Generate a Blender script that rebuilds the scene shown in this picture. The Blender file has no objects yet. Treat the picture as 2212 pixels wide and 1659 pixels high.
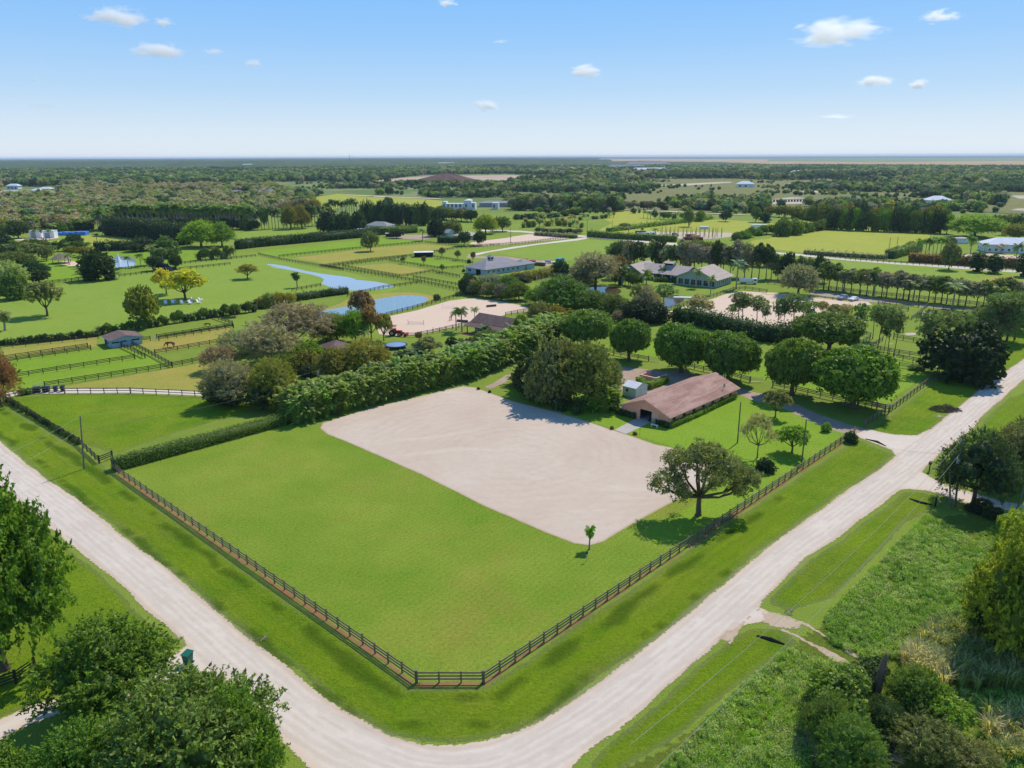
import bpy, math, random
import numpy as np
from mathutils import Matrix, Vector
R = math.radians
rnd = random.Random(7)
C = bpy.context.scene.collection
SC = bpy.context.scene
# ---------------------------------------------------------------- camera
H = 50.0; FPX = 1640.0; CX, CY = 1106.0, 829.5; PITCH = R(16.68); ROLL = R(0.24)
cd = bpy.data.cameras.new('camera'); cam = bpy.data.objects.new('camera', cd); C.objects.link(cam)
cd.sensor_width = 36; cd.lens = FPX / 2212 * 36; cd.clip_start = 1; cd.clip_end = 90000
CM = Matrix.Rotation(math.pi / 2 - PITCH, 3, 'X') @ Matrix.Rotation(-ROLL, 3, 'Z')
cam.matrix_world = Matrix.Translation((0, 0, H)) @ CM.to_4x4()
SC.camera = cam
# ---------------------------------------------------------------- sky, sun, exposure
SUN_AZ = R(37); SUN_EL = R(52)          # azimuth clockwise from +Y
w = bpy.data.worlds.new('World'); SC.world = w; w.use_nodes = True
nt = w.node_tree; nt.nodes.clear()
sk = nt.nodes.new('ShaderNodeTexSky'); sk.sky_type = 'NISHITA'; sk.sun_disc = False
sk.sun_elevation = SUN_EL; sk.sun_rotation = SUN_AZ
sk.altitude = 0; sk.air_density = 1.0; sk.dust_density = 0.6; sk.ozone_density = 2.0
tc = nt.nodes.new('ShaderNodeTexCoord'); sx = nt.nodes.new('ShaderNodeSeparateXYZ'); nt.links.new(tc.outputs['Generated'], sx.inputs[0])
rp = nt.nodes.new('ShaderNodeValToRGB'); nt.links.new(sx.outputs[2], rp.inputs[0])      # clear-day colour of the sky by height, all round
for i, (p_, c_) in enumerate([(0, (.80, .885, .96)), (.03, (.70, .83, .955)), (.075, (.49, .715, .965)), (.13, (.33, .61, .99)), (.185, (.235, .54, 1.0)), (.5, (.13, .36, .82)), (1, (.07, .22, .58))]):
    el = rp.color_ramp.elements[i] if i < 2 else rp.color_ramp.elements.new(p_); el.position = p_; el.color = c_ + (1,)
SKY = .10
m1 = nt.nodes.new('ShaderNodeVectorMath'); m1.operation = 'SCALE'; m1.inputs['Scale'].default_value = 1 / SKY; nt.links.new(rp.outputs[0], m1.inputs[0])
mx = nt.nodes.new('ShaderNodeMix'); mx.data_type = 'RGBA'; mx.inputs[0].default_value = .93; nt.links.new(sk.outputs[0], mx.inputs[6]); nt.links.new(m1.outputs[0], mx.inputs[7])
bg = nt.nodes.new('ShaderNodeBackground'); bg.inputs[1].default_value = SKY
wo = nt.nodes.new('ShaderNodeOutputWorld')
nt.links.new(mx.outputs[2], bg.inputs[0]); nt.links.new(bg.outputs[0], wo.inputs[0])
sd = bpy.data.lights.new('sun', 'SUN'); sd.energy = 4.6; sd.angle = R(0.53); sd.color = (1, 0.93, 0.82)
so = bpy.data.objects.new('sun', sd); C.objects.link(so)
SUNV = Vector((math.sin(SUN_AZ) * math.cos(SUN_EL), math.cos(SUN_AZ) * math.cos(SUN_EL), math.sin(SUN_EL)))
so.rotation_euler = SUNV.to_track_quat('Z', 'Y').to_euler(); so.location = (60, 80, 120)
vs = SC.view_settings; SC.display_settings.display_device = 'sRGB'
vs.view_transform = 'Standard'; vs.look = 'None'; vs.exposure = 0.0; vs.gamma = 1; vs.use_curve_mapping = False
SC.cycles.use_denoising = True
SC.cycles.max_bounces = 5; SC.cycles.diffuse_bounces = 3; SC.cycles.glossy_bounces = 2
SC.cycles.transmission_bounces = 3; SC.cycles.transparent_max_bounces = 12; SC.cycles.volume_bounces = 10
SC.cycles.sample_clamp_indirect = 3
# ---------------------------------------------------------------- picture <-> ground (survey of the site from the photograph)
CMn = np.array(CM)
def G(x, y, z=0.0):
    d = CM @ Vector(((x - CX) / FPX, -(y - CY) / FPX, -1.0))
    t = (z - H) / d.z
    return (d.x * t, d.y * t, z)
def P(xy):                                 # world -> photo coordinates, vectorised
    q = np.asarray(xy, float)
    if q.shape[1] == 2: q = np.c_[q, np.zeros(len(q))]
    c = (q - np.array([0, 0, H])) @ CMn
    return np.c_[CX + FPX * c[:, 0] / -c[:, 2], CY - FPX * c[:, 1] / -c[:, 2]]
def depth(x, y):
    g = G(x, y); return -((np.array(g) - np.array([0, 0, H])) @ CMn)[2]
def hgt(xb, yb, yt):                       # height of something standing at (xb,yb) that reaches picture row yt
    g = Vector(G(xb, yb)); lo, hi = 0.0, 49.0
    for _ in range(40):
        m = (lo + hi) / 2
        if P([[g.x, g.y, m]])[0][1] > yt: lo = m
        else: hi = m
    return lo
ZN = {'M': (0, 0, 1), 'a': (0, 307.2, .25), 'b': (553, 307.2, .25), 'c': (1106, 307.2, .25), 'd': (1659, 307.2, .25),
      'e': (0, 576, .25), 'f': (553, 576, .25), 'g': (1106, 576, .25), 'h': (1659, 576, .25),
      'p': (0, 921.7, .4444), 'q': (737.3, 921.7, .4444), 'r': (1474.7, 921.7, .4444),
      's': (1812.6, 906.3, .18056), 't': (1275, 752.7, .1736), 'u': (814, 522.3, .1736), 'v': (1305.7, 537.6, .1736),
      'w': (1651.3, 576, .19097), 'x': (629.8, 430.1, .20833), 'y': (192, 675.9, .10417)}
def Z(zone, *pts):                         # list of zone points -> photo points
    a, b, s = ZN[zone]
    return [(a + x * s, b + y * s) for x, y in pts]
# ---------------------------------------------------------------- object helpers
def tag(o, label=None, cat=None, group=None, kind=None):
    if label: o['label'] = label
    if cat: o['category'] = cat
    if group: o['group'] = group
    if kind: o['kind'] = kind
    return o
def link(name, data, parent=None, loc=None):
    o = bpy.data.objects.new(name, data); C.objects.link(o)
    if parent: o.parent = parent
    if loc: o.location = loc
    return o
def empty(name, loc=(0, 0, 0), rz=0, label=None, cat=None, group=None):
    o = link(name, None, None, loc); o.rotation_euler = (0, 0, rz); o.empty_display_size = .5
    return tag(o, label, cat, group)
def mesh(name, V, F, mat=None, smooth=False, mats=None, mi=None):
    me = bpy.data.meshes.new(name)
    V = np.asarray(V, np.float32)
    if isinstance(F, np.ndarray):
        n, k = F.shape
        me.vertices.add(len(V)); me.vertices.foreach_set('co', V.ravel())
        me.loops.add(n * k); me.loops.foreach_set('vertex_index', F.ravel().astype(np.int32))
        me.polygons.add(n); me.polygons.foreach_set('loop_start', np.arange(0, n * k, k, dtype=np.int32))
        me.update(calc_edges=True)
    else:
        me.from_pydata(V.tolist(), [], F); me.update()
    for m in (mats or [mat]):
        if m: me.materials.append(m)
    if mi is not None: me.polygons.foreach_set('material_index', np.asarray(mi, np.int32))
    if smooth: me.polygons.foreach_set('use_smooth', np.ones(len(me.polygons), bool))
    return me
def fattr(me, name, vals):                 # per-face float attribute
    a = me.attributes.new(name, 'FLOAT', 'FACE'); a.data.foreach_set('value', np.asarray(vals, np.float32))
def vattr(me, name, vals):
    a = me.attributes.new(name, 'FLOAT', 'POINT'); a.data.foreach_set('value', np.asarray(vals, np.float32))
class MB:                                  # collects boxes, tubes, prisms as one mesh
    def __init__(s): s.V = []; s.F = []; s.n = 0
    def add(s, V, F):
        s.V += [tuple(v) for v in V]; s.F += [tuple(i + s.n for i in f) for f in F]; s.n += len(V); return s
    def box(s, x0, y0, z0, x1, y1, z1):
        return s.add([(x0,y0,z0),(x1,y0,z0),(x1,y1,z0),(x0,y1,z0),(x0,y0,z1),(x1,y0,z1),(x1,y1,z1),(x0,y1,z1)],
                     [(0,3,2,1),(4,5,6,7),(0,1,5,4),(1,2,6,5),(2,3,7,6),(3,0,4,7)])
    def bar(s, a, b, w, h=None, up=(0,0,1)):   # rectangular bar from a to b
        h = h or w; a = Vector(a); b = Vector(b); d = (b - a).normalized(); u = Vector(up)
        if abs(d.dot(u)) > .99: u = Vector((0, 1, 0))
        x = d.cross(u).normalized(); z = x.cross(d)
        P8 = [c + x * (i * w / 2) + z * (j * h / 2) for c in (a, b) for i, j in ((-1,-1),(1,-1),(1,1),(-1,1))]
        return s.add(P8, [(0,1,2,3),(7,6,5,4),(0,4,5,1),(1,5,6,2),(2,6,7,3),(3,7,4,0)])
    def tube(s, pts, rad, n=6, cap=True):
        pts = [Vector(p) for p in pts]; V = []; k = len(pts)
        for i, p in enumerate(pts):
            d = (pts[min(i + 1, k - 1)] - pts[max(i - 1, 0)]).normalized()
            a = d.cross(Vector((.13, .97, .2)) if abs(d.y) < .9 else Vector((1, 0, 0))).normalized(); b = d.cross(a)
            r = rad[i] if hasattr(rad, '__len__') else rad
            V += [p + (a * math.cos(t) + b * math.sin(t)) * r for t in [j * 2 * math.pi / n for j in range(n)]]
        F = [(i * n + j, i * n + (j + 1) % n, (i + 1) * n + (j + 1) % n, (i + 1) * n + j) for i in range(k - 1) for j in range(n)]
        if cap: F += [tuple(range(n))[::-1], tuple((k - 1) * n + j for j in range(n))]
        return s.add(V, F)
    def quad(s, a, b, c, d): return s.add([a, b, c, d], [(0, 1, 2, 3)])
    def prism(s, poly, z0, z1):
        n = len(poly)
        return s.add([(x, y, z0) for x, y in poly] + [(x, y, z1) for x, y in poly],
                     [tuple(range(n))[::-1], tuple(range(n, 2 * n))] + [(i, (i + 1) % n, n + (i + 1) % n, n + i) for i in range(n)])
    def slab(s, a, b, c, d, t):            # sloping roof plane a b c d with thickness t below
        P4 = [Vector(p) for p in (a, b, c, d)]; n = (P4[1] - P4[0]).cross(P4[3] - P4[0]).normalized()
        if n.z < 0: P4.reverse(); n = -n
        return s.add([p for p in P4] + [p - n * t for p in P4], [(0,1,2,3),(7,6,5,4),(0,4,5,1),(1,5,6,2),(2,6,7,3),(3,7,4,0)])
    def me(s, name, mat, smooth=False): return mesh(name, s.V, s.F, mat, smooth)
    def build(s, name, mat, parent=None, smooth=False, loc=None): return link(name, s.me(name, mat, smooth), parent, loc)
# ---------------------------------------------------------------- materials
def rgb(r, g, b): return tuple(((c / 255) / 12.92 if c / 255 <= .04045 else ((c / 255 + .055) / 1.055) ** 2.4) for c in (r, g, b)) + (1,)
class NT:
    def __init__(s, name):
        s.m = bpy.data.materials.new(name); s.m.use_nodes = True; s.t = s.m.node_tree; s.t.nodes.clear()
        s.out = s.n('OutputMaterial')
    def n(s, ty, **k):
        nd = s.t.nodes.new('ShaderNode' + ty)
        for a, v in k.items(): setattr(nd, a, v)
        return nd
    def l(s, a, b): s.t.links.new(a, b)
    def pos(s): return s.n('NewGeometry').outputs['Position']
    def noise(s, vec, scale, detail=3, rough=.55, dist=0):
        nd = s.n('TexNoise'); nd.inputs['Scale'].default_value = scale; nd.inputs['Detail'].default_value = detail
        nd.inputs['Roughness'].default_value = rough; nd.inputs['Distortion'].default_value = dist
        s.l(vec, nd.inputs['Vector']); return nd.outputs['Fac']
    def mapv(s, vec, sc=(1, 1, 1), rz=0):
        nd = s.n('Mapping'); nd.inputs['Scale'].default_value = sc; nd.inputs['Rotation'].default_value = (0, 0, rz); s.l(vec, nd.inputs['Vector']); return nd.outputs[0]
    def ramp(s, fac, stops):
        nd = s.n('ValToRGB'); e = nd.color_ramp.elements
        while len(e) < len(stops): e.new(.5)
        for i, (p, c) in enumerate(stops): e[i].position = p; e[i].color = c if len(c) == 4 else tuple(c) + (1,)
        s.l(fac, nd.inputs[0]); return nd.outputs[0]
    def mr(s, v, a, b, c=0, d=1):
        nd = s.n('MapRange'); nd.inputs[1].default_value = a; nd.inputs[2].default_value = b; nd.inputs[3].default_value = c; nd.inputs[4].default_value = d
        s.l(v, nd.inputs[0]); return nd.outputs[0]
    def mix(s, f, a, b, mode='MIX'):
        nd = s.n('Mix', data_type='RGBA', blend_type=mode)
        for v, i in ((f, 0), (a, 6), (b, 7)):
            if isinstance(v, (int, float)): nd.inputs[i].default_value = v
            elif isinstance(v, tuple): nd.inputs[i].default_value = v
            else: s.l(v, nd.inputs[i])
        return nd.outputs[2]
    def math(s, op, a, b=0, c=None):
        nd = s.n('Math', operation=op)
        for i, v in enumerate((a, b) if c is None else (a, b, c)):
            if isinstance(v, (int, float)): nd.inputs[i].default_value = v
            else: s.l(v, nd.inputs[i])
        return nd.outputs[0]
    def bump(s, h, strength=.5, dist=.1):
        nd = s.n('Bump'); nd.inputs['Strength'].default_value = strength; nd.inputs['Distance'].default_value = dist; s.l(h, nd.inputs['Height']); return nd.outputs[0]
    def bsdf(s, col, rough=.9, normal=None, spec=.2, metal=0):
        nd = s.n('BsdfPrincipled')
        if isinstance(col, tuple): nd.inputs['Base Color'].default_value = col
        else: s.l(col, nd.inputs['Base Color'])
        if isinstance(rough, (int, float)): nd.inputs['Roughness'].default_value = rough
        else: s.l(rough, nd.inputs['Roughness'])
        nd.inputs['Specular IOR Level'].default_value = spec; nd.inputs['Metallic'].default_value = metal
        if normal is not None: s.l(normal, nd.inputs['Normal'])
        return nd.outputs[0]
    def edge(s, sh, k=1.0, scale=1.2, soft=None):       # ragged outline: the 'edge' attribute runs 0 at the rim to 1 inside
        at = s.n('Attribute', attribute_name='edge'); nz = s.noise(s.pos(), scale, 4, .7)
        nz = s.mr(nz, .3, .7, 0, 1)
        f = s.math('GREATER_THAN', s.math('MULTIPLY', at.outputs['Fac'], k), s.math('MULTIPLY', nz, .98))
        if soft: f = s.math('MULTIPLY', s.mr(s.math('ADD', at.outputs['Fac'], s.math('MULTIPLY', s.noise(s.pos(), .35, 5, .7), 1.1)), .45, 1.45), soft)
        tr = s.n('BsdfTransparent'); mx = s.n('MixShader'); s.l(f, mx.inputs[0]); s.l(tr.outputs[0], mx.inputs[1]); s.l(sh, mx.inputs[2]); return mx.outputs[0]
    def done(s, sh): s.l(sh, s.out.inputs[0]); return s.m
MATS = {}
def paint(name, col, rough=.7, var=.15, scale=1.5, spec=.25, metal=0, bump=0, objc=True):
    if name in MATS: return MATS[name]
    t = NT(name); v = t.n('TexCoord').outputs['Object'] if objc else t.pos()
    f = t.noise(v, scale, 5, .65); c = tuple(col)
    col2 = t.mix(t.mr(f, .3, .7), tuple(x * (1 - var) for x in c[:3]) + (1,), tuple(min(1, x * (1 + var)) for x in c[:3]) + (1,))
    nb = t.bump(t.noise(v, scale * 12, 3), bump, .02) if bump else None
    MATS[name] = t.done(t.bsdf(col2, rough, nb, spec, metal)); return MATS[name]
def grass(name, a, b, c, edge=True, big=.035, mid=.22, stripe=None, bmp=.5, dry=None, dryamt=.0, rim=None, soft=None):
    t = NT(name); p = t.pos()
    f1 = t.mr(t.noise(p, big, 4, .6), .32, .68); f2 = t.mr(t.noise(p, mid, 4, .65), .3, .7); f3 = t.mr(t.noise(p, 2.6, 5, .75), .28, .72)
    f4 = t.mr(t.noise(p, 14, 3, .8), .3, .7)
    col = t.mix(f1, a, b); col = t.mix(t.math('MULTIPLY', f2, .6), col, c)
    if dry:
        fd = t.mr(t.noise(t.mapv(p, (1, 1, 1), .4), .05, 6, .7, .6), .5, .68); col = t.mix(t.math('MULTIPLY', fd, dryamt), col, dry)
    if stripe:
        ang, per, amt = stripe
        wv = t.n('TexWave', wave_type='BANDS'); wv.inputs['Scale'].default_value = 1 / per; wv.inputs['Distortion'].default_value = 1.2; wv.inputs['Detail'].default_value = 2
        t.l(t.mapv(p, (1, 1, 1), ang), wv.inputs['Vector']); col = t.mix(t.math('MULTIPLY', wv.outputs['Fac'], amt), col, (1.35, 1.3, 1.2, 1), 'MULTIPLY')
    col = t.mix(1.0, col, t.ramp(f3, [(0, (.62, .64, .6)), (.5, (1, 1, 1)), (1, (1.25, 1.22, 1.2))]), 'MULTIPLY')
    col = t.mix(1.0, col, t.ramp(f4, [(0, (.7, .72, .7)), (1, (1.2, 1.2, 1.2))]), 'MULTIPLY')
    col = t.mix(1.0, col, (1.24, .96, .88, 1), 'MULTIPLY')
    h = t.math('ADD', t.math('MULTIPLY', f3, 1.0), t.math('MULTIPLY', f4, .5))
    if rim: col = t.mix(t.math('MULTIPLY', t.mr(t.math('ADD', t.n('Attribute', attribute_name='edge').outputs['Fac'], t.math('MULTIPLY', t.noise(p, .7, 5, .7), .9)), .6, 1.35, 1, 0), .7), col, rim)
    sh = t.bsdf(col, .95, t.bump(h, bmp, .25), .08)
    if edge: sh = t.edge(sh, 2.5 if rim else 1.0, soft=soft)
    return t.done(sh)
def sand(name, a, b, c, streak=None, edge=True, sc=1.0, rut=None, rim=None, soft=None):
    t = NT(name); p = t.pos()
    f1 = t.mr(t.noise(p, .06 * sc, 5, .6, .5), .32, .68); f2 = t.mr(t.noise(p, .7 * sc, 5, .7), .3, .7); f3 = t.mr(t.noise(p, 9, 4, .8), .25, .75)
    col = t.mix(f1, a, b); col = t.mix(t.math('MULTIPLY', f2, .45), col, c)
    h = f3
    if streak is not None:
        sx = t.noise(t.mapv(p, (.05, 1.6, 1), -streak), 1.0, 6, .7, .4); f = t.mr(sx, .35, .65)
        col = t.mix(1.0, col, t.ramp(f, [(0, (.82, .79, .77)), (.5, (1, 1, 1)), (1, (1.08, 1.08, 1.08))]), 'MULTIPLY')
    if rut:                                 # curved harrow marks around a centre
        d = t.n('VectorMath', operation='DISTANCE'); t.l(p, d.inputs[0]); d.inputs[1].default_value = rut
        ws = t.math('SINE', t.math('ADD', t.math('MULTIPLY', d.outputs['Value'], 2.6), t.math('MULTIPLY', t.noise(p, .12, 5, .7), 22)))
        k = t.math('MULTIPLY', t.mr(t.noise(p, .07, 4), .36, .64), .5)
        col = t.mix(t.math('MULTIPLY', t.mr(ws, -.2, 1), k), col, (.9, .87, .84, 1), 'MULTIPLY')
        lp = t.mr(t.noise(t.mapv(p, (.5, 1, 1), .7), .05, 5, .7, 1.0), .52, .68); col = t.mix(t.math('MULTIPLY', lp, .4), col, (.78, .74, .69, 1))
        sm = t.mr(t.noise(p, .5, 6, .8), .56, .75); col = t.mix(t.math('MULTIPLY', sm, .35), col, (.72, .64, .56, 1), 'MULTIPLY')
    col = t.mix(1.0, col, t.ramp(f3, [(0, (.84, .83, .82)), (1, (1.08, 1.08, 1.07))]), 'MULTIPLY')
    col = t.mix(1.0, col, (.87, .81, .73, 1), 'MULTIPLY')
    if rim: col = t.mix(t.math('MULTIPLY', t.mr(t.math('ADD', t.n('Attribute', attribute_name='edge').outputs['Fac'], t.math('MULTIPLY', t.noise(p, .8, 5, .7), .8)), .55, 1.25, 1, 0), .75), col, rim)
    sh = t.bsdf(col, .97, t.bump(h, .35, .06), .05)
    if edge: sh = t.edge(sh, 3.5 if rim else 1.0, scale=2.2, soft=soft)
    return t.done(sh)
# ---------------------------------------------------------------- ground sheets
LAYER = [0]
from mathutils.geometry import delaunay_2d_cdt
def inside(pt, poly):
    pt = np.asarray(pt, float); poly = np.asarray(poly, float); x, y = pt[:, 0], pt[:, 1]; r = np.zeros(len(pt), bool)
    for i in range(len(poly)):
        (x1, y1), (x2, y2) = poly[i], poly[(i + 1) % len(poly)]
        if y1 == y2: continue
        c = ((y1 > y) != (y2 > y)); r ^= c & (x < (x2 - x1) * (y - y1) / (y2 - y1) + x1)
    return r
def area2(p): return sum(p[i][0] * p[(i + 1) % len(p)][1] - p[(i + 1) % len(p)][0] * p[i][1] for i in range(len(p)))
def smooth_poly(p, k=2):
    for _ in range(k):
        q = []
        for i in range(len(p)):
            a, b = p[i], p[(i + 1) % len(p)]
            q += [(a[0] * .75 + b[0] * .25, a[1] * .75 + b[1] * .25), (a[0] * .25 + b[0] * .75, a[1] * .25 + b[1] * .75)]
        p = q
    return p
def sheet(name, pts, mat, z, ring=1.0, step=1.5, jit=.12, smooth=0, kind='structure', world=False, cut=None, **k):
    p = [tuple(q[:2]) for q in pts] if world else [G(x, y)[:2] for x, y in pts]
    if smooth: p = smooth_poly(p, smooth)
    if area2(p) < 0: p = p[::-1]
    q = []
    for i in range(len(p)):
        a, b = p[i], p[(i + 1) % len(p)]; L = math.hypot(b[0] - a[0], b[1] - a[1]); n = max(1, int(L / step))
        q += [(a[0] + (b[0] - a[0]) * j / n, a[1] + (b[1] - a[1]) * j / n) for j in range(n)]
    q = np.array(q); n = len(q)
    t = np.roll(q, -2, 0) - np.roll(q, 2, 0); L = np.hypot(t[:, 0], t[:, 1]) + 1e-9; nr = np.c_[t[:, 1], -t[:, 0]] / L[:, None]
    rg = np.random.RandomState(len(pts) * 7 + n); jj = np.convolve(np.r_[rg.randn(n), rg.randn(6)], np.ones(4) / 4, 'same')[:n] * jit * 2
    q = q + nr * jj[:, None]
    inn = q - nr * ring
    a0, b0 = q, np.roll(q, -1, 0)
    def dist(pt):
        d = np.full(len(pt), 1e9)
        for s0 in range(0, n, 400):
            A = a0[None, s0:s0 + 400]; B = b0[None, s0:s0 + 400]; ab = B - A; ap = pt[:, None] - A
            tt = np.clip((ap * ab).sum(-1) / ((ab ** 2).sum(-1) + 1e-12), 0, 1); d = np.minimum(d, np.hypot(*np.moveaxis(ap - tt[..., None] * ab, -1, 0)).min(1))
        return d
    di = dist(inn); ok = inside(inn, q) & (di > ring * .6)
    pts2 = [Vector(v) for v in np.vstack([q, inn[ok]]).tolist()]
    cv, _, cf, *_ = delaunay_2d_cdt(pts2, [(i, (i + 1) % n) for i in range(n)], [], 0, 1e-6)
    cv = np.array([tuple(v) for v in cv]); cf = np.array([f for f in cf if len(f) == 3])
    cf = cf[inside(cv[cf].mean(1), q)]
    e1 = cv[cf[:, 1]] - cv[cf[:, 0]]; e2 = cv[cf[:, 2]] - cv[cf[:, 0]]; fl = e1[:, 0] * e2[:, 1] - e1[:, 1] * e2[:, 0] < 0
    cf[fl] = cf[fl][:, ::-1]
    me = mesh(name, np.c_[cv, np.full(len(cv), z)], cf, mat); vattr(me, 'edge', np.clip(dist(cv) / ring, 0, 1))
    o = link(name, me); tag(o, kind=kind, **k); return o
gA = rgb(118, 150, 52); gB = rgb(100, 140, 40); gC = rgb(138, 158, 66)
M_ground = grass('grass_base', rgb(112, 148, 52), rgb(96, 132, 44), rgb(132, 152, 66), edge=False)
M_field = grass('grass_paddock', rgb(92, 138, 38), rgb(126, 156, 62), rgb(110, 142, 44), dry=rgb(140, 136, 70), dryamt=.42, stripe=(R(37), 2.6, .22), mid=.35, big=.055)
M_verge = grass('grass_verge', rgb(124, 168, 26), rgb(86, 142, 22), rgb(132, 166, 48), stripe=(R(45), 4.5, .2), bmp=.9, mid=.3, big=.09, dry=rgb(146, 150, 70), dryamt=.3, rim=rgb(142, 146, 92))
M_lawn = grass('grass_lawn', rgb(112, 156, 42), rgb(100, 146, 36), rgb(124, 160, 60), bmp=.35)
M_bright = grass('grass_bright', rgb(116, 152, 60), rgb(106, 146, 50), rgb(126, 156, 70), bmp=.2, stripe=(R(20), 9, .1))
M_dry = grass('grass_dry', rgb(140, 156, 72), rgb(156, 158, 84), rgb(124, 148, 58), dry=rgb(165, 142, 92), dryamt=.5)
M_hay = grass('grass_hay', rgb(140, 162, 66), rgb(152, 168, 78), rgb(126, 152, 54), stripe=(R(-20), 12, .12), bmp=.2)
M_rough = grass('grass_rough', rgb(112, 146, 52), rgb(128, 152, 66), rgb(92, 128, 44), bmp=.9, big=.02)
M_marsh = grass('marsh_grass', rgb(104, 122, 72), rgb(90, 112, 58), rgb(122, 128, 88), dry=rgb(140, 132, 104), dryamt=.4, bmp=.2, big=.004, mid=.02)
M_tan = grass('sawgrass', rgb(158, 146, 104), rgb(146, 138, 96), rgb(164, 152, 112), bmp=.1, big=.002, mid=.01)
M_road = sand('marl_road', rgb(216, 209, 202), rgb(226, 220, 214), rgb(206, 196, 186), rim=rgb(196, 172, 146))
M_arena = sand('arena_sand', rgb(204, 190, 178), rgb(214, 204, 194), rgb(196, 180, 166), rut=G(1100, 980), rim=rgb(168, 140, 112))
M_arena2 = sand('arena_sand_pink', rgb(222, 202, 186), rgb(226, 208, 194), rgb(214, 192, 174))
M_track = sand('dirt_track', rgb(190, 172, 150), rgb(206, 194, 178), rgb(170, 146, 118))
M_gravel = sand('gravel', rgb(178, 160, 146), rgb(192, 178, 166), rgb(150, 130, 112))
M_mulch = sand('mulch', rgb(150, 116, 84), rgb(160, 130, 96), rgb(126, 96, 66))
M_mud = sand('mud_flat', rgb(186, 164, 148), rgb(206, 192, 180), rgb(164, 140, 120), sc=.2)
M_pale = sand('pale_flat', rgb(206, 200, 190), rgb(196, 190, 176), rgb(178, 170, 150), sc=.3)
# the land out to the horizon: a disc in rings so that it stays fine near by
def disc():
    rs = [0, 40, 80, 140, 220, 320, 450, 650, 900, 1300, 2000, 3200, 5000, 8000, 13000, 21000, 34000]; n = 96
    V = [(0, 0, 0)] + [(r * math.cos(2 * math.pi * j / n), r * math.sin(2 * math.pi * j / n), 0) for r in rs[1:] for j in range(n)]
    F = [(0, 1 + j, 1 + (j + 1) % n) for j in range(n)]
    for i in range(len(rs) - 2):
        F += [(1 + i * n + j, 1 + (i + 1) * n + j, 1 + (i + 1) * n + (j + 1) % n, 1 + i * n + (j + 1) % n) for j in range(n)]
    t = NT('land'); p = t.pos(); f1 = t.mr(t.noise(p, .02, 5, .6), .35, .65); f2 = t.mr(t.noise(p, .3, 5, .7), .3, .7); f3 = t.mr(t.noise(p, 5, 4, .8), .3, .7)
    near = t.mix(f1, rgb(124, 146, 54), rgb(110, 132, 46)); near = t.mix(t.math('MULTIPLY', f2, .5), near, rgb(142, 148, 66))
    near = t.mix(1.0, near, t.ramp(f3, [(0, (.66, .68, .62)), (1, (1.25, 1.25, 1.2))]), 'MULTIPLY')
    fb = t.mr(t.noise(p, .0035, 7, .7, .6), .4, .6)
    far = t.mix(fb, rgb(120, 130, 78), rgb(92, 114, 58)); far = t.mix(t.mr(t.noise(p, .012, 6, .75), .5, .7), far, rgb(148, 142, 104))
    L = t.n('VectorMath', operation='LENGTH'); t.l(p, L.inputs[0])
    col = t.mix(t.mr(L.outputs['Value'], 600, 900), near, far)
    h = t.math('MULTIPLY', f3, 1.0)
    o = link('ground', mesh('ground', V, F, t.done(t.bsdf(col, .95, t.bump(h, .5, .2), .08)))); tag(o, kind='structure')
disc()
# ---- fields (z in steps of 6 mm near by; far ones thicker)
front_fence_A = [(246, 1019), (900, 1478)]; front_fence_B = [(1045, 1478), (1845, 940)]
sheet('paddock', [(248, 1019), (897, 1474), (1047, 1474), (1460, 1197), (1830, 950), (1730, 903), (1630, 880), (1420, 930), (1400, 955), (1240, 900), (1100, 862), (1010, 832), (700, 925), (640, 912)], M_field, .006)
sheet('grass_verge', [(-220, 812), (0, 868), (225, 1000), (246, 1024), (560, 1246), (896, 1481), (1050, 1482), (1460, 1203), (1850, 946), (1878, 960), (1935, 982), (1900, 1012), (1830, 1056), (1741, 1123), (1653, 1186), (1475, 1338), (1382, 1407), (1315, 1452), (1248, 1505), (1173, 1554), (1115, 1581), (1048, 1598), (986, 1607), (915, 1605), (848, 1594), (804, 1570), (737, 1532), (622, 1439), (511, 1355), (355, 1221), (200, 1101), (107, 1039), (0, 951), (-220, 830)], M_verge, .012, ring=1.2)
sheet('lawn', [(1083, 845), (1200, 890), (1331, 931), (1448, 966), (1560, 1000), (1590, 1020), (1480, 1092), (1380, 1145), (1420, 1190), (1500, 1160), (1845, 938), (1790, 915), (1700, 880), (1620, 855), (1300, 850), (1150, 830)], M_lawn, .012)
# ---- sand arena and roads
sheet('sand_arena', Z('q', (0, 65), (360, 220), (700, 390), (1000, 520), (1130, 570), (1210, 580), (1280, 560), (1440, 460), (1630, 360)) + [(1540, 1040), (1572, 1020), (1560, 1003), (1520, 988), (1448, 966), (1416, 960), (1331, 931), (1256, 906), (1206, 891), (1106, 866), (1058, 848.5), (1028, 837), (1000, 834), (953, 844.8), (803, 881), (728, 903.5), (696, 914), (690.5, 925), (708, 938.5)], M_arena, .02, ring=.7, jit=.05)
road_in = [(0, 951), (66.7, 1006), (106.7, 1037), (200, 1099.5), (266.7, 1157), (355.5, 1219.5), (444.4, 1295), (511, 1352.8), (622, 1437), (737.3, 1530.6), (804, 1568), (848.4, 1592.8), (915, 1604), (986, 1606), (1048.4, 1597), (1115, 1579.5), (1172.8, 1552.8), (1248.4, 1503.9), (1315, 1450.6), (1381.7, 1406), (1474.7, 1332), (1519, 1292.8), (1585.8, 1241.7), (1652.5, 1184), (1741, 1121.7), (1830, 1055), (1901, 1010.6), (1932, 984), (1925, 973), (1850, 943), (1847, 936), (1874, 924), (1899, 932), (1934, 938.5), (1979, 939.8), (2009, 926), (2034, 906), (2071.5, 876), (2134, 826), (2212, 773.5), (2420, 615)]
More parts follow.
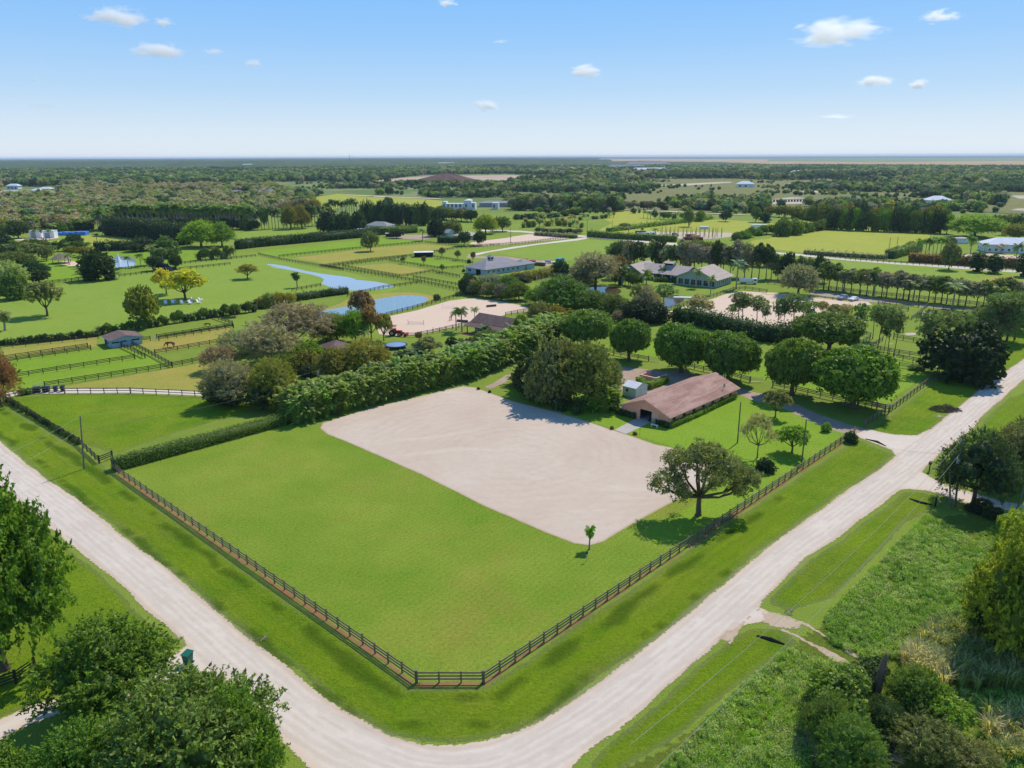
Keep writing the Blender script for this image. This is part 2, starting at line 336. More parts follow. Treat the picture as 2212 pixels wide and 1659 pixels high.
road_out = [(2460, 633), (2330, 735), (2212, 822), (2174, 856), (2126.5, 896), (2109, 920.7), (2083.5, 942), (2029, 985.8), (2004, 1010), (1995, 1020), (2020, 1036), (2047, 1049), (2100, 1062), (2156, 1080), (2194, 1087), (2250, 1096), (2250, 1116), (2188, 1106.8), (2156, 1098), (2083.5, 1087), (2056, 1078), (2025.7, 1067), (1998.6, 1060), (1960, 1057), (1946, 1059), (1921, 1079.7), (1866.8, 1119.4), (1812.6, 1162.8), (1741, 1206), (1652.5, 1299.5), (1648, 1312), (1680, 1327), (1690, 1340), (1640, 1345), (1608, 1352), (1599, 1356), (1563.6, 1379.5), (1474.7, 1459), (1381.7, 1543.9), (1292.8, 1615), (1244, 1659), (1180, 1740), (760, 1740), (657.7, 1659), (613, 1606), (540, 1530), (480, 1470), (449, 1459.5), (425, 1466), (330, 1500), (230, 1520), (124, 1548), (44, 1575), (0, 1601), (-140, 1660), (-140, 1600), (0, 1553), (66.7, 1521.7), (120, 1510), (230, 1478), (330, 1440), (400, 1395), (395, 1385), (306.7, 1317), (266.7, 1272.8), (222, 1237), (155.6, 1184), (102, 1139.5), (0, 1055), (-220, 890), (-220, 805)]
sheet('dirt_road', road_in + road_out, M_road, .028, ring=1.5, step=.9, jit=.07)
sheet('dirt_track', [(1640, 1312), (1690, 1326), (1742, 1346), (1735, 1360), (1680, 1362), (1640, 1352)], M_track, .03, ring=.8)
TRK = [[(1690, 1330), (1742, 1350), (1800, 1385), (1862, 1426)], [(1672, 1356), (1722, 1374), (1775, 1402), (1835, 1440)]]
sheet('dirt_track', [(1872, 1236), (1836, 1262), (1800, 1300), (1782, 1340), (1790, 1344), (1812, 1312), (1846, 1276), (1882, 1246)], M_track, .02, ring=.8)
sheet('grass_verge', [(2180, 858), (2132, 900), (2113, 923), (2088, 944), (2033, 987), (2000, 1018), (2028, 1034), (2100, 1055), (2260, 1080), (2260, 830)], M_verge, .012)
sheet('grass_verge', [(1998, 1063), (1950, 1062), (1871, 1121), (1817, 1165), (1745, 1208), (1657, 1300), (1700, 1322), (1800, 1290), (1860, 1240), (1960, 1130), (2040, 1085)], M_verge, .013)
sheet('grass_verge', [(1610, 1357), (1567, 1383), (1479, 1463), (1386, 1547), (1297, 1618), (1240, 1680), (1300, 1700), (1470, 1590), (1640, 1450), (1730, 1390), (1690, 1362)], M_verge, .013)
sheet('grass_verge', [(0, 1059), (98, 1141), (150, 1186), (217, 1239), (262, 1275), (302, 1320), (390, 1388), (300, 1440), (120, 1505), (0, 1550), (-140, 1600), (-200, 1300), (-140, 950)], M_verge, .014)
sheet('grass_verge', [(2212, 783), (2140, 832), (2074, 880), (2038, 908), (2010, 929), (1979, 942), (1930, 940), (1880, 926), (1960, 870), (2030, 815), (2150, 735), (2212, 700), (2420, 600)], M_verge, .013)
sheet('driveway', Z('h', (860, 1402), (700, 1365), (500, 1290), (330, 1220), (200, 1165), (90, 1130), (0, 1110)) + Z('g', (2080, 1080), (1950, 1040), (1900, 1085), (1960, 1115), (2110, 1170)) + Z('h', (0, 1185), (120, 1225), (330, 1320), (520, 1400), (700, 1460), (780, 1480), (860, 1490)), M_gravel, .02, ring=.6)
sheet('gravel_yard', Z('g', (820, 820), (900, 850), (1010, 870), (1140, 880), (1300, 900), (1500, 890), (1620, 930), (1700, 980), (1450, 1060), (1200, 1130), (1120, 1160), (1000, 1150), (900, 1060), (840, 960), (790, 880)), M_gravel, .02)
sheet('footpath', Z('g', (0, 915), (-60, 935), (-170, 1005), (-250, 1040), (-200, 1065), (-110, 1020), (0, 975)), M_gravel, .018, ring=.4)
sheet('concrete_apron', Z('g', (1085, 1305), (1195, 1300), (1190, 1350), (985, 1447), (885, 1412)), sand('concrete', rgb(190, 188, 186), rgb(202, 200, 198), rgb(168, 166, 164), edge=False), .034, ring=.2, jit=0)
# ---- left paddocks
sheet('lane', Z('e', (0, 1100), (150, 1072), (300, 1062), (560, 1055), (1100, 1055), (1500, 1068), (1800, 1085), (1890, 1090), (1890, 1120), (1800, 1122), (1560, 1108), (1140, 1092), (560, 1092), (300, 1100), (0, 1130)), M_road, .02, ring=.4)
sheet('dry_paddock', Z('e', (200, 1060), (560, 1030), (1500, 870), (1900, 800), (1990, 900), (1900, 1080), (1800, 1083), (1100, 1052), (560, 1052)), M_dry, .014)
sheet('dry_paddock', Z('e', (0, 700), (400, 660), (850, 600), (860, 690), (740, 700), (0, 800)), M_dry, .014)
sheet('dry_paddock', Z('e', (1200, 640), (2000, 520), (1990, 640), (1350, 745), (1200, 690)), M_dry, .014)
sheet('paddock', Z('e', (0, 820), (780, 720), (1200, 700), (1490, 860), (390, 1040), (0, 1080)), M_lawn, .015)
sheet('lawn', Z('e', (60, 1130), (560, 1105), (1140, 1105), (1800, 1135), (2300, 1200), (2212, 1250), (1560, 1420), (990, 1620), (700, 1536), (60, 1170)), M_verge, .015)
sheet('horse_pasture', [(-160, 660), (0, 642), (250, 592), (400, 570), (556, 548), (650, 560), (760, 590), (870, 622), (830, 640), (740, 630), (640, 640), (553, 668), (0, 745), (-160, 770)], M_bright, .016)
# ---- ponds
tw = NT('pond_water'); pp = tw.pos()
nb = tw.bump(tw.noise(pp, 1.2, 3, .6), .12, .05)
pad = tw.mr(tw.noise(pp, 1.1, 5, .75), .50, .56); at = tw.n('Attribute', attribute_name='edge')
def water(name, deep, padc, amount, rough=.06):
    t = NT(name); p = t.pos(); wb = t.bsdf(deep, rough, t.bump(t.noise(p, 2.0, 3, .6), .05, .05), .6)
    pd = t.bsdf(t.mix(t.noise(p, 3), padc, tuple(c * 1.5 for c in padc[:3]) + (1,)), .6, None, .3)
    n2 = t.mr(t.noise(p, 2.6, 5, .75), .52 - amount * .1, .62 - amount * .1); n3 = t.mr(t.noise(p, .05, 3, .6), .35, .6) if amount < .5 else 1.0
    f = t.math('MULTIPLY', t.math('GREATER_THAN', n2, .5), n3 if not isinstance(n3, float) else 1.0)
    mx = t.n('MixShader'); t.l(f, mx.inputs[0]); t.l(wb, mx.inputs[1]); t.l(pd, mx.inputs[2]); return t.done(mx.outputs[0])
W1 = water('canal_water', rgb(156, 166, 178), rgb(110, 130, 76), .05)  # body colour lightened to carry the sky's reflection
W2 = water('lily_pond_water', rgb(96, 124, 156), rgb(132, 152, 136), .5)  # blue body colour has the reflected sky painted in
W3 = water('brown_water', rgb(70, 54, 34), rgb(96, 96, 60), .1)
sheet('canal', Z('f', (110, 0), (300, 30), (560, 85), (760, 105), (1000, 125), (1190, 160), (1185, 180), (980, 205), (780, 205), (690, 195), (600, 160), (560, 145), (610, 115), (560, 85), (400, 50), (150, 0)), W1, .022, ring=.1, smooth=1, kind='structure')
sheet('canal', Z('b', (70, 1050), (200, 1060), (360, 1095), (520, 1130), (760, 1160), (900, 1190), (640, 1200), (560, 1229), (600, 1180), (470, 1140), (320, 1110), (180, 1080)), W1, .024, ring=.1, smooth=1)
sheet('pond_bank', Z('f', (420, 385), (700, 330), (800, 270), (1020, 235), (1280, 215), (1480, 235), (1600, 280), (1420, 340), (1150, 420), (760, 480), (560, 490)), M_dry, .018, smooth=1)
sheet('pond', Z('f', (470, 400), (700, 358), (900, 318), (1060, 275), (1280, 245), (1440, 255), (1500, 275), (1440, 320), (1340, 360), (1130, 410), (900, 440), (700, 455), (540, 455)), W2, .026, ring=.1, smooth=2)
sheet('pond', Z('a', (980, 990), (1080, 980), (1160, 1000), (1180, 1050), (1130, 1080), (1020, 1085), (960, 1060), (950, 1020)), W1, .024, ring=.1, smooth=2)
sheet('pond', Z('a', (290, 870), (420, 862), (560, 870), (540, 905), (380, 905), (300, 895)), W1, .024, ring=.1, smooth=1)
sheet('pond', Z('g', (640, 180), (880, 170), (960, 210), (900, 250), (740, 250), (620, 215)), W3, .024, ring=.1, smooth=1)
sheet('pond', Z('g', (1320, 260), (1420, 240), (1490, 275), (1480, 300), (1400, 330), (1350, 370), (1300, 330)), W3, .024, ring=.1, smooth=1)
# ---- second and third arenas
sheet('sand_arena', Z('u', (0, 1010), (120, 930), (500, 850), (900, 735), (1100, 708), (1260, 705), (1500, 735), (1800, 790), (1895, 815), (1900, 860), (1600, 910), (1100, 1040), (800, 1100), (560, 1150), (340, 1172), (230, 1170), (30, 1150), (0, 1100)), M_arena2, .02, ring=.3)
sheet('sand_arena', Z('v', (800, 785), (1030, 700), (1350, 620), (1560, 545), (1700, 525), (1900, 535), (2212, 550)) + Z('h', (0, 245), (200, 225), (420, 265), (700, 300), (860, 300), (900, 330), (700, 345), (420, 400), (500, 470), (300, 560), (0, 570)) + Z('g', (2120, 540), (1900, 490), (1600, 465), (1330, 430)), M_arena2, .02, ring=.3)
# ---- right: paddocks behind the ficus row
sheet('lawn', Z('g', (700, 690), (870, 660), (1210, 640), (2150, 700)) + Z('h', (0, 900), (480, 720), (1130, 780), (1400, 800), (1480, 930), (1300, 1000), (1050, 1200), (860, 1180), (500, 1110), (100, 1030)) + Z('g', (2100, 960), (1750, 900), (1200, 790)), M_lawn, .014)
sheet('lane', Z('h', (360, 215), (600, 225), (900, 270), (1300, 320), (1700, 360), (1900, 370), (1880, 390), (1500, 365), (1100, 320), (800, 300), (560, 270), (360, 235)), sand('lane_gravel', rgb(170, 160, 150), rgb(186, 176, 168), rgb(150, 138, 126)), .022, ring=.3)
for q in (((1160, 590), (1180, 570), (1240, 568), (1310, 575), (1290, 595), (1220, 598)), ((1290, 420), (1340, 385), (1440, 375), (1460, 390), (1370, 410), (1310, 450), (1280, 450)), ((1010, 665), (1060, 655), (1110, 665), (1060, 680))):
    sheet('sand_patch', Z('h', *q), M_pale, .024, ring=.8)
sheet('sand_patch', Z('h', (1370, 1310), (1440, 1265), (1600, 1235), (1640, 1250), (1530, 1310), (1450, 1340)), M_pale, .03, ring=1.6, smooth=1)
# ---- far ground
sheet('bright_pasture', Z('c', (-140, 955), (250, 890), (640, 840), (900, 855), (1100, 880), (1000, 960), (700, 1010), (500, 1025), (200, 1015), (0, 990)), M_bright, .03)
sheet('gravel_yard', Z('c', (-420, 960), (-380, 985), (-60, 985), (180, 1015), (400, 1030), (330, 1075), (150, 1065), (0, 1040), (-60, 1010), (-400, 1000)), M_gravel, .034)
sheet('driveway', Z('c', (-390, 975), (-200, 940), (0, 905), (640, 822), (660, 832), (560, 850), (240, 885), (0, 922), (-190, 950), (-330, 985)), M_road, .036, ring=.3)
sheet('dirt_road', Z('c', (-260, 755), (80, 765), (300, 785), (600, 805), (830, 825), (1100, 850), (1400, 872), (1700, 890), (2212, 945)) + Z('d', (250, 965), (700, 1010), (1200, 1045), (1700, 1075), (2212, 1110), (2212, 1130), (1600, 1090), (1100, 1055), (700, 1025), (240, 980)) + Z('c', (2212, 960), (1700, 905), (1300, 885), (1100, 862), (800, 838), (600, 820), (300, 798), (80, 778), (-260, 768)), M_road, .04, ring=.4)
sheet('sand_arena', Z('c', (0, 815), (150, 795), (400, 810), (560, 825), (420, 838), (200, 860), (0, 880)) + Z('b', (1960, 900), (1840, 880), (1860, 865), (2212, 820)), M_arena2, .034, ring=.3)
sheet('sand_arena', Z('d', (1600, 985), (1800, 960), (2260, 985), (2260, 1040), (1900, 1020), (1650, 1000)), M_arena2, .044, ring=.3)
sheet('hay_field', Z('d', (0, 830), (300, 770), (520, 748), (1000, 765), (1460, 790), (1400, 830), (1200, 880), (1040, 960), (1030, 1000), (800, 985), (240, 950), (0, 920), (-150, 905), (-150, 850)), M_hay, .03)
sheet('hay_field', Z('c', (740, 760), (860, 700), (760, 650), (900, 600), (1100, 590), (1300, 680), (1440, 690), (1700, 665), (2212, 690)) + Z('d', (50, 700), (50, 760), (-100, 790)) + Z('c', (2000, 800), (1700, 790), (1300, 790), (900, 800)), M_hay, .032)
sheet('hay_field', Z('c', (2050, 860), (2212, 835)) + Z('d', (100, 820), (100, 900), (0, 905)) + Z('c', (2212, 900), (2100, 910)), M_hay, .033)
sheet('pasture', Z('d', (430, 1010), (800, 1035), (1300, 1065), (2212, 1130), (2300, 1200), (2212, 1260), (1400, 1200), (1000, 1150), (600, 1090)), M_bright, .03)
sheet('dry_patch', Z('d', (1750, 1160), (2212, 1150), (2212, 1229), (2000, 1225), (1850, 1200)), M_dry, .036, ring=4)
sheet('building_site', Z('c', (1060, 790), (1200, 770), (1300, 780), (1500, 775), (1990, 785), (2020, 800), (1800, 830), (1600, 845), (1480, 850), (1440, 830), (1180, 810)), M_pale, .038, ring=.6)
sheet('farm_pasture', Z('b', (-170, 790), (0, 765), (600, 735), (860, 770), (870, 790), (940, 795), (500, 835), (0, 880), (-170, 900)), M_bright, .03)
sheet('farm_pasture', Z('b', (20, 940), (560, 880), (1060, 832), (1290, 845), (1440, 870), (1000, 905), (300, 990), (30, 975)), M_lawn, .03)
sheet('farm_pasture', Z('b', (320, 1000), (1000, 912), (1460, 880), (1740, 905), (1400, 960), (900, 1020), (620, 1058)), M_dry, .032)
sheet('farm_pasture', Z('b', (800, 1075), (1150, 1045), (1520, 1110), (1270, 1150), (1100, 1130)), M_dry, .032)
sheet('farm_pasture', Z('b', (1200, 1020), (1500, 1000), (1870, 1055), (1640, 1095), (1400, 1060)), M_lawn, .032)
sheet('gravel_yard', Z('b', (1150, 810), (1250, 800), (1500, 800), (1560, 820), (1450, 845), (1200, 830)), M_gravel, .034)
sheet('hay_field', Z('b', (520, 570), (480, 480), (700, 445), (1100, 465), (1610, 505), (1620, 540), (1500, 580), (1100, 545), (800, 545), (600, 600)), M_hay, .06)
sheet('gravel_yard', Z('a', (100, 845), (250, 825), (470, 815), (530, 825), (400, 845), (150, 850)), M_arena2, .05)
sheet('gravel_yard', Z('a', (470, 1050), (560, 1025), (680, 1030), (760, 1060), (620, 1075)), M_arena2, .05)
sheet('lawn', Z('a', (380, 860), (560, 840), (780, 800), (1160, 835), (1130, 890), (820, 900), (760, 890)), M_hay, .03)
sheet('lawn', Z('a', (350, 1000), (900, 950), (1200, 935), (1560, 940), (1700, 940), (1700, 1020), (1000, 1120), (400, 1220), (350, 1229)), M_lawn, .02)
# ---- marsh, everglades, quarry, far waters
def far(name, zone, pts, mat, z): return sheet(name, Z(zone, *pts), mat, z, ring=2, step=40, jit=0)
far('sawgrass_plain', 'c', [(820, 195), (870, 168), (1300, 185), (2212, 190), (2212, 150), (880, 140), (540, 160)], M_tan, .5)
far('sawgrass_plain', 'd', [(0, 165), (900, 172), (2400, 160), (2400, 238), (1000, 225), (0, 205)], M_tan, .55)
far('marsh', 'c', [(0, 330), (900, 300), (2212, 285), (2212, 600), (1700, 610), (900, 590), (0, 480)], M_marsh, .3)
far('marsh', 'd', [(0, 285), (2400, 290), (2400, 640), (1200, 560), (0, 610)], M_marsh, .35)
far('mud_flat', 'b', [(950, 325), (1500, 295), (2212, 285), (2500, 300), (2650, 325), (2212, 345), (1500, 352), (1000, 338)], M_mud, .45)
far('far_pond', 'b', [(1300, 340), (1480, 335), (1560, 350), (1450, 360), (1320, 355)], W1, .6)
far('pale_flat', 'd', [(0, 500), (200, 478), (480, 480), (500, 500), (560, 490), (620, 470), (700, 475), (720, 490), (640, 510), (460, 530), (60, 545), (0, 540)], M_pale, .5)
far('pale_flat', 'd', [(60, 430), (400, 422), (600, 425), (590, 440), (300, 440)], M_pale, .5)
far('far_pond', 'd', [(50, 372), (200, 355), (530, 350), (520, 362), (200, 372)], M_pale, .55)
far('pale_flat', 'd', [(2090, 465), (2212, 460), (2400, 470), (2400, 500), (2180, 500)], M_pale, .5)
far('pale_flat', 'd', [(2050, 600), (2120, 580), (2212, 570), (2400, 570), (2400, 608), (2212, 608)], M_pale, .5)
far('pale_flat', 'c', [(1230, 375), (1500, 360), (1900, 340), (1900, 352), (1500, 378), (1260, 385)], M_pale, .5)
far('pale_flat', 'c', [(1880, 438), (2212, 430), (2212, 440), (1900, 445)], M_pale, .5)
far('far_road', 'c', [(940, 580), (1400, 600), (2212, 640), (2212, 646), (1400, 608), (940, 588)], M_road, .5)
far('far_road', 'b', [(780, 455), (1100, 470), (1600, 490), (1600, 496), (1100, 478), (780, 460)], M_road, .5)

def strip(name, pts, off, w, mat, z, **k):            # band that runs along a line of photo points, shifted sideways
    p = [Vector(G(*q)) for q in pts]; L, Rr = [], []
    for i, v in enumerate(p):
        d = (p[min(i + 1, len(p) - 1)] - p[max(i - 1, 0)]).normalized(); n = Vector((d.y, -d.x, 0)); L.append((v + n * (off - w / 2))[:2]); Rr.append((v + n * (off + w / 2))[:2])
    return sheet(name, L + Rr[::-1], mat, z, world=True, **k)
M_rutl = sand('packed_marl', rgb(222, 216, 211), rgb(230, 225, 220), rgb(212, 204, 197), soft=.15); M_rutd = sand('loose_marl', rgb(210, 199, 188), rgb(216, 206, 196), rgb(200, 187, 174), soft=.15)
def near_mid(pi, lo):                                  # centre line of the road between its two edges
    a = Vector(G(*pi)); best, bd = None, 1e9
    for q0, q1 in zip(lo[:-1], lo[1:]):
        u, v = Vector(G(*q0)), Vector(G(*q1)); t = max(0, min(1, (a - u).dot(v - u) / max(1e-9, (v - u).length_squared))); c = u.lerp(v, t); 
        if (c - a).length < bd: best, bd = c, (c - a).length
    return tuple(P([((a + best) / 2)[:]])[0])
outR = [(2460, 633), (2330, 735), (2212, 822), (2109, 920.7), (1990, 1022), (1921, 1079.7), (1812.6, 1162.8), (1741, 1206), (1652.5, 1299.5), (1563.6, 1379.5), (1474.7, 1459), (1381.7, 1543.9), (1292.8, 1615), (1180, 1740), (760, 1740), (613, 1606), (449, 1459.5), (400, 1400), (306.7, 1317), (222, 1237), (155.6, 1184), (102, 1139.5), (0, 1055), (-220, 890)]
mids = [near_mid(q, outR) for q in [(0, 951), (66.7, 1006), (200, 1099.5), (355.5, 1219.5), (444.4, 1295), (622, 1437), (737.3, 1530.6)]] + [(860, 1658), (985, 1672), (1100, 1655)] + [near_mid(q, outR) for q in [(1248.4, 1503.9), (1381.7, 1406), (1519, 1292.8), (1652.5, 1184), (1741, 1121.7), (1830, 1055), (1901, 1010.6), (2009, 926), (2071.5, 876), (2134, 826), (2212, 773.5), (2420, 615)]]
mw = [Vector(G(*q)) for q in mids]
for _ in range(2): mw = [mw[0]] + [v for a, b in zip(mw[:-1], mw[1:]) for v in (a.lerp(b, .25), a.lerp(b, .75))] + [mw[-1]]
mids = [tuple(P([v[:]])[0]) for v in mw]
for o_, w_, m_ in ((-1.7, .9, M_rutl), (-.2, .8, M_rutl), (1.5, .9, M_rutl), (-.95, .6, M_rutd), (.65, .7, M_rutd), (2.4, .8, M_rutd), (-2.6, .8, M_rutd)): strip('tyre_track', mids, o_, w_, m_, .032, ring=.35, step=.8, jit=.1)
sheet('rough_grass', Z('r', (540, 1020), (640, 960), (700, 900), (900, 690), (1180, 430), (1659, 400), (2000, 500), (2100, 1900), (-500, 1900), (-350, 1659), (0, 1480), (250, 1280), (480, 1080)), M_rough, .011, ring=1.5)

for q in TRK: strip('dirt_track', q, 0, 1.0, M_track, .026, ring=.3, step=.7, jit=.12)
strip('bare_soil', [(1640, 1310), (1600, 1345), (1562, 1380)], -.3, .8, M_track, .03, ring=.35, step=.7, jit=.2)

M_band = grass('grass_band', rgb(128, 172, 30), rgb(116, 164, 26), rgb(136, 170, 50), bmp=.6, soft=.5); M_band2 = grass('grass_band_dark', rgb(88, 140, 26), rgb(80, 132, 24), rgb(104, 146, 44), bmp=1.0, soft=.5)
iv = [Vector(G(*q)) for q in [(-40, 838), (246, 1019), (560, 1240), (897, 1478), (1048, 1478), (1300, 1308), (1475, 1190), (1660, 1062), (1840, 941)]]
ivp = [tuple(P([v[:]])[0]) for v in iv]
for o_, w_, m_ in ((2.3, 1.6, M_band2), (4.6, 2.2, M_band), (7.0, 1.4, M_band2)): strip('verge_band', ivp[:7] if o_ > 6 else ivp[:8], o_, w_, m_, .0165, ring=.9, step=1.2, jit=.3)  # lighter and darker grass strips along the verge
# ---------------------------------------------------------------- foliage
def leafmat(name, attr=None, trans=.36):
    t = NT(name)
    if attr:
        a = t.n('Attribute', attribute_name=attr, attribute_type='INSTANCER'); base = a.outputs['Color']
    else:
        oi = t.n('ObjectInfo'); base = oi.outputs['Color']
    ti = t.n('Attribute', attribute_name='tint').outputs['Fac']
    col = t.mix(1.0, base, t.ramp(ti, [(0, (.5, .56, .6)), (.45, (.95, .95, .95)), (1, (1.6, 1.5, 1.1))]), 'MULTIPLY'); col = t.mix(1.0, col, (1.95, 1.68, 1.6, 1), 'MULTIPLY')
    pr = t.bsdf(col, .55, None, .28); tr = t.n('BsdfTranslucent'); t.l(t.mix(1.0, col, (1.35, 1.35, .7, 1), 'MULTIPLY'), tr.inputs[0])
    mx = t.n('MixShader'); mx.inputs[0].default_value = trans; t.l(pr, mx.inputs[1]); t.l(tr.outputs[0], mx.inputs[2]); return t.done(mx.outputs[0])
M_leaf = leafmat('leaf'); M_leafi = leafmat('leaf_far', 'tone')
M_bark = paint('bark', rgb(108, 92, 76), .95, .3, 3, .1); M_palmbark = paint('palm_bark', rgb(150, 140, 126), .9, .2, 2, .1); M_pinebark = paint('pine_bark', rgb(110, 86, 70), .95, .3, 3, .1)
def unit(v): return v / (np.linalg.norm(v, axis=-1, keepdims=True) + 1e-9)
def leafquads(P0, N, size, rg, aspect=.55):
    n = len(P0); N = unit(N + rg.randn(n, 3) * .55); T = unit(np.cross(N, rg.randn(n, 3))); B = np.cross(N, T)
    s = size * (0.6 + .8 * rg.rand(n, 1)); T = T * s; B = B * s * aspect
    V = np.stack([P0 - T, P0 + B - T * .1, P0 + T, P0 - B - T * .1], 1).reshape(-1, 3); return V, np.arange(4 * n).reshape(-1, 4)
def crownmesh(name, seed, lobes, npuff, per, pr, leaf, aspect=.55, core=.78, low=-.35, shell=(.82, 1.04), mat=None, sprig=0):
    rg = np.random.RandomState(seed); L = np.array(lobes, float); A = (L[:, 3] * L[:, 4] + L[:, 3] * L[:, 5]); A /= A.sum()
    k = rg.choice(len(L), npuff * 3, p=A); u = unit(rg.randn(len(k), 3)); keep = (u[:, 2] > low) | (rg.rand(len(k)) < .25); k, u = k[keep], u[keep]
    wv = rg.randn(7, 3) * 2.2; wob = 1 + .11 * np.sin(u @ wv[0] * 1.5 + k) + .08 * np.sin(u @ wv[1] * 3 + 2 * k)
    c = L[k, :3] + L[k, 3:] * u * (shell[0] + (shell[1] - shell[0]) * rg.rand(len(k), 1)) * wob[:, None]
    ok = np.ones(len(k), bool)
    for j in range(len(L)):
        q = np.linalg.norm((c - L[j, :3]) / L[j, 3:], axis=1); ok &= (q > .78) | (k == j)
    c, u = c[ok][:npuff], u[ok][:npuff]; n = len(c)
    pt = rg.rand(n); rr = pr * (.6 + .8 * rg.rand(n))
    v = unit(rg.randn(n, per, 3) + u[:, None] * .55 + np.array([0, 0, .25])); pos = c[:, None] + v * rr[:, None, None] * (.45 + .65 * rg.rand(n, per, 1)) * np.array([1, 1, .75])
    if sprig:
        ax = unit(u + rg.randn(n, 3) * .45 + np.array([0, 0, .15])); tt = rg.rand(n, per, 1); pos = c[:, None] + ax[:, None] * tt * rr[:, None, None] * sprig + v * rr[:, None, None] * .55 * (1.05 - tt)
    V, F = leafquads(pos.reshape(-1, 3), v.reshape(-1, 3), leaf, rg, aspect)
    tint = np.clip(np.repeat(pt * .65, per) + rg.rand(n * per) * .35, 0, 1)
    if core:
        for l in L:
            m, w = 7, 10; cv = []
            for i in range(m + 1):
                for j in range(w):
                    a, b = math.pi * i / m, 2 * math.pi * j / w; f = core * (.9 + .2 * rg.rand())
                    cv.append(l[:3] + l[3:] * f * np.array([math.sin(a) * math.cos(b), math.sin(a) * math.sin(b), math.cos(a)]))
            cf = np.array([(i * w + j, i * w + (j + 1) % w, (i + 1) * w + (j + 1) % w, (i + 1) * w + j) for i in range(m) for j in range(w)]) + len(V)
            V = np.vstack([V, cv]); F = np.vstack([F, cf]); tint = np.r_[tint, np.full(len(cf), .05)]  # core fixed at a dark tint, painting the shade between leaves
    me = mesh(name, V, F, mat or M_leaf); fattr(me, 'tint', tint); return me
def trunkmesh(name, h0, r, lobes, seed, mat=None, lean=0, sides=7):
    rg = random.Random(seed); b = MB(); fk = Vector((lean, 0, h0))
    b.tube([(0, 0, -.1), (r * .1, 0, h0 * .12), (lean * .4, r * .2, h0 * .55), fk], [r * 1.45, r * 1.05, r * .85, r * .8], sides)
    for l in lobes:
        e = Vector(l[:3]) + Vector((0, 0, l[5] * .1)); m = fk.lerp(e, .5) + Vector((rg.uniform(-.3, .3), rg.uniform(-.3, .3), -.12 * (e - fk).length))
        b.tube([fk - Vector((0, 0, r * .5)), m, e], [r * .6, r * .38, r * .14], max(4, sides - 2))
        for _ in range(3):
            e2 = e + Vector((rg.uniform(-.8, .8) * l[3], rg.uniform(-.8, .8) * l[4], rg.uniform(-.2, .8) * l[5])); b.tube([m, m.lerp(e2, .6) + Vector((0, 0, -.1)), e2], [r * .25, r * .15, r * .05], 4)
    return b.me(name, mat or M_bark, True)
PROTO = {}
def proto(kind, lobes, h0, r, npuff, per, pr, leaf, W, Ht, nvar=1, mat=None, lean=0, **k):
    out = []
    for v in range(nvar):
        rg = random.Random(len(kind) * 31 + v * 17 + npuff)
        lb = [tuple(x + (rg.uniform(-.2, .2) * l[3 + i % 3] if v else 0) for i, x in enumerate(l)) for l in lobes]
        out.append((trunkmesh('trunk', h0, r, lb, v + 3, mat, lean) if r else None, crownmesh('crown', npuff + v * 13, lb, npuff, per, pr, leaf, **k)))
    PROTO[kind] = (out, W, Ht)
def ring(n, r, z, rx, ry, rz, ph=0, jit=.2, seed=1):
    g = random.Random(seed); return [(r * math.cos(ph + 2 * math.pi * i / n) * g.uniform(1 - jit, 1 + jit), r * math.sin(ph + 2 * math.pi * i / n) * g.uniform(1 - jit, 1 + jit), z * g.uniform(1 - jit * .4, 1 + jit * .4), rx * g.uniform(1 - jit, 1 + jit), ry * g.uniform(1 - jit, 1 + jit), rz * g.uniform(1 - jit, 1 + jit)) for i in range(n)]
# clipped ficus: broad drum with domed top, short forked trunk
proto('ficus', [(0, 0, 5.3, 5.1, 5.1, 3.0)] + ring(9, 3.5, 4.9, 1.9, 1.9, 2.3, jit=.12), 2.0, .5, 900, 22, .72, .26, 11.4, 8.6, 3, core=.86, low=-.75, shell=(.9, 1.02))
# broad rounded tree, mid distance
proto('round', [(0, 0, 5.2, 3.2, 3.2, 2.8), (-2.1, .6, 4.4, 2.2, 2.2, 2), (2, -.7, 4.6, 2.2, 2.2, 2), (.4, 2, 4.5, 2.2, 2.1, 2), (-.2, -2.1, 4.3, 2.2, 2.2, 1.9)], 1.8, .28, 330, 16, .75, .33, 9, 8, 5, core=.62, sprig=1.3)
proto('open', [(0, 0, 6.2, 2.2, 2.2, 1.7), (-2.6, .4, 5.0, 1.7, 1.7, 1.3), (2.6, -.5, 5.2, 1.8, 1.8, 1.4), (.8, 2.4, 5.1, 1.6, 1.6, 1.3), (-.7, -2.5, 4.7, 1.7, 1.7, 1.2), (1.5, -1.2, 6.4, 1.4, 1.4, 1.1), (-1.6, 1.6, 6.0, 1.4, 1.4, 1.1)], 2.0, .26, 210, 14, .7, .3, 9, 8, 4, core=.5)
proto('fuzzy', [(0, 0, 5.0, 3.2, 3.2, 2.8), (-2, .6, 4.2, 2.4, 2.4, 2.1), (2, -.5, 4.3, 2.3, 2.3, 2.1), (.3, -2, 4.0, 2.2, 2.2, 1.9)], 1.5, .25, 420, 22, .95, .34, 9.4, 8, 4, core=.45, aspect=.16, shell=(.7, 1.02), sprig=1.8)
proto('vase', [(0, 0, 6.2, 1.9, 1.9, 1.8), (-1.2, .5, 5.2, 1.5, 1.5, 1.6), (1.3, -.3, 5.4, 1.5, 1.5, 1.5), (.2, 1.1, 5.0, 1.4, 1.4, 1.4)], 3.0, .17, 170, 14, .6, .27, 5.2, 8, 4, core=.6)
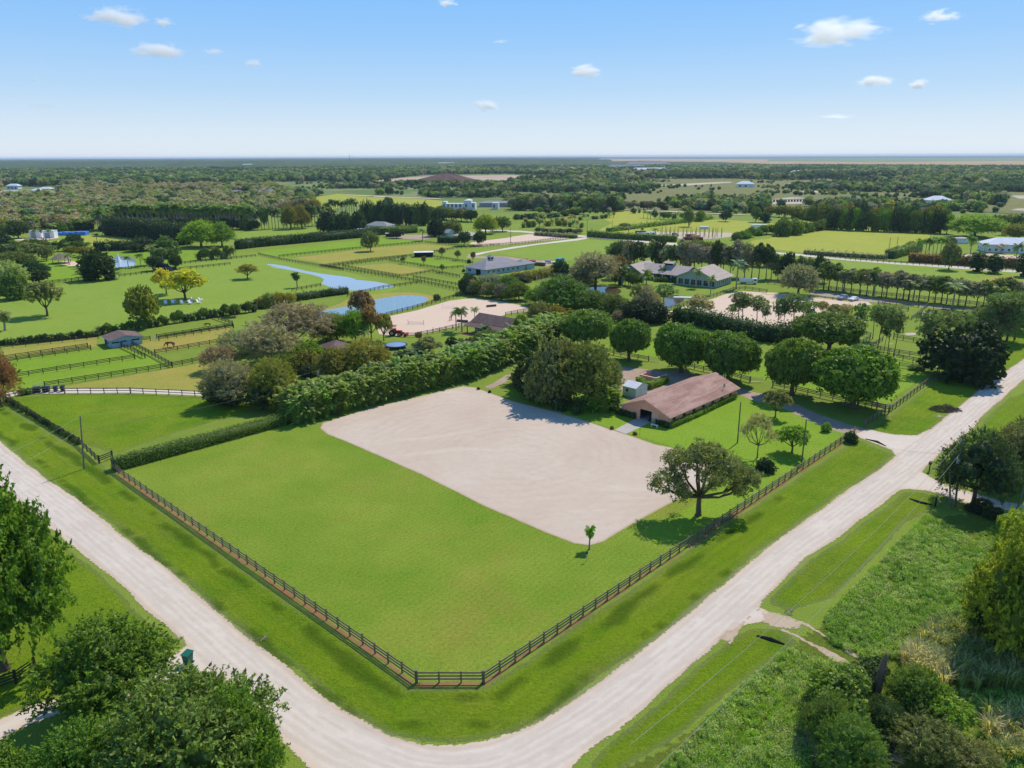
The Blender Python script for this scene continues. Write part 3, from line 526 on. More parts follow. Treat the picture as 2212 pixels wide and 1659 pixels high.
proto('pine', ring(7, 1.6, 8.6, 1.15, 1.15, .75, jit=.4, seed=4) + ring(5, 1.3, 6.9, .95, .95, .6, jit=.4, seed=9, ph=.5) + [(0, 0, 9.9, 1.5, 1.5, .9), (-.7, .5, 7.8, 1.1, 1, .6)], 6.2, .16, 230, 18, .55, .3, 5.6, 10.8, 5, mat=M_pinebark, lean=.3, core=.3, aspect=.2, sprig=1.1)
proto('dense', [(0, 0, 5.2, 3.6, 3.6, 4.3), (-2.6, .5, 3.6, 2.8, 2.8, 3.2), (2.6, -.5, 3.8, 2.9, 2.9, 3.3), (.4, -2.4, 3.3, 2.9, 2.7, 3), (0, 2.4, 3.6, 2.9, 2.9, 3)], 1.0, .3, 560, 15, .8, .33, 10.6, 9.6, 4, core=.76, low=-.8, sprig=1.2)
proto('column', [(0, 0, 3.6, 1.1, 1.1, 3.4), (.3, 0, 2.2, 1.1, 1.1, 2)], .5, .12, 110, 14, .5, .26, 2.9, 7.3, 2, core=.7)
proto('bush', [(0, 0, .8, 1.1, 1.1, .9), (.7, .3, .6, .7, .8, .7), (-.7, -.2, .6, .8, .7, .7)], 0, 0, 110, 12, .35, .15, 3.2, 1.9, 3, core=.75)
# live oak at the arena corner: open, spreading, leaning to one side
OAK = [(-3.9, -.3, 4.4, 1.9, 1.8, 1.3), (-2.5, 1, 5.9, 1.8, 1.8, 1.2), (-.9, -.8, 6.7, 1.9, 1.8, 1.1), (1.1, .6, 7.0, 1.9, 1.8, 1.1), (2.2, -.6, 5.9, 1.9, 1.8, 1.2), (3.4, .5, 4.9, 1.8, 1.8, 1.2), (5.3, -.4, 3.9, 1.7, 1.6, 1.4), (-3.1, -1.8, 3.6, 1.3, 1.2, 1.0), (.2, 2.3, 5.8, 1.7, 1.6, 1), (.4, -2.4, 5.0, 1.5, 1.4, 1), (-4.8, .4, 3.4, 1.0, 1.0, .9), (5.0, .3, 2.6, 1.0, 1, .8)]
proto('oak', OAK, 2.3, .33, 760, 20, .55, .16, 13, 8.2, 1, core=.3, aspect=.4, shell=(.5, 1.05))
proto('small_oak', OAK[:7], 2.4, .2, 300, 16, .6, .17, 12, 8.2, 1, core=.3, aspect=.45, shell=(.5, 1.05))
BIG = [(0, 0, 9.5, 4.2, 4.2, 3.6), (-3.4, 1, 7.6, 3.2, 3.2, 3), (3.3, -1, 7.9, 3.4, 3.2, 3), (1, 3.3, 7.5, 3.2, 3.2, 2.8), (-1, -3.5, 6.9, 3.3, 3.2, 2.9), (3.2, 3, 5.4, 2.6, 2.6, 2.3), (-3.6, -2.6, 5, 2.6, 2.6, 2.4), (4.6, -2.8, 5.2, 2.4, 2.4, 2.1), (-4.6, 2.6, 5.2, 2.3, 2.3, 2.1)]
proto('big', BIG, 3.2, .5, 1500, 20, .8, .24, 14.5, 13.2, 4, core=.6, aspect=.42, low=-.6, shell=(.7, 1.02), sprig=2.0)
proto('big_fine', BIG, 3.2, .45, 1500, 22, .7, .19, 14.5, 13.2, 3, core=.6, aspect=.32, low=-.6, shell=(.7, 1.02), sprig=1.9)
def fronds(rg, n, base, L, el0, el1, seg, leafl, wid, droop=1.0, az=None, b=None):
    V, F, T = [], [], []
    for i in range(n):
        a = rg.uniform(0, 2 * math.pi) if az is None else az + rg.uniform(-1, 1); el = R(el0 + (el1 - el0) * (i + .5) / n + rg.uniform(-8, 8)); p = Vector(base) if not callable(base) else Vector(base()); l = L * rg.uniform(.8, 1.1)
        h = Vector((math.cos(a), math.sin(a), 0)); side = Vector((-h.y, h.x, 0)); tn = rg.random(); prev = p
        for s in range(seg):
            f = s / seg; d = (h * math.cos(el) + Vector((0, 0, 1)) * math.sin(el)).normalized(); nx = prev + d * (l / seg)
            ll = leafl * (1 - .75 * abs(f - .35) ** 1.2) * (1 if s else .5)
            for sg in (-1, 1):
                hang = Vector((0, 0, -1)) * rg.uniform(.35, .8) * droop; o = (side * sg + hang + d * .5).normalized() * ll
                k = len(V); V += [prev, prev.lerp(nx, wid), prev.lerp(nx, wid) + o * .95 + d * .05, prev + o * .75]; F.append((k, k + 1, k + 2, k + 3)); T.append(min(1, tn * .6 + rg.random() * .35))
            prev = nx; el -= R(115 / seg) * (.45 + f) * droop
    return V, F, T
def palmproto(kind, Ht, L, n, seg, leafl, r=.16, el0=75, el1=-25, nvar=3, curve=.3, wid=.75, W=None):
    out = []
    for v in range(nvar):
        rg = random.Random(v * 7 + n); b = MB(); top = (curve * rg.uniform(.3, 1), curve * rg.uniform(-.6, .6), Ht)
        b.tube([(0, 0, -.1), (0, 0, .4), (top[0] * .4, top[1] * .4, Ht * .5), top], [r * 1.5, r * 1.1, r, r * .75], 7)
        V, F, T = fronds(rg, n, top, L, el0, el1, seg, leafl, wid); me = mesh('crown', [tuple(x) for x in V], np.array(F), M_leaf); fattr(me, 'tint', T); out.append((b.me('trunk', M_palmbark, True), me))
    PROTO[kind] = (out, W or L * 1.7, Ht + L * .45)
palmproto('palm', 7.2, 2.7, 18, 9, .75)
palmproto('royal', 8, 3.2, 22, 8, .9, .2, nvar=4)
palmproto('cabbage', 3.6, 1.5, 34, 5, .7, .17, 85, -70, 2, W=3.0)
palmproto('low_palm', 1.6, 2.4, 20, 8, .6, .14, 80, 5, 2, W=4.2)
def arecaproto(kind, h, w, n, nvar, L=2.3, leafl=.55):
    out = []
    for v in range(nvar):
        rg = random.Random(v + 50); V, F, T = [], [], []
        def base():
            f = rg.random() ** .7; q = rg.uniform(0, 2 * math.pi); rr = w * .42 * math.sqrt(rg.random()); return (rr * math.cos(q), rr * math.sin(q), f * (h - 1.3))
        V, F, T = fronds(rg, n, base, L, 80, 15, 7, leafl, .8, .9)
        V = [tuple(x) if x[2] > .02 else (x[0], x[1], .02) for x in V]; nq = len(V)
        g = np.random.RandomState(v); c = mesh('tmp', V, np.array(F)); bpy.data.meshes.remove(c)
        core = MB(); core.tube([(0, 0, 0), (0, 0, h * .45), (0, 0, h * .72)], [w * .36, w * .42, w * .2], 8)
        V += [tuple(x) for x in core.V]; F2 = [tuple(i + nq for i in f) for f in core.F]
        me = bpy.data.meshes.new('fronds'); me.from_pydata(V, [], [tuple(f) for f in F] + F2); me.materials.append(M_leaf); me.update(); fattr(me, 'tint', list(T) + [0.0] * len(F2)); out.append((None, me))  # core faces get the darkest tint as painted inner shade
    PROTO[kind] = (out, w + 1.2, h + .4)
arecaproto('areca', 7.0, 3.2, 95, 4)
arecaproto('areca_low', 3.4, 2.8, 70, 3, 1.8, .45)
COL = {k: rgb(*v) for k, v in dict(green=(76, 108, 34), mid=(84, 108, 44), dark=(50, 74, 36), deep=(38, 58, 32), olive=(98, 112, 62), grey=(112, 118, 94), ash=(116, 114, 92), gold=(112, 114, 46), lime=(110, 134, 38), silver=(116, 120, 94), yellow=(146, 150, 36), brown=(104, 98, 64), rust=(112, 92, 54), palm=(78, 104, 46), areca=(92, 118, 46), pine=(92, 116, 66), pale=(128, 138, 96), fresh=(92, 124, 36), teal=(60, 92, 62)).items()}
NAMES = dict(ficus='ficus_tree', round='broadleaf_tree', open='broadleaf_tree', fuzzy='bare_twigged_tree', vase='row_tree', pine='pine_tree', dense='dense_tree', column='columnar_tree', bush='bush', oak='oak_tree', small_oak='young_tree', big='large_tree', big_fine='large_tree', palm='palm_tree', royal='royal_palm', cabbage='cabbage_palm', low_palm='low_palm', areca='areca_palm', areca_low='areca_palm')
CATS = dict(palm='palm', royal='palm', cabbage='palm', low_palm='palm', areca='palm', areca_low='palm', bush='bush')
def plant(kind, loc, sx, sz, col, label, group=None, rz=None, cat=None, name=None):
    pr = PROTO[kind][0]; tr, cr = pr[rnd.randrange(len(pr))]; nm = name or NAMES[kind]; ct = cat or CATS.get(kind, 'tree')
    rz = rnd.uniform(0, 6.28) if rz is None else rz; jv = [max(0, c * rnd.uniform(.88, 1.12)) for c in COL[col][:3]] + [1]
    if tr is None:
        o = link(nm, cr, None, loc); o.rotation_euler = (0, 0, rz); o.scale = (sx, sx, sz); o.color = jv; return tag(o, label, ct, group)
    e = empty(nm, loc, rz, label, ct, group); e.scale = (sx, sx, sz)
    link('trunk', tr, e); c = link('crown', cr, e); c.color = jv; return e
def T(kind, x, yb, yt, wpx, col, label, group=None, **k):
    if kind == 'ficus': wpx *= .93
    g = G(x, yb); h = hgt(x, yb, yt); d = depth(x, yb); W, Ht = PROTO[kind][1:]; sz = h / Ht; sx = wpx * d / FPX / W
    return plant(kind, g, sx, sz, col, label, group, **k)
ORD_ = 'first second third fourth fifth sixth seventh eighth ninth tenth eleventh twelfth thirteenth fourteenth fifteenth sixteenth seventeenth eighteenth nineteenth twentieth twenty-first twenty-second twenty-third twenty-fourth twenty-fifth twenty-sixth twenty-seventh twenty-eighth twenty-ninth thirtieth'.split()
ORD = ORD_ + ['thirty-' + w for w in ORD_[:9]] + ['fortieth'] + ['forty-' + w for w in ORD_[:9]] + ['fiftieth'] + ['fifty-' + w for w in ORD_[:9]]
def hedge(name, path, width, h, col, label, leaf=.14, dens=22, world=False, rough=.1, cat='hedge', group=None, gaps=0):
    """leafy box that follows a path of photo points on the ground"""
    rg = np.random.RandomState(int(path[0][0]) % 1000); p = [Vector(q) for q in path] if world else [Vector(G(*q)) for q in path]
    PV, NV = [], []; core = MB()
    for a, b in zip(p[:-1], p[1:]):
        d = b - a; L = d.length; d.normalize(); s = Vector((d.y, -d.x, 0)); n = int(L * (width + 2 * h) * dens)
        core.bar(a + Vector((0, 0, h * .45)), b + Vector((0, 0, h * .45)), width * .8, h * .86)
        t = rg.rand(n) * L; q = rg.rand(n) * (width + 2 * h); u = np.where(q < h, -width / 2, np.where(q > h + width, width / 2, q - h - width / 2)); z = np.where(q < h, q, np.where(q > h + width, q - h - width, h))
        nn = np.where((q < h)[:, None], -np.array(s)[None], np.where((q > h + width)[:, None], np.array(s)[None], np.array([[0, 0, 1.]])))
        wob = .5 + .5 * np.sin(t * 1.7 + rg.rand() * 6); pos = np.array(a)[None] + np.array(d)[None] * t[:, None] + np.array(s)[None] * u[:, None] + np.array([[0, 0, 1.]]) * z[:, None]
        pos += nn * (rg.randn(n, 1) * rough + (wob[:, None] - .5) * rough * 1.2); pos[:, 2] = np.maximum(pos[:, 2], .03); PV.append(pos); NV.append(nn)
    V, F = leafquads(np.vstack(PV), np.vstack(NV), leaf, rg, .6); k = len(V); n = len(F)
    V = np.vstack([V, np.array([tuple(v) for v in core.V])]); F = np.vstack([F, np.array(core.F) + k])
    o0 = np.array(p[0]); me = mesh(name, V - o0, F, M_leaf); fattr(me, 'tint', np.r_[rg.rand(n), np.zeros(len(core.F))])  # hedge core coloured darkest, as painted shade behind the leaves
    o = link(name, me, None, p[0]); o.color = COL[col]; return tag(o, label, cat, group)
# ---------------------------------------------------------------- fences
M_fence = paint('fence_wood', rgb(106, 91, 78), .38, .25, 2, .7); M_fence2 = paint('fence_wood_dark', rgb(54, 44, 38), .6, .25, 2, .4)
M_gate = paint('gate_metal', rgb(190, 190, 186), .4, .1, 2, .5, .6)
def postmesh(h, w, mat): 
    b = MB(); b.box(-w / 2, -w / 2, -.1, w / 2, w / 2, h); b.box(-w * .62, -w * .62, h, w * .62, w * .62, h + .04); return b.me('post', mat)
def railmesh(mat): b = MB(); b.box(0, -.03, -.075, 1, .03, .075); return b.me('rail', mat)
PM = {}
def fence(path, label, sp=2.6, h=1.35, rails=3, parts=True, mat=None, world=False, group=None, pw=.14, side=1, name='paddock_fence'):
    mat = mat or M_fence; p = [Vector(q) for q in path] if world else [Vector(G(*q)) for q in path]
    key = (mat.name, h, pw)
    if key not in PM: PM[key] = (postmesh(h, pw, mat), postmesh(h + .06, pw * 1.5, mat), railmesh(mat))
    pm, cm, rm = PM[key]; e = empty(name, p[0], 0, label, 'fence', group); J = MB(); pr = MB()
    zs = [h - .1 - i * (h - .3) / rails for i in range(rails)]
    for k, (a, b) in enumerate(zip(p[:-1], p[1:])):
        d = b - a; L = d.length; n = max(1, round(L / sp)); d.normalize(); s = Vector((d.y, -d.x, 0)); az = math.atan2(d.y, d.x); st = L / n
        for i in range(n + (k == len(p) - 2)):
            q = a + d * st * i + Vector((rnd.uniform(-.03, .03), rnd.uniform(-.03, .03), rnd.uniform(-.03, .03))) - p[0]
            if parts: o = link('post', cm if i in (0, n) else pm, e, q); o.rotation_euler = (rnd.uniform(-.015, .015), rnd.uniform(-.015, .015), az)
            else: pr.box(q.x - pw / 2, q.y - pw / 2, -.1, q.x + pw / 2, q.y + pw / 2, h)
            if i < n:
                for z in zs:
                    r0 = a + d * st * i + s * side * (pw / 2 + .032) - p[0] + Vector((0, 0, z + rnd.uniform(-.02, .02)))
                    if parts: o = link('rail', rm, e, r0); o.rotation_euler = (0, rnd.uniform(-.004, .004), az); o.scale = (st, 1, 1)
                    else: J.bar(r0, r0 + d * st, .04, .14)
    if not parts:
        tag(pr.build('posts', mat, e), kind='stuff'); tag(J.build('rails', mat, e), kind='stuff')
    return e
def gate(a, b, label, h=1.2):
    pa, pb = Vector(G(*a)), Vector(G(*b)); d = pb - pa; e = empty('pipe_gate', pa, math.atan2(d.y, d.x), label, 'gate'); L = d.length
    f = MB(); f.tube([(0.1, 0, .2), (.1, 0, h), (L - .1, 0, h), (L - .1, 0, .2), (.1, 0, .2)], .03, 5); f.build('frame', M_gate, e)
    for i in range(4):
        m = MB(); z = .35 + i * (h - .4) / 4; m.tube([(.1, 0, z), (L - .1, 0, z)], .02, 4); m.build('bar', M_gate, e)
sp = 2.25
fence([(246, 1016), (900, 1475)], 'brown three-rail fence running along the left dirt road beside the big paddock', sp)
fence([(900, 1475), (1045, 1475)], 'short three-bay brown fence cutting the near corner of the big paddock', 2.2)
fence([(1045, 1475), (1845, 938)], 'long brown three-rail fence along the right dirt road, from the near corner to the driveway', sp)
mul = lambda a, b, w, n: sheet('mulch_strip', [(G(*a)[0] + sx * w, G(*a)[1] + sy * w) for a, sx, sy in ((a, -n[0], -n[1]), (b, -n[0], -n[1]), (b, n[0], n[1]), (a, n[0], n[1]))], M_mulch, .018, ring=.35, world=True, step=.8)
for a, b in (((246, 1019), (903, 1479)), ((897, 1478), (1050, 1478)), ((1042, 1479), (1845, 941))):
    A = Vector(G(*a)); B = Vector(G(*b)); d = (B - A).normalized(); mul(a, b, .42, (d.y, -d.x))
fence(Z('e', (30, 1150), (690, 1536)) + [(215, 1001), (243, 990)], 'dark fence overgrown with vines along the left road, beyond the clipped hedge', 2.5, mat=M_fence2)
fence(Z('e', (50, 1135), (290, 1098), (560, 1098), (1130, 1096), (1800, 1126)), 'brown fence curving beside the pale lane above the left paddock', 2.9, rails=2, mat=M_fence)
fence(Z('e', (390, 1042), (1490, 870), (1830, 800)), 'dark fence below the grey-blue stable, above the dry paddock', 2.9, mat=M_fence2)
fence(Z('e', (0, 985), (1165, 800)), 'dark fence between the two green strips left of the grey-blue stable', 2.9, mat=M_fence2)
fence(Z('e', (40, 835), (785, 722)), 'dark fence ending left of the grey-blue stable, lower of a pair', 2.9, mat=M_fence2)
fence(Z('e', (30, 812), (760, 702)), 'dark fence ending left of the grey-blue stable, upper of a pair', 2.9, mat=M_fence2)
fence(Z('e', (0, 712), (850, 620)), 'dark fence in front of the leafy hedge left of the stable', 2.9, mat=M_fence2)
fence(Z('e', (1340, 760), (1990, 645)), 'dark fence below the grazing chestnut horse', 2.9, mat=M_fence2)
fence(Z('e', (1130, 672), (1490, 868)), 'dark fence slanting down from the grey-blue stable, right side of the alley', 2.6, mat=M_fence2)
fence(Z('e', (1050, 695), (1255, 792)), 'dark fence slanting down from the grey-blue stable, left side of the alley', 2.6, mat=M_fence2)
fence(Z('e', (1200, 650), (1300, 640)), 'short piece of dark fence right of the grey-blue stable', 2.6, mat=M_fence2)
fence(Z('e', (1355, 625), (2010, 520)), 'dark fence above the grazing chestnut horse, upper of a pair', 2.6, mat=M_fence2)
fence(Z('e', (1375, 640), (2020, 532)), 'dark fence above the grazing chestnut horse, lower of a pair', 2.6, mat=M_fence2)
fence(Z('e', (1830, 440), (2010, 505)), 'short dark fence by the distant foal', 2.6, mat=M_fence2)
gate((325, 736), (343, 734), 'grey pipe gate right of the grey-blue stable')
gate((73, 840), (95, 836), 'grey pipe gate at the lower left paddock by the pale lane')
fence(Z('g', (690, 705), (760, 730), (880, 762), (1000, 785), (1180, 818)), 'brown three-rail fence behind the gravel yard left of the barn', 2.6)
gate(Z('g', (1190, 815))[0], Z('g', (1275, 830))[0], 'pale pipe gate between the second and third clipped ficus trees')
fence(Z('g', (1360, 855), (1500, 870), (1900, 955), (2055, 1000)), 'brown three-rail fence behind the barn, under the ficus trees', 2.6)
gate(Z('g', (2060, 1000))[0], Z('g', (2170, 1000))[0], 'pale pipe gate behind the far end of the barn')
fence(Z('h', (40, 1040), (240, 1080), (670, 1180), (1010, 1245)), 'brown three-rail fence passing behind the last two ficus trees', 2.6)
fence(Z('h', (1475, 945), (1040, 1268)), 'pale-topped brown fence along the right road past the driveway', 2.4)
fence(Z('h', (1010, 1270), (833, 1388)), 'short fence in the shade of the last ficus by the driveway mouth', 2.3)
fence(Z('h', (770, 1200), (940, 1225), (1050, 1250)), 'brown fence joining the shaded corner under the last ficus', 2.6)
fence(Z('h', (1080, 790), (1430, 865)), 'lower dark fence of the small paddocks behind the ficus row', 2.6)
fence(Z('h', (1130, 868), (1460, 925)), 'lowest dark fence beside the large dark tree', 2.6)
fence(Z('h', (890, 715), (1130, 760), (1410, 800)), 'dark fence below the bright green pen behind the ficus row', 2.6)
fence(Z('h', (1085, 620), (1430, 680)), 'dark fence above the bright green pen behind the ficus row', 2.6)
fence(Z('h', (730, 710), (880, 630)), 'short slanting dark fence left of the pine trunks', 2.6)
fence(Z('h', (780, 590), (885, 610)), 'short level dark fence left of the pine trunks', 2.6)
fence(Z('h', (880, 705), (990, 640)), 'slanting dark fence among the pine trunks', 2.6)
fence(Z('h', (1240, 460), (1375, 350)), 'dark fence running up to the shaded lane', 2.6)
fence(Z('h', (1430, 360), (1770, 395)), 'dark fence below the right end of the shaded lane', 2.6)
fence(Z('h', (990, 310), (1300, 350)), 'upper dark fence below the middle of the shaded lane', 2.6)
fence(Z('h', (950, 330), (1210, 385)), 'lower dark fence below the middle of the shaded lane', 2.6)
fence(Z('h', (0, 145), (420, 190), (800, 235), (1000, 255), (1500, 305), (1900, 350)), 'long dark fence behind the shaded lane and its row of wind-swept trees', 2.8, h=1.6, rails=4)
fence(Z('h', (360, 262), (560, 285), (720, 305)), 'low dark rail beside the two parked cars', 2.8, h=.9, rails=2)
fence(Z('v', (560, 830), (1030, 690), (1400, 585), (1600, 520), (1750, 505), (2020, 545)), 'brown fence round the far end of the right sand arena', 2.8, parts=True)
# fences too small to pick apart
def ffence(zone, pts, label, **k): return fence(Z(zone, *pts), label, parts=False, mat=M_fence2, pw=.2, **k)
ffence('f', [(560, 0), (1000, 70), (1430, 140), (1770, 215)], 'double-rail fence above the canal, running right to the dark trees')
ffence('f', [(790, 260), (1100, 190), (1430, 145)], 'dark fence between the canal and the lily pond')
ffence('f', [(750, 5), (1240, 90), (1310, 85)], 'dark fence above the canal along the dry paddock')
ffence('f', [(1310, 85), (1530, 45)], 'slanting dark fence between two small paddocks left of the grey-roofed stable')
ffence('f', [(1530, 50), (1760, 95)], 'dark fence below the grey-roofed stable corner')
ffence('f', [(1360, 100), (1760, 170)], 'dark fence above the lily pond meadow')
ffence('u', [(0, 1020), (120, 925), (450, 840), (900, 715), (1100, 670), (1280, 665), (1500, 705), (1850, 780), (1960, 810)], 'dark fence round the far side of the jumping arena')
ffence('u', [(100, 1150), (340, 1185), (480, 1185), (700, 1140), (1100, 1050)], 'dark fence round the near side of the jumping arena')
ffence('u', [(1600, 925), (1900, 865)], 'dark fence at the right end of the jumping arena')
ffence('b', [(20, 975), (220, 1020), (600, 1085), (750, 1110)], 'dark fence along the near side of the long dry pasture')
ffence('b', [(200, 995), (900, 920), (1440, 870)], 'dark fence crossing behind the lone round tree')
ffence('b', [(600, 1075), (1000, 1020), (1370, 985), (1700, 925), (2000, 905), (2212, 880)], 'long dark fence rising to the far arena')
ffence('b', [(640, 1085), (1300, 1000)], 'second dark fence beside the long one rising right')
ffence('b', [(1150, 1030), (1600, 1100), (1790, 1085)], 'dark fence between the two small dry paddocks')
ffence('b', [(1490, 990), (1870, 1050)], 'dark fence above the small bare trees')
ffence('b', [(1460, 870), (1800, 905), (2100, 890)], 'dark fence below the farmhouse hedge')
ffence('c', [(0, 885), (200, 865), (460, 830), (560, 825)], 'dark fence beside the far arena')
ffence('c', [(650, 830), (950, 855)], 'dark fence on top of the bright pasture', h=1.1)
ffence('d', [(330, 975), (800, 1025), (1200, 1055), (1700, 1085), (2300, 1125)], 'long fence on the near side of the distant marl road')
ffence('e', [(400, 148), (620, 125), (860, 100)], 'dark fence at the left edge of the bright horse pasture')
ffence('e', [(1030, 90), (1320, 55), (1600, 25), (1990, -15)], 'dark fence along the upper edge of the bright horse pasture')
ffence('a', [(1030, 1105), (1300, 1080), (1600, 1050), (2212, 990)], 'dark fence in front of the fountain pond')
ffence('f', [(310, 215), (560, 170)], 'dark fence at the end of the clipped canal hedge')
ffence('p', [(-60, 1300), (80, 1250), (175, 1185)], 'dark fence under the big tree at lower left', h=1.6, rails=4)
# ---------------------------------------------------------------- buildings (local x along the front, y into the depth)
def roofmat(name, a, b, c, rz=0):
    t = NT(name); v = t.n('TexCoord').outputs['Object']
    st = t.noise(t.mapv(v, (1.3, .22, 1)), .55, 5, .6, .5); f = t.mr(st, .4, .6)
    col = t.mix(f, a, b); f2 = t.mr(t.noise(v, 1.2, 6, .75), .3, .7); col = t.mix(t.math('MULTIPLY', f2, .5), col, c)
    sp = t.mr(t.noise(v, 9, 3, .8), .3, .7); col = t.mix(1.0, col, t.ramp(sp, [(0, (.82, .82, .82)), (1, (1.12, 1.12, 1.12))]), 'MULTIPLY')
    wv = t.n('TexWave', wave_type='BANDS', bands_direction='X'); wv.inputs['Scale'].default_value = 1.4; wv.inputs['Distortion'].default_value = .6; t.l(v, wv.inputs['Vector'])
    return t.done(t.bsdf(col, .85, t.bump(t.math('ADD', sp, t.math('MULTIPLY', wv.outputs['Fac'], .3)), .35, .03), .15))
M_roofpink = roofmat('shingle_mauve', rgb(152, 118, 104), rgb(184, 150, 136), rgb(128, 96, 84))
M_roofbrown = roofmat('shingle_brown', rgb(112, 90, 84), rgb(126, 104, 98), rgb(92, 74, 70))
M_rooftan = roofmat('shingle_tan', rgb(172, 156, 146), rgb(184, 170, 160), rgb(158, 140, 130))
M_roofgrey = roofmat('shingle_grey', rgb(140, 136, 140), rgb(150, 148, 150), rgb(122, 118, 122))
M_roofwhite = roofmat('roof_white', rgb(208, 210, 214), rgb(220, 222, 224), rgb(190, 194, 200))
M_salmon = paint('salmon_wall', rgb(234, 164, 132), .85, .1, .6); M_salmon2 = paint('salmon_trim', rgb(220, 178, 156), .8, .08)
M_white = paint('white_paint', rgb(225, 226, 226), .6, .05); M_blue = paint('grey_blue_wall', rgb(156, 180, 194), .75, .08); M_sage = paint('sage_wall', rgb(168, 180, 160), .8, .08)
M_grey = paint('grey_paint', rgb(150, 152, 152), .7, .08); M_black = paint('opening_shade_paint', rgb(26, 26, 28), .9, .1); M_glass = paint('window_glass', rgb(34, 42, 50), .12, .1, spec=.6)  # M_black: near-black colour standing in for shade inside openings
M_metal = paint('galvanised', rgb(176, 182, 186), .4, .1, metal=.5); M_brick = paint('brick_patio', rgb(132, 84, 66), .9, .2, 4); M_steel = paint('dark_steel', rgb(50, 52, 56), .5, .1, metal=.4)
M_wood = paint('raw_timber', rgb(196, 160, 108), .8, .15); M_brownw = paint('brown_timber', rgb(110, 78, 56), .8, .2); M_shedw = paint('weathered_shed', rgb(222, 222, 212), .85, .18, 2.5)
def frame_at(px, az, name, label, cat='building'): return empty(name, G(*px), R(az), label, cat)
def wall(e, a, b, z0, z1, th, mat, ops=(), trim=None, door=None, pane=None, name='wall', inset=.08):
    """one wall from a to b with openings (s0, s1, za, zb, 'w'|'d'); windows get frame, pane"""
    a = Vector((*a, 0)); b = Vector((*b, 0)); d = (b - a); L = d.length; d.normalize(); nrm = Vector((d.y, -d.x, 0)); m = MB(); s = 0
    def seg(mb, s0, s1, q0, q1, t=th, off=0):
        p0 = a + d * s0 - nrm * (t / 2) + nrm * off; p1 = a + d * s1 - nrm * (t / 2) + nrm * off; zc = Vector((0, 0, (q0 + q1) / 2)); mb.bar(p0 + zc, p1 + zc, t, q1 - q0)
    for s0, s1, q0, q1, k in sorted(ops):
        if s0 > s: seg(m, s, s0, z0, z1)
        if q0 > z0 + .01: seg(m, s0, s1, z0, q0)
        if q1 < z1 - .01: seg(m, s0, s1, q1, z1)
        s = s1
    if s < L: seg(m, s, L, z0, z1)
    w = m.build(name, mat, e)
    for s0, s1, q0, q1, k in ops:
        if k == 'w':
            f = MB(); t = .07
            for x0, x1, y0, y1 in ((s0 - t, s1 + t, q1, q1 + t), (s0 - t, s1 + t, q0 - t, q0), (s0 - t, s0, q0, q1), (s1, s1 + t, q0, q1)): seg(f, x0, x1, y0, y1, .06, .035)
            fr = f.build('window', trim or M_white, e); g = MB(); seg(g, s0, s1, q0, q1, .03, -inset); g.build('pane', pane or M_glass, fr)
            for i in (1,): mu = MB(); seg(mu, (s0 + s1) / 2 - .025, (s0 + s1) / 2 + .025, q0, q1, .04, -.03); mu.build('mullion', trim or M_white, fr)
        elif k == 'd':
            f = MB(); t = .1
            for x0, x1, y0, y1 in ((s0 - t, s1 + t, q1, q1 + t), (s0 - t, s0, z0, q1), (s1, s1 + t, z0, q1)): seg(f, x0, x1, y0, y1, .08, .04)
            f.build('door_frame', trim or M_white, e)
    return w
def gable(e, W, L, h, pk, roof, wallm, over=.5, axis='y', trim=None, t=.12, x0=0, y0=0, ends=True, fascia=True):
    """gable roof over a W x L box; ridge along y (default) or x"""
    def V_(x, y, z): return Vector((x0 + x, y0 + y, z)) if axis == 'y' else Vector((x0 + y, y0 + x, z))
    if axis == 'x': W, L = L, W
    m = W / 2; sl = (pk - h) / m; zo = h - sl * over
    for sgn in (0, 1):
        ex = -over if sgn == 0 else W + over
        r = MB(); r.slab(V_(ex, -over, zo + .12), V_(ex, L + over, zo + .12), V_(m, L + over, pk + .12), V_(m, -over, pk + .12), t); r.build('roof', roof, e)
    if ends:
        for y in (0, L - .15):
            g = MB(); g.add([V_(0, y, h), V_(W, y, h), V_(m, y, pk - .02), V_(0, y + .15, h), V_(W, y + .15, h), V_(m, y + .15, pk - .02)], [(0, 1, 2), (5, 4, 3), (0, 3, 4, 1), (1, 4, 5, 2), (2, 5, 3, 0)]); g.build('gable', wallm, e)
    if fascia:
        f = MB()
        for y in (-over, L + over):
            for ex in (-over, W + over): f.bar(V_(ex, y, zo + .0), V_(m, y, pk + .0), .04, .18)
        for ex in (-over, W + over): f.bar(V_(ex, -over, zo + .02), V_(ex, L + over, zo + .02), .05, .16)
        f.build('fascia', trim or M_white, e)
def hip(e, W, L, h, pk, roof, over=.6, x0=0, y0=0, trim=None):
    A = [Vector((x0 - over, y0 - over, h)), Vector((x0 + W + over, y0 - over, h)), Vector((x0 + W + over, y0 + L + over, h)), Vector((x0 - over, y0 + L + over, h))]
    if L > W: r = [Vector((x0 + W / 2, y0 + W / 2, pk)), Vector((x0 + W / 2, y0 + L - W / 2, pk))]; faces = [(A[0], A[1], r[0]), (A[1], A[2], r[1], r[0]), (A[2], A[3], r[1]), (A[3], A[0], r[0], r[1])]
    else: r = [Vector((x0 + L / 2, y0 + L / 2, pk)), Vector((x0 + W - L / 2, y0 + L / 2, pk))]; faces = [(A[0], A[1], r[1], r[0]), (A[1], A[2], r[1]), (A[2], A[3], r[0], r[1]), (A[3], A[0], r[0])]
    m = MB()
    for f in faces: m.add(list(f), [tuple(range(len(f)))])
    m.add([a - Vector((0, 0, .15)) for a in A], [(3, 2, 1, 0)])
    for i in range(4): m.add([A[i], A[(i + 1) % 4], A[(i + 1) % 4] - Vector((0, 0, .15)), A[i] - Vector((0, 0, .15))], [(3, 2, 1, 0)])
    return m.build('roof', roof, e)
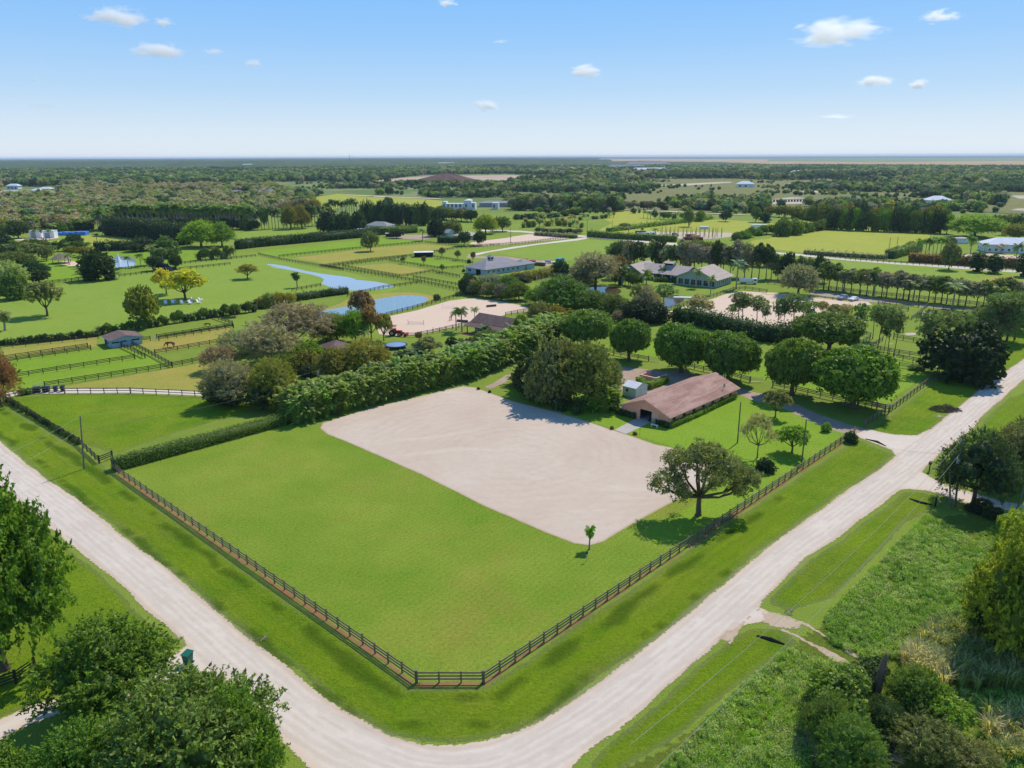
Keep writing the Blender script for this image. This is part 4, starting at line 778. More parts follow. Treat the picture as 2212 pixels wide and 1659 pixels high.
# main barn
W, L = 11.0, 26.0
e = frame_at((1344.4, 895.4), -44.5, 'horse_barn', 'salmon-walled horse barn with a long mauve shingle roof beside the sand arena')
wall(e, (0, 0), (W, 0), 0, 2.25, .2, M_salmon, [(4.2, 7.0, 0, 2.24, 'd')], M_salmon2)
wins = [(1.2 + i * 3.6, 2.1 + i * 3.6, 1.05, 1.85, 'w') for i in range(7)]
wall(e, (W, 0), (W, L), 0, 2.25, .2, M_salmon, wins, M_brownw)
wall(e, (W, L), (0, L), 0, 2.25, .2, M_salmon, [(4.2, 6.8, 0, 2.2, 'd')], M_salmon2); wall(e, (0, L), (0, 0), 0, 2.25, .2, M_salmon, wins, M_brownw)
gable(e, W, L, 2.25, 4.45, M_roofpink, M_salmon, .55, trim=M_salmon2)
b = MB()
for i in range(8): y = .02 + i * L / 7.2; b.box(W + .02, y, 0, W + .1, y + .14, 2.2)
b.build('pilasters', M_salmon2, e)['kind'] = 'stuff'
b = MB()
for i in range(11):
    if not 3.9 < i * 1.08 < 7.2: b.box(i * 1.08, -.03, 0, i * 1.08 + .05, -.002, 2.2)
b.box(0, -.035, 1.15, 4.0, -.003, 1.2); b.box(7.2, -.035, 1.15, W, -.003, 1.2); b.build('battens', M_salmon2, e)['kind'] = 'stuff'
b = MB(); b.box(.2, 8, 0, W - .2, 8.15, 2.2); b.build('inner_wall', M_grey, e); b = MB(); b.box(7.1, -.06, 0, 8.5, -.01, 2.1); b.build('sliding_door', M_salmon2, e); b = MB(); b.box(.15, .15, 0, W - .15, L - .15, .03); b.build('floor_slab', M_grey, e)
for x in (-.4, W + .38): b = MB(); b.tube([(x, -.4, 1.95), (x + (.25 if x < 0 else -.25), -.1, 1.7), (x + (.25 if x < 0 else -.25), -.1, 0)], .05, 6); b.build('downpipe', M_salmon2, e)
b = MB(); b.tube([(7.4, 6, 3.5), (7.4, 6, 3.9)], .07, 6); b.build('vent_pipe', M_metal, e)
g = Vector(G(*Z('g', (1820, 1085))[0])); dish = empty('satellite_dish', Vector(G(1344.4, 895.4)) + Matrix.Rotation(R(-44.5), 3, 'Z') @ Vector((10.2, 21.5, 2.62)), 0, 'small satellite dish on a mast near the far eave of the barn roof', 'satellite dish')
b = MB(); b.tube([(0, 0, -.1), (0, 0, .9)], .03, 5); b.build('mast', M_steel, dish)
b = MB(); b.tube([(0, 0, .9), (.1, -.06, .98), (.16, -.12, 1.0)], [.05, .28, .4], 12); b.build('reflector', M_metal, dish)
# garden shed
e = frame_at(Z('g', (955, 1110))[0], -44, 'garden_shed', 'small weathered white shed behind the horse barn', 'shed')
Ws, Ls = 3.4, 4.4
m = MB(); n = 17
for i in range(n): x = i * Ws / n; (o := MB()).box(x + .01, -.04, 0, x + Ws / n - .01, .0, 2.1) and o.build('plank', M_shedw, e)
for a, b_ in (((0, 0), (Ws, 0)), ((Ws, 0), (Ws, Ls)), ((Ws, Ls), (0, Ls)), ((0, Ls), (0, 0))): wall(e, a, b_, 0, 2.1, .1, M_shedw)
b = MB(); b.box(.9, -.08, 1.1, 1.5, -.045, 1.7); b.build('window', M_brownw, e)
gable(e, Ws, Ls, 2.1, 2.9, M_roofwhite, M_shedw, .12, axis='x', trim=M_shedw)
# walled bin
e = frame_at(Z('g', (1105, 985))[0], -44, 'walled_bin', 'three-sided peach masonry bin ringed by a leafy hedge', 'walled bin')
for x0_, y0_, x1_, y1_ in ((0, 0, .25, 4.2), (0, -.25, 4.6, 0), (4.35, 0, 4.6, 4.2)): b = MB(); b.box(x0_, y0_, 0, x1_, y1_, 1.5); b.build('wall', M_salmon, e); c = MB(); c.box(x0_ - .05, y0_ - .05, 1.5, x1_ + .05, y1_ + .05, 1.58); c.build('coping', M_salmon2, e)
# grey-blue stable at left
e = frame_at(Z('y', (470, 735))[0], 40, 'stable', 'grey-blue stable with a brown shingle roof among the left paddocks')
W, L = 8.0, 7.4
wall(e, (0, 0), (W, 0), 0, 2.2, .15, M_blue, [(.3, 2.2, 1.25, 1.6, 'w'), (2.5, 4.0, 1.3, 1.65, 'w'), (4.1, 5.2, 0, 1.5, 'd'), (5.4, 7.4, 1.35, 1.7, 'w')], M_grey, pane=M_black)  # black panes fill the slots, painted as interior shade
wall(e, (W, 0), (W, L), 0, 2.2, .15, M_blue); wall(e, (W, L), (0, L), 0, 2.2, .15, M_blue)
wall(e, (0, L), (0, 0), 0, 2.2, .15, M_blue, [(.5, 3.2, 0, 2.0, 'd'), (4.0, 5.4, .6, 1.9, 'w')], M_blue, pane=M_black)
gable(e, W, L, 2.2, 3.1, M_roofbrown, M_blue, .5, trim=M_blue); b = MB(); b.box(4.15, -.05, 0, 5.15, -.01, 1.45); b.build('door', M_blue, e)
b = MB(); b.box(.2, 3.4, 0, W - .2, 3.5, 2.1); b.build('stall_partition', M_grey, e)
# brown pavilion by the jumping arena
e = frame_at(Z('u', (1120, 1130))[0], -40, 'pavilion', 'brown-roofed pavilion with an open porch at the edge of the jumping arena')
W, L = 15, 8.5
b = MB(); b.box(-1, -2.5, 0, W * .8, .2, .12); b.build('brick_patio', M_brick, e)
for x in (0, 4.8, 9.6, 14.4): b = MB(); b.box(x, 0, 0, x + .2, .2, 2.3); b.build('post', M_steel, e)
wall(e, (1.2, 2.2), (W, 2.2), 0, 3.0, .15, M_blue, [(1, 2, .9, 2, 'w'), (4, 5, .9, 2, 'w'), (7, 8, 0, 2.1, 'd')], M_white)
wall(e, (W, 2.2), (W, L), 0, 3, .15, M_blue); wall(e, (W, L), (1.2, L), 0, 3, .15, M_blue); wall(e, (1.2, L), (1.2, 2.2), 0, 3, .15, M_blue)
b = MB(); b.slab((-.6, -.6, 2.25), (W + .6, -.6, 2.25), (W + .4, 1.8, 3.0), (-.2, 1.8, 3.0), .12); b.build('porch_roof', M_roofbrown, e)
b = MB(); b.slab((-.2, 1.7, 3.04), (W + .4, 1.7, 3.04), (W + .4, 5.2, 5.3), (.4, 5.2, 5.3), .12); b.build('roof', M_roofbrown, e)
b = MB(); b.slab((.4, 5.2, 5.3), (W + .4, 5.2, 5.3), (W + .4, L + .6, 2.9), (-.2, L + .6, 2.9), .12); b.build('roof', M_roofbrown, e)
for x in (1.2, W - .1): b = MB(); b.add([(x, 2.2, 3), (x, L, 3), (x, 5.2, 5.2), (x + .1, 2.2, 3), (x + .1, L, 3), (x + .1, 5.2, 5.2)], [(0, 2, 1), (3, 4, 5), (0, 1, 4, 3), (1, 2, 5, 4), (2, 0, 3, 5)]); b.build('gable', M_blue, e)
# small brown roofs in the trees
def cottage(px, az, W, L, h, pk, roof, wm, name, label, hipr=True, win=True, cat='house', trim=None):
    e = frame_at(px, az, name, label, cat); n = int(W // 3.2); o = [(1 + i * 3.1, 2.1 + i * 3.1, .9, 2.0, 'w') for i in range(max(1, n))] if win else []
    n2 = int(L // 3.4); o2 = [(1 + i * 3.2, 2.0 + i * 3.2, .9, 2.0, 'w') for i in range(max(1, n2))] if win else []
    wall(e, (0, 0), (W, 0), 0, h, .2, wm, o, trim); wall(e, (W, 0), (W, L), 0, h, .2, wm, o2, trim); wall(e, (W, L), (0, L), 0, h, .2, wm); wall(e, (0, L), (0, 0), 0, h, .2, wm, o2, trim)
    if hipr: hip(e, W, L, h, pk, roof)
    else: gable(e, W, L, h, pk, roof, wm, .5, axis='x')
    return e
cottage(Z('f', (560, 760))[0], -44, 6, 6, 2.4, 4, M_roofbrown, M_grey, 'cottage', 'small brown-roofed hut half hidden by golden trees', True, False)
cottage(Z('f', (1735, 735))[0], -40, 5, 3.5, 2.0, 3.1, M_roofbrown, M_white, 'hut', 'tiny brown-roofed hut on the lawn behind the palm screen', True, False, 'hut')
# grey-roofed stable with cupola
e = frame_at(Z('u', (1110, 385))[0], -46, 'cupola_stable', 'pale blue stable with a grey hipped roof and a louvred cupola')
W, L = 13, 24
wall(e, (0, 0), (W, 0), 0, 2.6, .2, M_blue, [(1.5, 3.6, .9, 2, 'w'), (6.6, 10.0, 0, 2.5, 'd')], M_white)
wall(e, (W, 0), (W, L), 0, 2.6, .2, M_blue, [(1.3 + i * 3.0, 2.5 + i * 3.0, .9, 2.0, 'w') for i in range(7)], M_white)
wall(e, (W, L), (0, L), 0, 2.6, .2, M_blue); wall(e, (0, L), (0, 0), 0, 2.6, .2, M_blue); hip(e, W, L, 2.6, 6.2, M_roofgrey)
b = MB(); b.box(6.6, .3, 0, 10, .4, 2.5); b.build('door_shade_panel', M_black, e)  # black panel in the doorway, interior shade put into its colour
cu = MB(); cu.box(5.6, 8, 5.6, 7.6, 10, 6.9); cu = cu.build('cupola', M_white, e)
b = MB(); b.add([(5.2, 7.6, 6.9), (8, 7.6, 6.9), (8, 10.4, 6.9), (5.2, 10.4, 6.9), (6.6, 9, 8)], [(0, 1, 4), (1, 2, 4), (2, 3, 4), (3, 0, 4), (3, 2, 1, 0)]); b.build('cupola_roof', M_roofgrey, cu)
b = MB(); b.box(5.8, 7.95, 6, 7.4, 7.99, 6.7); b.build('louvre', M_steel, cu); b = MB(); b.box(7.61, 8.2, 6, 7.65, 9.8, 6.7); b.build('louvre', M_steel, cu)
e2 = e; wall(e, (W - .2, L - .1), (W - .2, L + 7), 0, 2.6, .2, M_blue, [(1, 1.9, 0, 2.2, 'w')], M_white); wall(e, (W - 7, L + 7), (W - 7, L - .1), 0, 2.6, .2, M_blue); wall(e, (W - .2, L + 7), (W - 7, L + 7), 0, 2.6, .2, M_blue); hip(e, 6.8, 8.5, 2.63, 4.6, M_roofgrey, .5, W - 7, L - 1.6)
# big tan-roofed house
e = frame_at(Z('v', (890, 435))[0], -38, 'ranch_house', 'large sage-walled house with a broad tan shingle roof and central roof monitor')
W, L, h, pk = 17, 15.5, 3.3, 6.9
wall(e, (0, 0), (W, 0), 0, h, .2, M_sage, [(1 + i * 2.7, 3.0 + i * 2.7, .3, 2.5, 'w') for i in range(6)], M_white)
wall(e, (W, 0), (W, L), 0, h, .2, M_sage, [(1 + i * 2, 2.0 + i * 2, .5, 2.5, 'w') for i in range(7)], M_white)
wall(e, (W, L), (-26, L), 0, h, .2, M_sage); wall(e, (0, 4), (0, 0), 0, h, .2, M_sage)
wall(e, (-16, 5.5), (0, 5.5), 0, h, .2, M_sage, [(1 + i * 3.6, 3.6 + i * 3.6, .2, 2.5, 'w') for i in range(4)], M_white)
wall(e, (-26, L), (-26, 0), 0, h, .2, M_sage, [(4, 6, .9, 2.2, 'w')], M_white); wall(e, (-26, 0), (-16, 0), 0, h, .2, M_sage, [(3, 5, .9, 2.2, 'w')], M_white); wall(e, (-16, 0), (-16, 5.5), 0, h, .2, M_sage)
gable(e, W, L, h, pk, M_rooftan, M_sage, .9); gable(e, 10, L, h, 6.2, M_rooftan, M_sage, .9, x0=-26)
b = MB(); b.slab((-17, 2.6, 2.95), (1, 2.6, 2.95), (3, 9.6, 6.1), (-20, 9.6, 6.1), .14); b.build('roof', M_rooftan, e); b = MB(); b.slab((-20, 9.6, 6.1), (3, 9.6, 6.1), (3, L + .8, 3.2), (-20, L + .8, 3.2), .14); b.build('roof', M_rooftan, e)
for x in (-15.6, -12, -8, -4, -.6): b = MB(); b.box(x, 2.9, 0, x + .25, 3.15, 3.0); b.build('porch_post', M_white, e)
mo = MB(); mo.box(-9.5, 8.2, 5.4, -5.6, 11, 6.9); mo = mo.build('roof_monitor', M_sage, e); b = MB(); b.box(-9.3, 8.14, 6.0, -5.8, 8.19, 6.7); b.build('louvre', M_steel, mo)
b = MB(); b.slab((-10, 7.4, 6.9), (-5.1, 7.4, 6.9), (-5.1, 9.6, 7.6), (-10, 9.6, 7.6), .1); b.slab((-10, 9.6, 7.6), (-5.1, 9.6, 7.6), (-5.1, 11.8, 6.9), (-10, 11.8, 6.9), .1); b.build('monitor_roof', M_rooftan, mo)
# far right white villa and outbuildings
cottage((2130, 545), -12, 26, 13, 4.2, 7.4, M_roofwhite, M_white, 'villa', 'white villa with a pale hipped roof at the right edge')
cottage(Z('d', (1630, 875))[0], -12, 6, 5, 3, 3.6, M_grey, M_white, 'garage', 'little white flat-roofed building behind the palm drive', True, False)
# farmyard
cottage(Z('b', (945, 752))[0], -22, 18, 11, 2.8, 5.4, M_roofgrey, M_white, 'farmhouse', 'white farmhouse with a grey hipped roof behind the tall dark hedge')
e = frame_at(Z('b', (868, 792))[0], 0, 'arched_shed', 'white arched metal shed beside the white farmhouse', 'shed')
m = MB(); seg = 10
pr = [(4 - 4 * math.cos(math.pi * i / seg), 3.4 * math.sin(math.pi * i / seg)) for i in range(seg + 1)]
m.add([(0, x, z) for x, z in pr] + [(10, x, z) for x, z in pr], [(i, i + 1, seg + 2 + i, seg + 1 + i) for i in range(seg)] + [tuple(range(seg + 1))[::-1]]); m.build('shell', M_metal, e)
b = MB(); b.box(9.7, .6, 0, 9.9, 7.4, 2.4); b.build('opening', M_black, e)  # black panel painted as the shaded inside of the shed
cottage(Z('b', (1700, 842))[0], -40, 11, 14, 2.7, 5, M_rooftan, M_grey, 'farmhouse', 'low grey farmhouse behind the clipped hedge before the far arena')
cottage(Z('b', (1580, 812))[0], -30, 7, 7, 2.7, 4.4, M_roofgrey, M_blue, 'farmhouse', 'small gabled front wing beside the very dark round tree', False)
e = frame_at(Z('b', (1372, 995))[0], 10, 'run_in_shed', 'small white-topped run-in shed in the middle pastures', 'shed')
b = MB(); b.box(-.4, -.4, 2.3, 10, 5.4, 2.5); b.build('roof', M_roofwhite, e); b = MB(); b.box(0, 4.8, 0, 9.6, 5, 2.3); b.box(0, 0, 0, .15, 5, 2.3); b.box(9.45, 0, 0, 9.6, 5, 2.3); b.build('wall', M_steel, e)
e = frame_at(Z('b', (1118, 820))[0], 5, 'lean_to', 'low pale-roofed lean-to beside the farmyard trees', 'shed')
b = MB(); b.box(0, 0, 2.2, 10, 4, 2.4); b.build('roof', M_roofwhite, e); b = MB(); b.box(0, 3.6, 0, 10, 3.8, 2.2); b.build('wall', M_steel, e)
# white castle-like ruin far off
e = frame_at(Z('b', (1610, 580))[0], -6, 'white_mansion', 'grey-white mansion with towers under the distant trees')
for x0_, x1_, hh in ((0, 4, 7.5), (4, 22, 5.5), (22, 29, 8.5), (29, 33, 6.5), (50, 56, 6.5)):
    b = MB(); b.box(x0_, 0, 0, x1_, 10, hh); w_ = b.build('wing', M_roofwhite, e)
    for i in range(max(1, int((x1_ - x0_) // 4))): c = MB(); c.box(x0_ + 1.2 + i * 4, -.1, 2, x0_ + 2.6 + i * 4, .05, 5); c.build('window', M_glass, w_)
hip(e, 7, 10, 8.52, 10, M_roofwhite, .3, 22, 0)
e = frame_at(Z('b', (1930, 560))[0], -4, 'long_shed', 'long low grey shed to the right of the distant mansion', 'shed'); b = MB(); b.box(0, 0, 0, 46, 14, 4); b.build('wall', M_grey, e); hip(e, 46, 14, 4.02, 6, M_roofgrey, 1)
# thatched shelter, containers, tarpaulins in the upper left gardens
e = frame_at(Z('a', (535, 1045))[0], 0, 'thatched_shelter', 'grey thatched shelter on posts by the sandy patch at upper left', 'shelter')
M_thatch = paint('thatch', rgb(128, 116, 98), .95, .3, 3)
for x, y in ((-3, -2.4), (3, -2.4), (3, 2.4), (-3, 2.4)): b = MB(); b.tube([(x, y, 0), (x, y, 2.4)], .14, 6); b.build('post', M_brownw, e)
b = MB(); b.tube([(0, 0, 2.1), (0, 0, 3.5), (0, 0, 5.2)], [5.0, 2.9, .2], 14, True); b.build('thatch_roof', M_thatch, e)
for x, l in ((258, 'left one of the two white containers across the small pond'), (378, 'right one of the two white containers across the small pond')):
    e = frame_at(Z('a', (x, 830))[0], 8, 'container', l, 'container'); b = MB(); b.box(0, 0, 0, 6.6, 6, 4.6); b.build('body', M_white, e); b = MB(); b.box(-.2, -.2, 4.6, 6.8, 6.2, 4.8); b.build('roof', M_roofwhite, e); b = MB(); b.box(1, -.1, 0, 4, -.02, 3.4); b.build('door', M_grey, e)
M_tarp = paint('blue_tarpaulin', rgb(70, 120, 190), .5, .15, .3); e = frame_at(Z('a', (480, 808))[0], 6, 'tarpaulin_stack', 'bright blue tarpaulins over a long low stack at upper left', 'tarpaulin')
rg0 = random.Random(3)
for i in range(5): b = MB(); x = i * 3.9; z = rg0.uniform(1.9, 2.7); b.add([(x, 0, 0), (x + 3.7, 0, 0), (x + 3.7, 7, 0), (x, 7, 0), (x + .3, .6, z), (x + 3.5, .4, z * .9), (x + 3.5, 6.4, z * 1.05), (x + .3, 6.2, z)], [(0, 1, 5, 4), (1, 2, 6, 5), (2, 3, 7, 6), (3, 0, 4, 7), (4, 5, 6, 7)]); b.build('tarpaulin', M_tarp, e)
# white warehouse-like stable and roofs at far left
e = frame_at(Z('a', (-60, 475))[0], -4, 'long_stable', 'large white stable with a pale blue-grey roof at the far left edge'); b = MB(); b.box(0, 0, 0, 40, 20, 3.4); b.build('wall', M_white, e); hip(e, 40, 20, 3.42, 8.5, M_roofwhite, 1)
far_h = [(60, 405, 30, 14, 'w'), (270, 450, 22, 12, 'w'), (340, 435, 26, 12, 'w'), (20, 365, 60, 20, 'g'), (150, 360, 44, 18, 'g'), (340, 360, 70, 20, 'g'), (745, 308, 60, 22, 't'), (1160, 305, 40, 18, 'w'), (1750, 325, 80, 26, 'g'), (1570, 270, 50, 20, 'o'), (1740, 258, 44, 20, 'o'), (2120, 285, 30, 16, 'o'), (1010, 232, 60, 22, 'w'), (1080, 228, 40, 20, 'w'), (860, 250, 44, 18, 'g'), (600, 182, 60, 24, 'w'), (1190, 170, 90, 30, 'o'), (30, 238, 60, 22, 'o'), (2080, 210, 110, 34, 'w'), (540, 400, 20, 10, 't'), (1980, 472, 26, 14, 'g')]
for i, (x, y, w_, l_, c) in enumerate(far_h):
    w_ *= .7; l_ *= .7
    rm = {'w': M_roofwhite, 'g': M_roofgrey, 't': M_rooftan, 'o': paint('terracotta', rgb(206, 150, 116), .8, .1)}[c]; nm = {'w': 'white', 'g': 'grey', 't': 'tan', 'o': 'terracotta'}[c]
    e = frame_at(Z('a', (x, y))[0], rnd.uniform(-12, 12), 'distant_house', f'{nm}-roofed distant house in the woods, {ORD[i]} of the far left houses', 'house'); e['group'] = 'distant houses in the left woods'
    hh = 5 + w_ * .03; b = MB(); b.box(0, 0, 0, w_, l_, hh); wl = b.build('wall', M_white, e); hip(e, w_, l_, hh + .02, hh + l_ * .32, rm, 1)
    for k in range(int(w_ // 7)): g = MB(); g.box(2 + k * 7, -.12, 1, 4.5 + k * 7, .02, 3.2); g.build('window', M_glass, wl)
for i, (z, x, y, w_, l_, c) in enumerate([('b', 0, 470, 26, 14, 'g'), ('b', 440, 235, 60, 24, 'o'), ('b', 1260, 190, 80, 30, 'w'), ('b', 1560, 200, 120, 30, 'w'), ('c', 300, 282, 60, 20, 'g'), ('c', 370, 255, 90, 24, 'o'), ('c', 530, 250, 80, 24, 'o'), ('c', 620, 252, 26, 16, 'w'), ('c', 810, 245, 150, 40, 'g'), ('c', 980, 215, 220, 50, 'g'), ('c', 1030, 270, 120, 30, 'w'), ('d', 195, 290, 46, 24, 'w'), ('d', 400, 290, 30, 14, 'w'), ('d', 1390, 548, 22, 14, 'w'), ('c', 1950, 390, 26, 14, 'w')]):
    rm = {'w': M_roofwhite, 'g': M_roofgrey, 't': M_rooftan, 'o': paint('terracotta', (1, 1, 1, 1))}[c]; nm = {'w': 'white', 'g': 'grey', 't': 'tan', 'o': 'terracotta'}[c]
    e = frame_at(Z(z, (x, y))[0], rnd.uniform(-10, 10), 'distant_house', f'{nm}-roofed building far off towards the horizon, {ORD[i]} from the left', 'house'); e['group'] = 'distant buildings towards the horizon'
    hh = 5 + w_ * .02; b = MB(); b.box(0, 0, 0, w_, l_, hh); wl = b.build('wall', M_white, e); hip(e, w_, l_, hh + .02, hh + l_ * .3, rm, 1)
    for k in range(int(w_ // 9)): g = MB(); g.box(2 + k * 9, -.12, 1, 5 + k * 9, .02, 3.6); g.build('window', M_glass, wl)
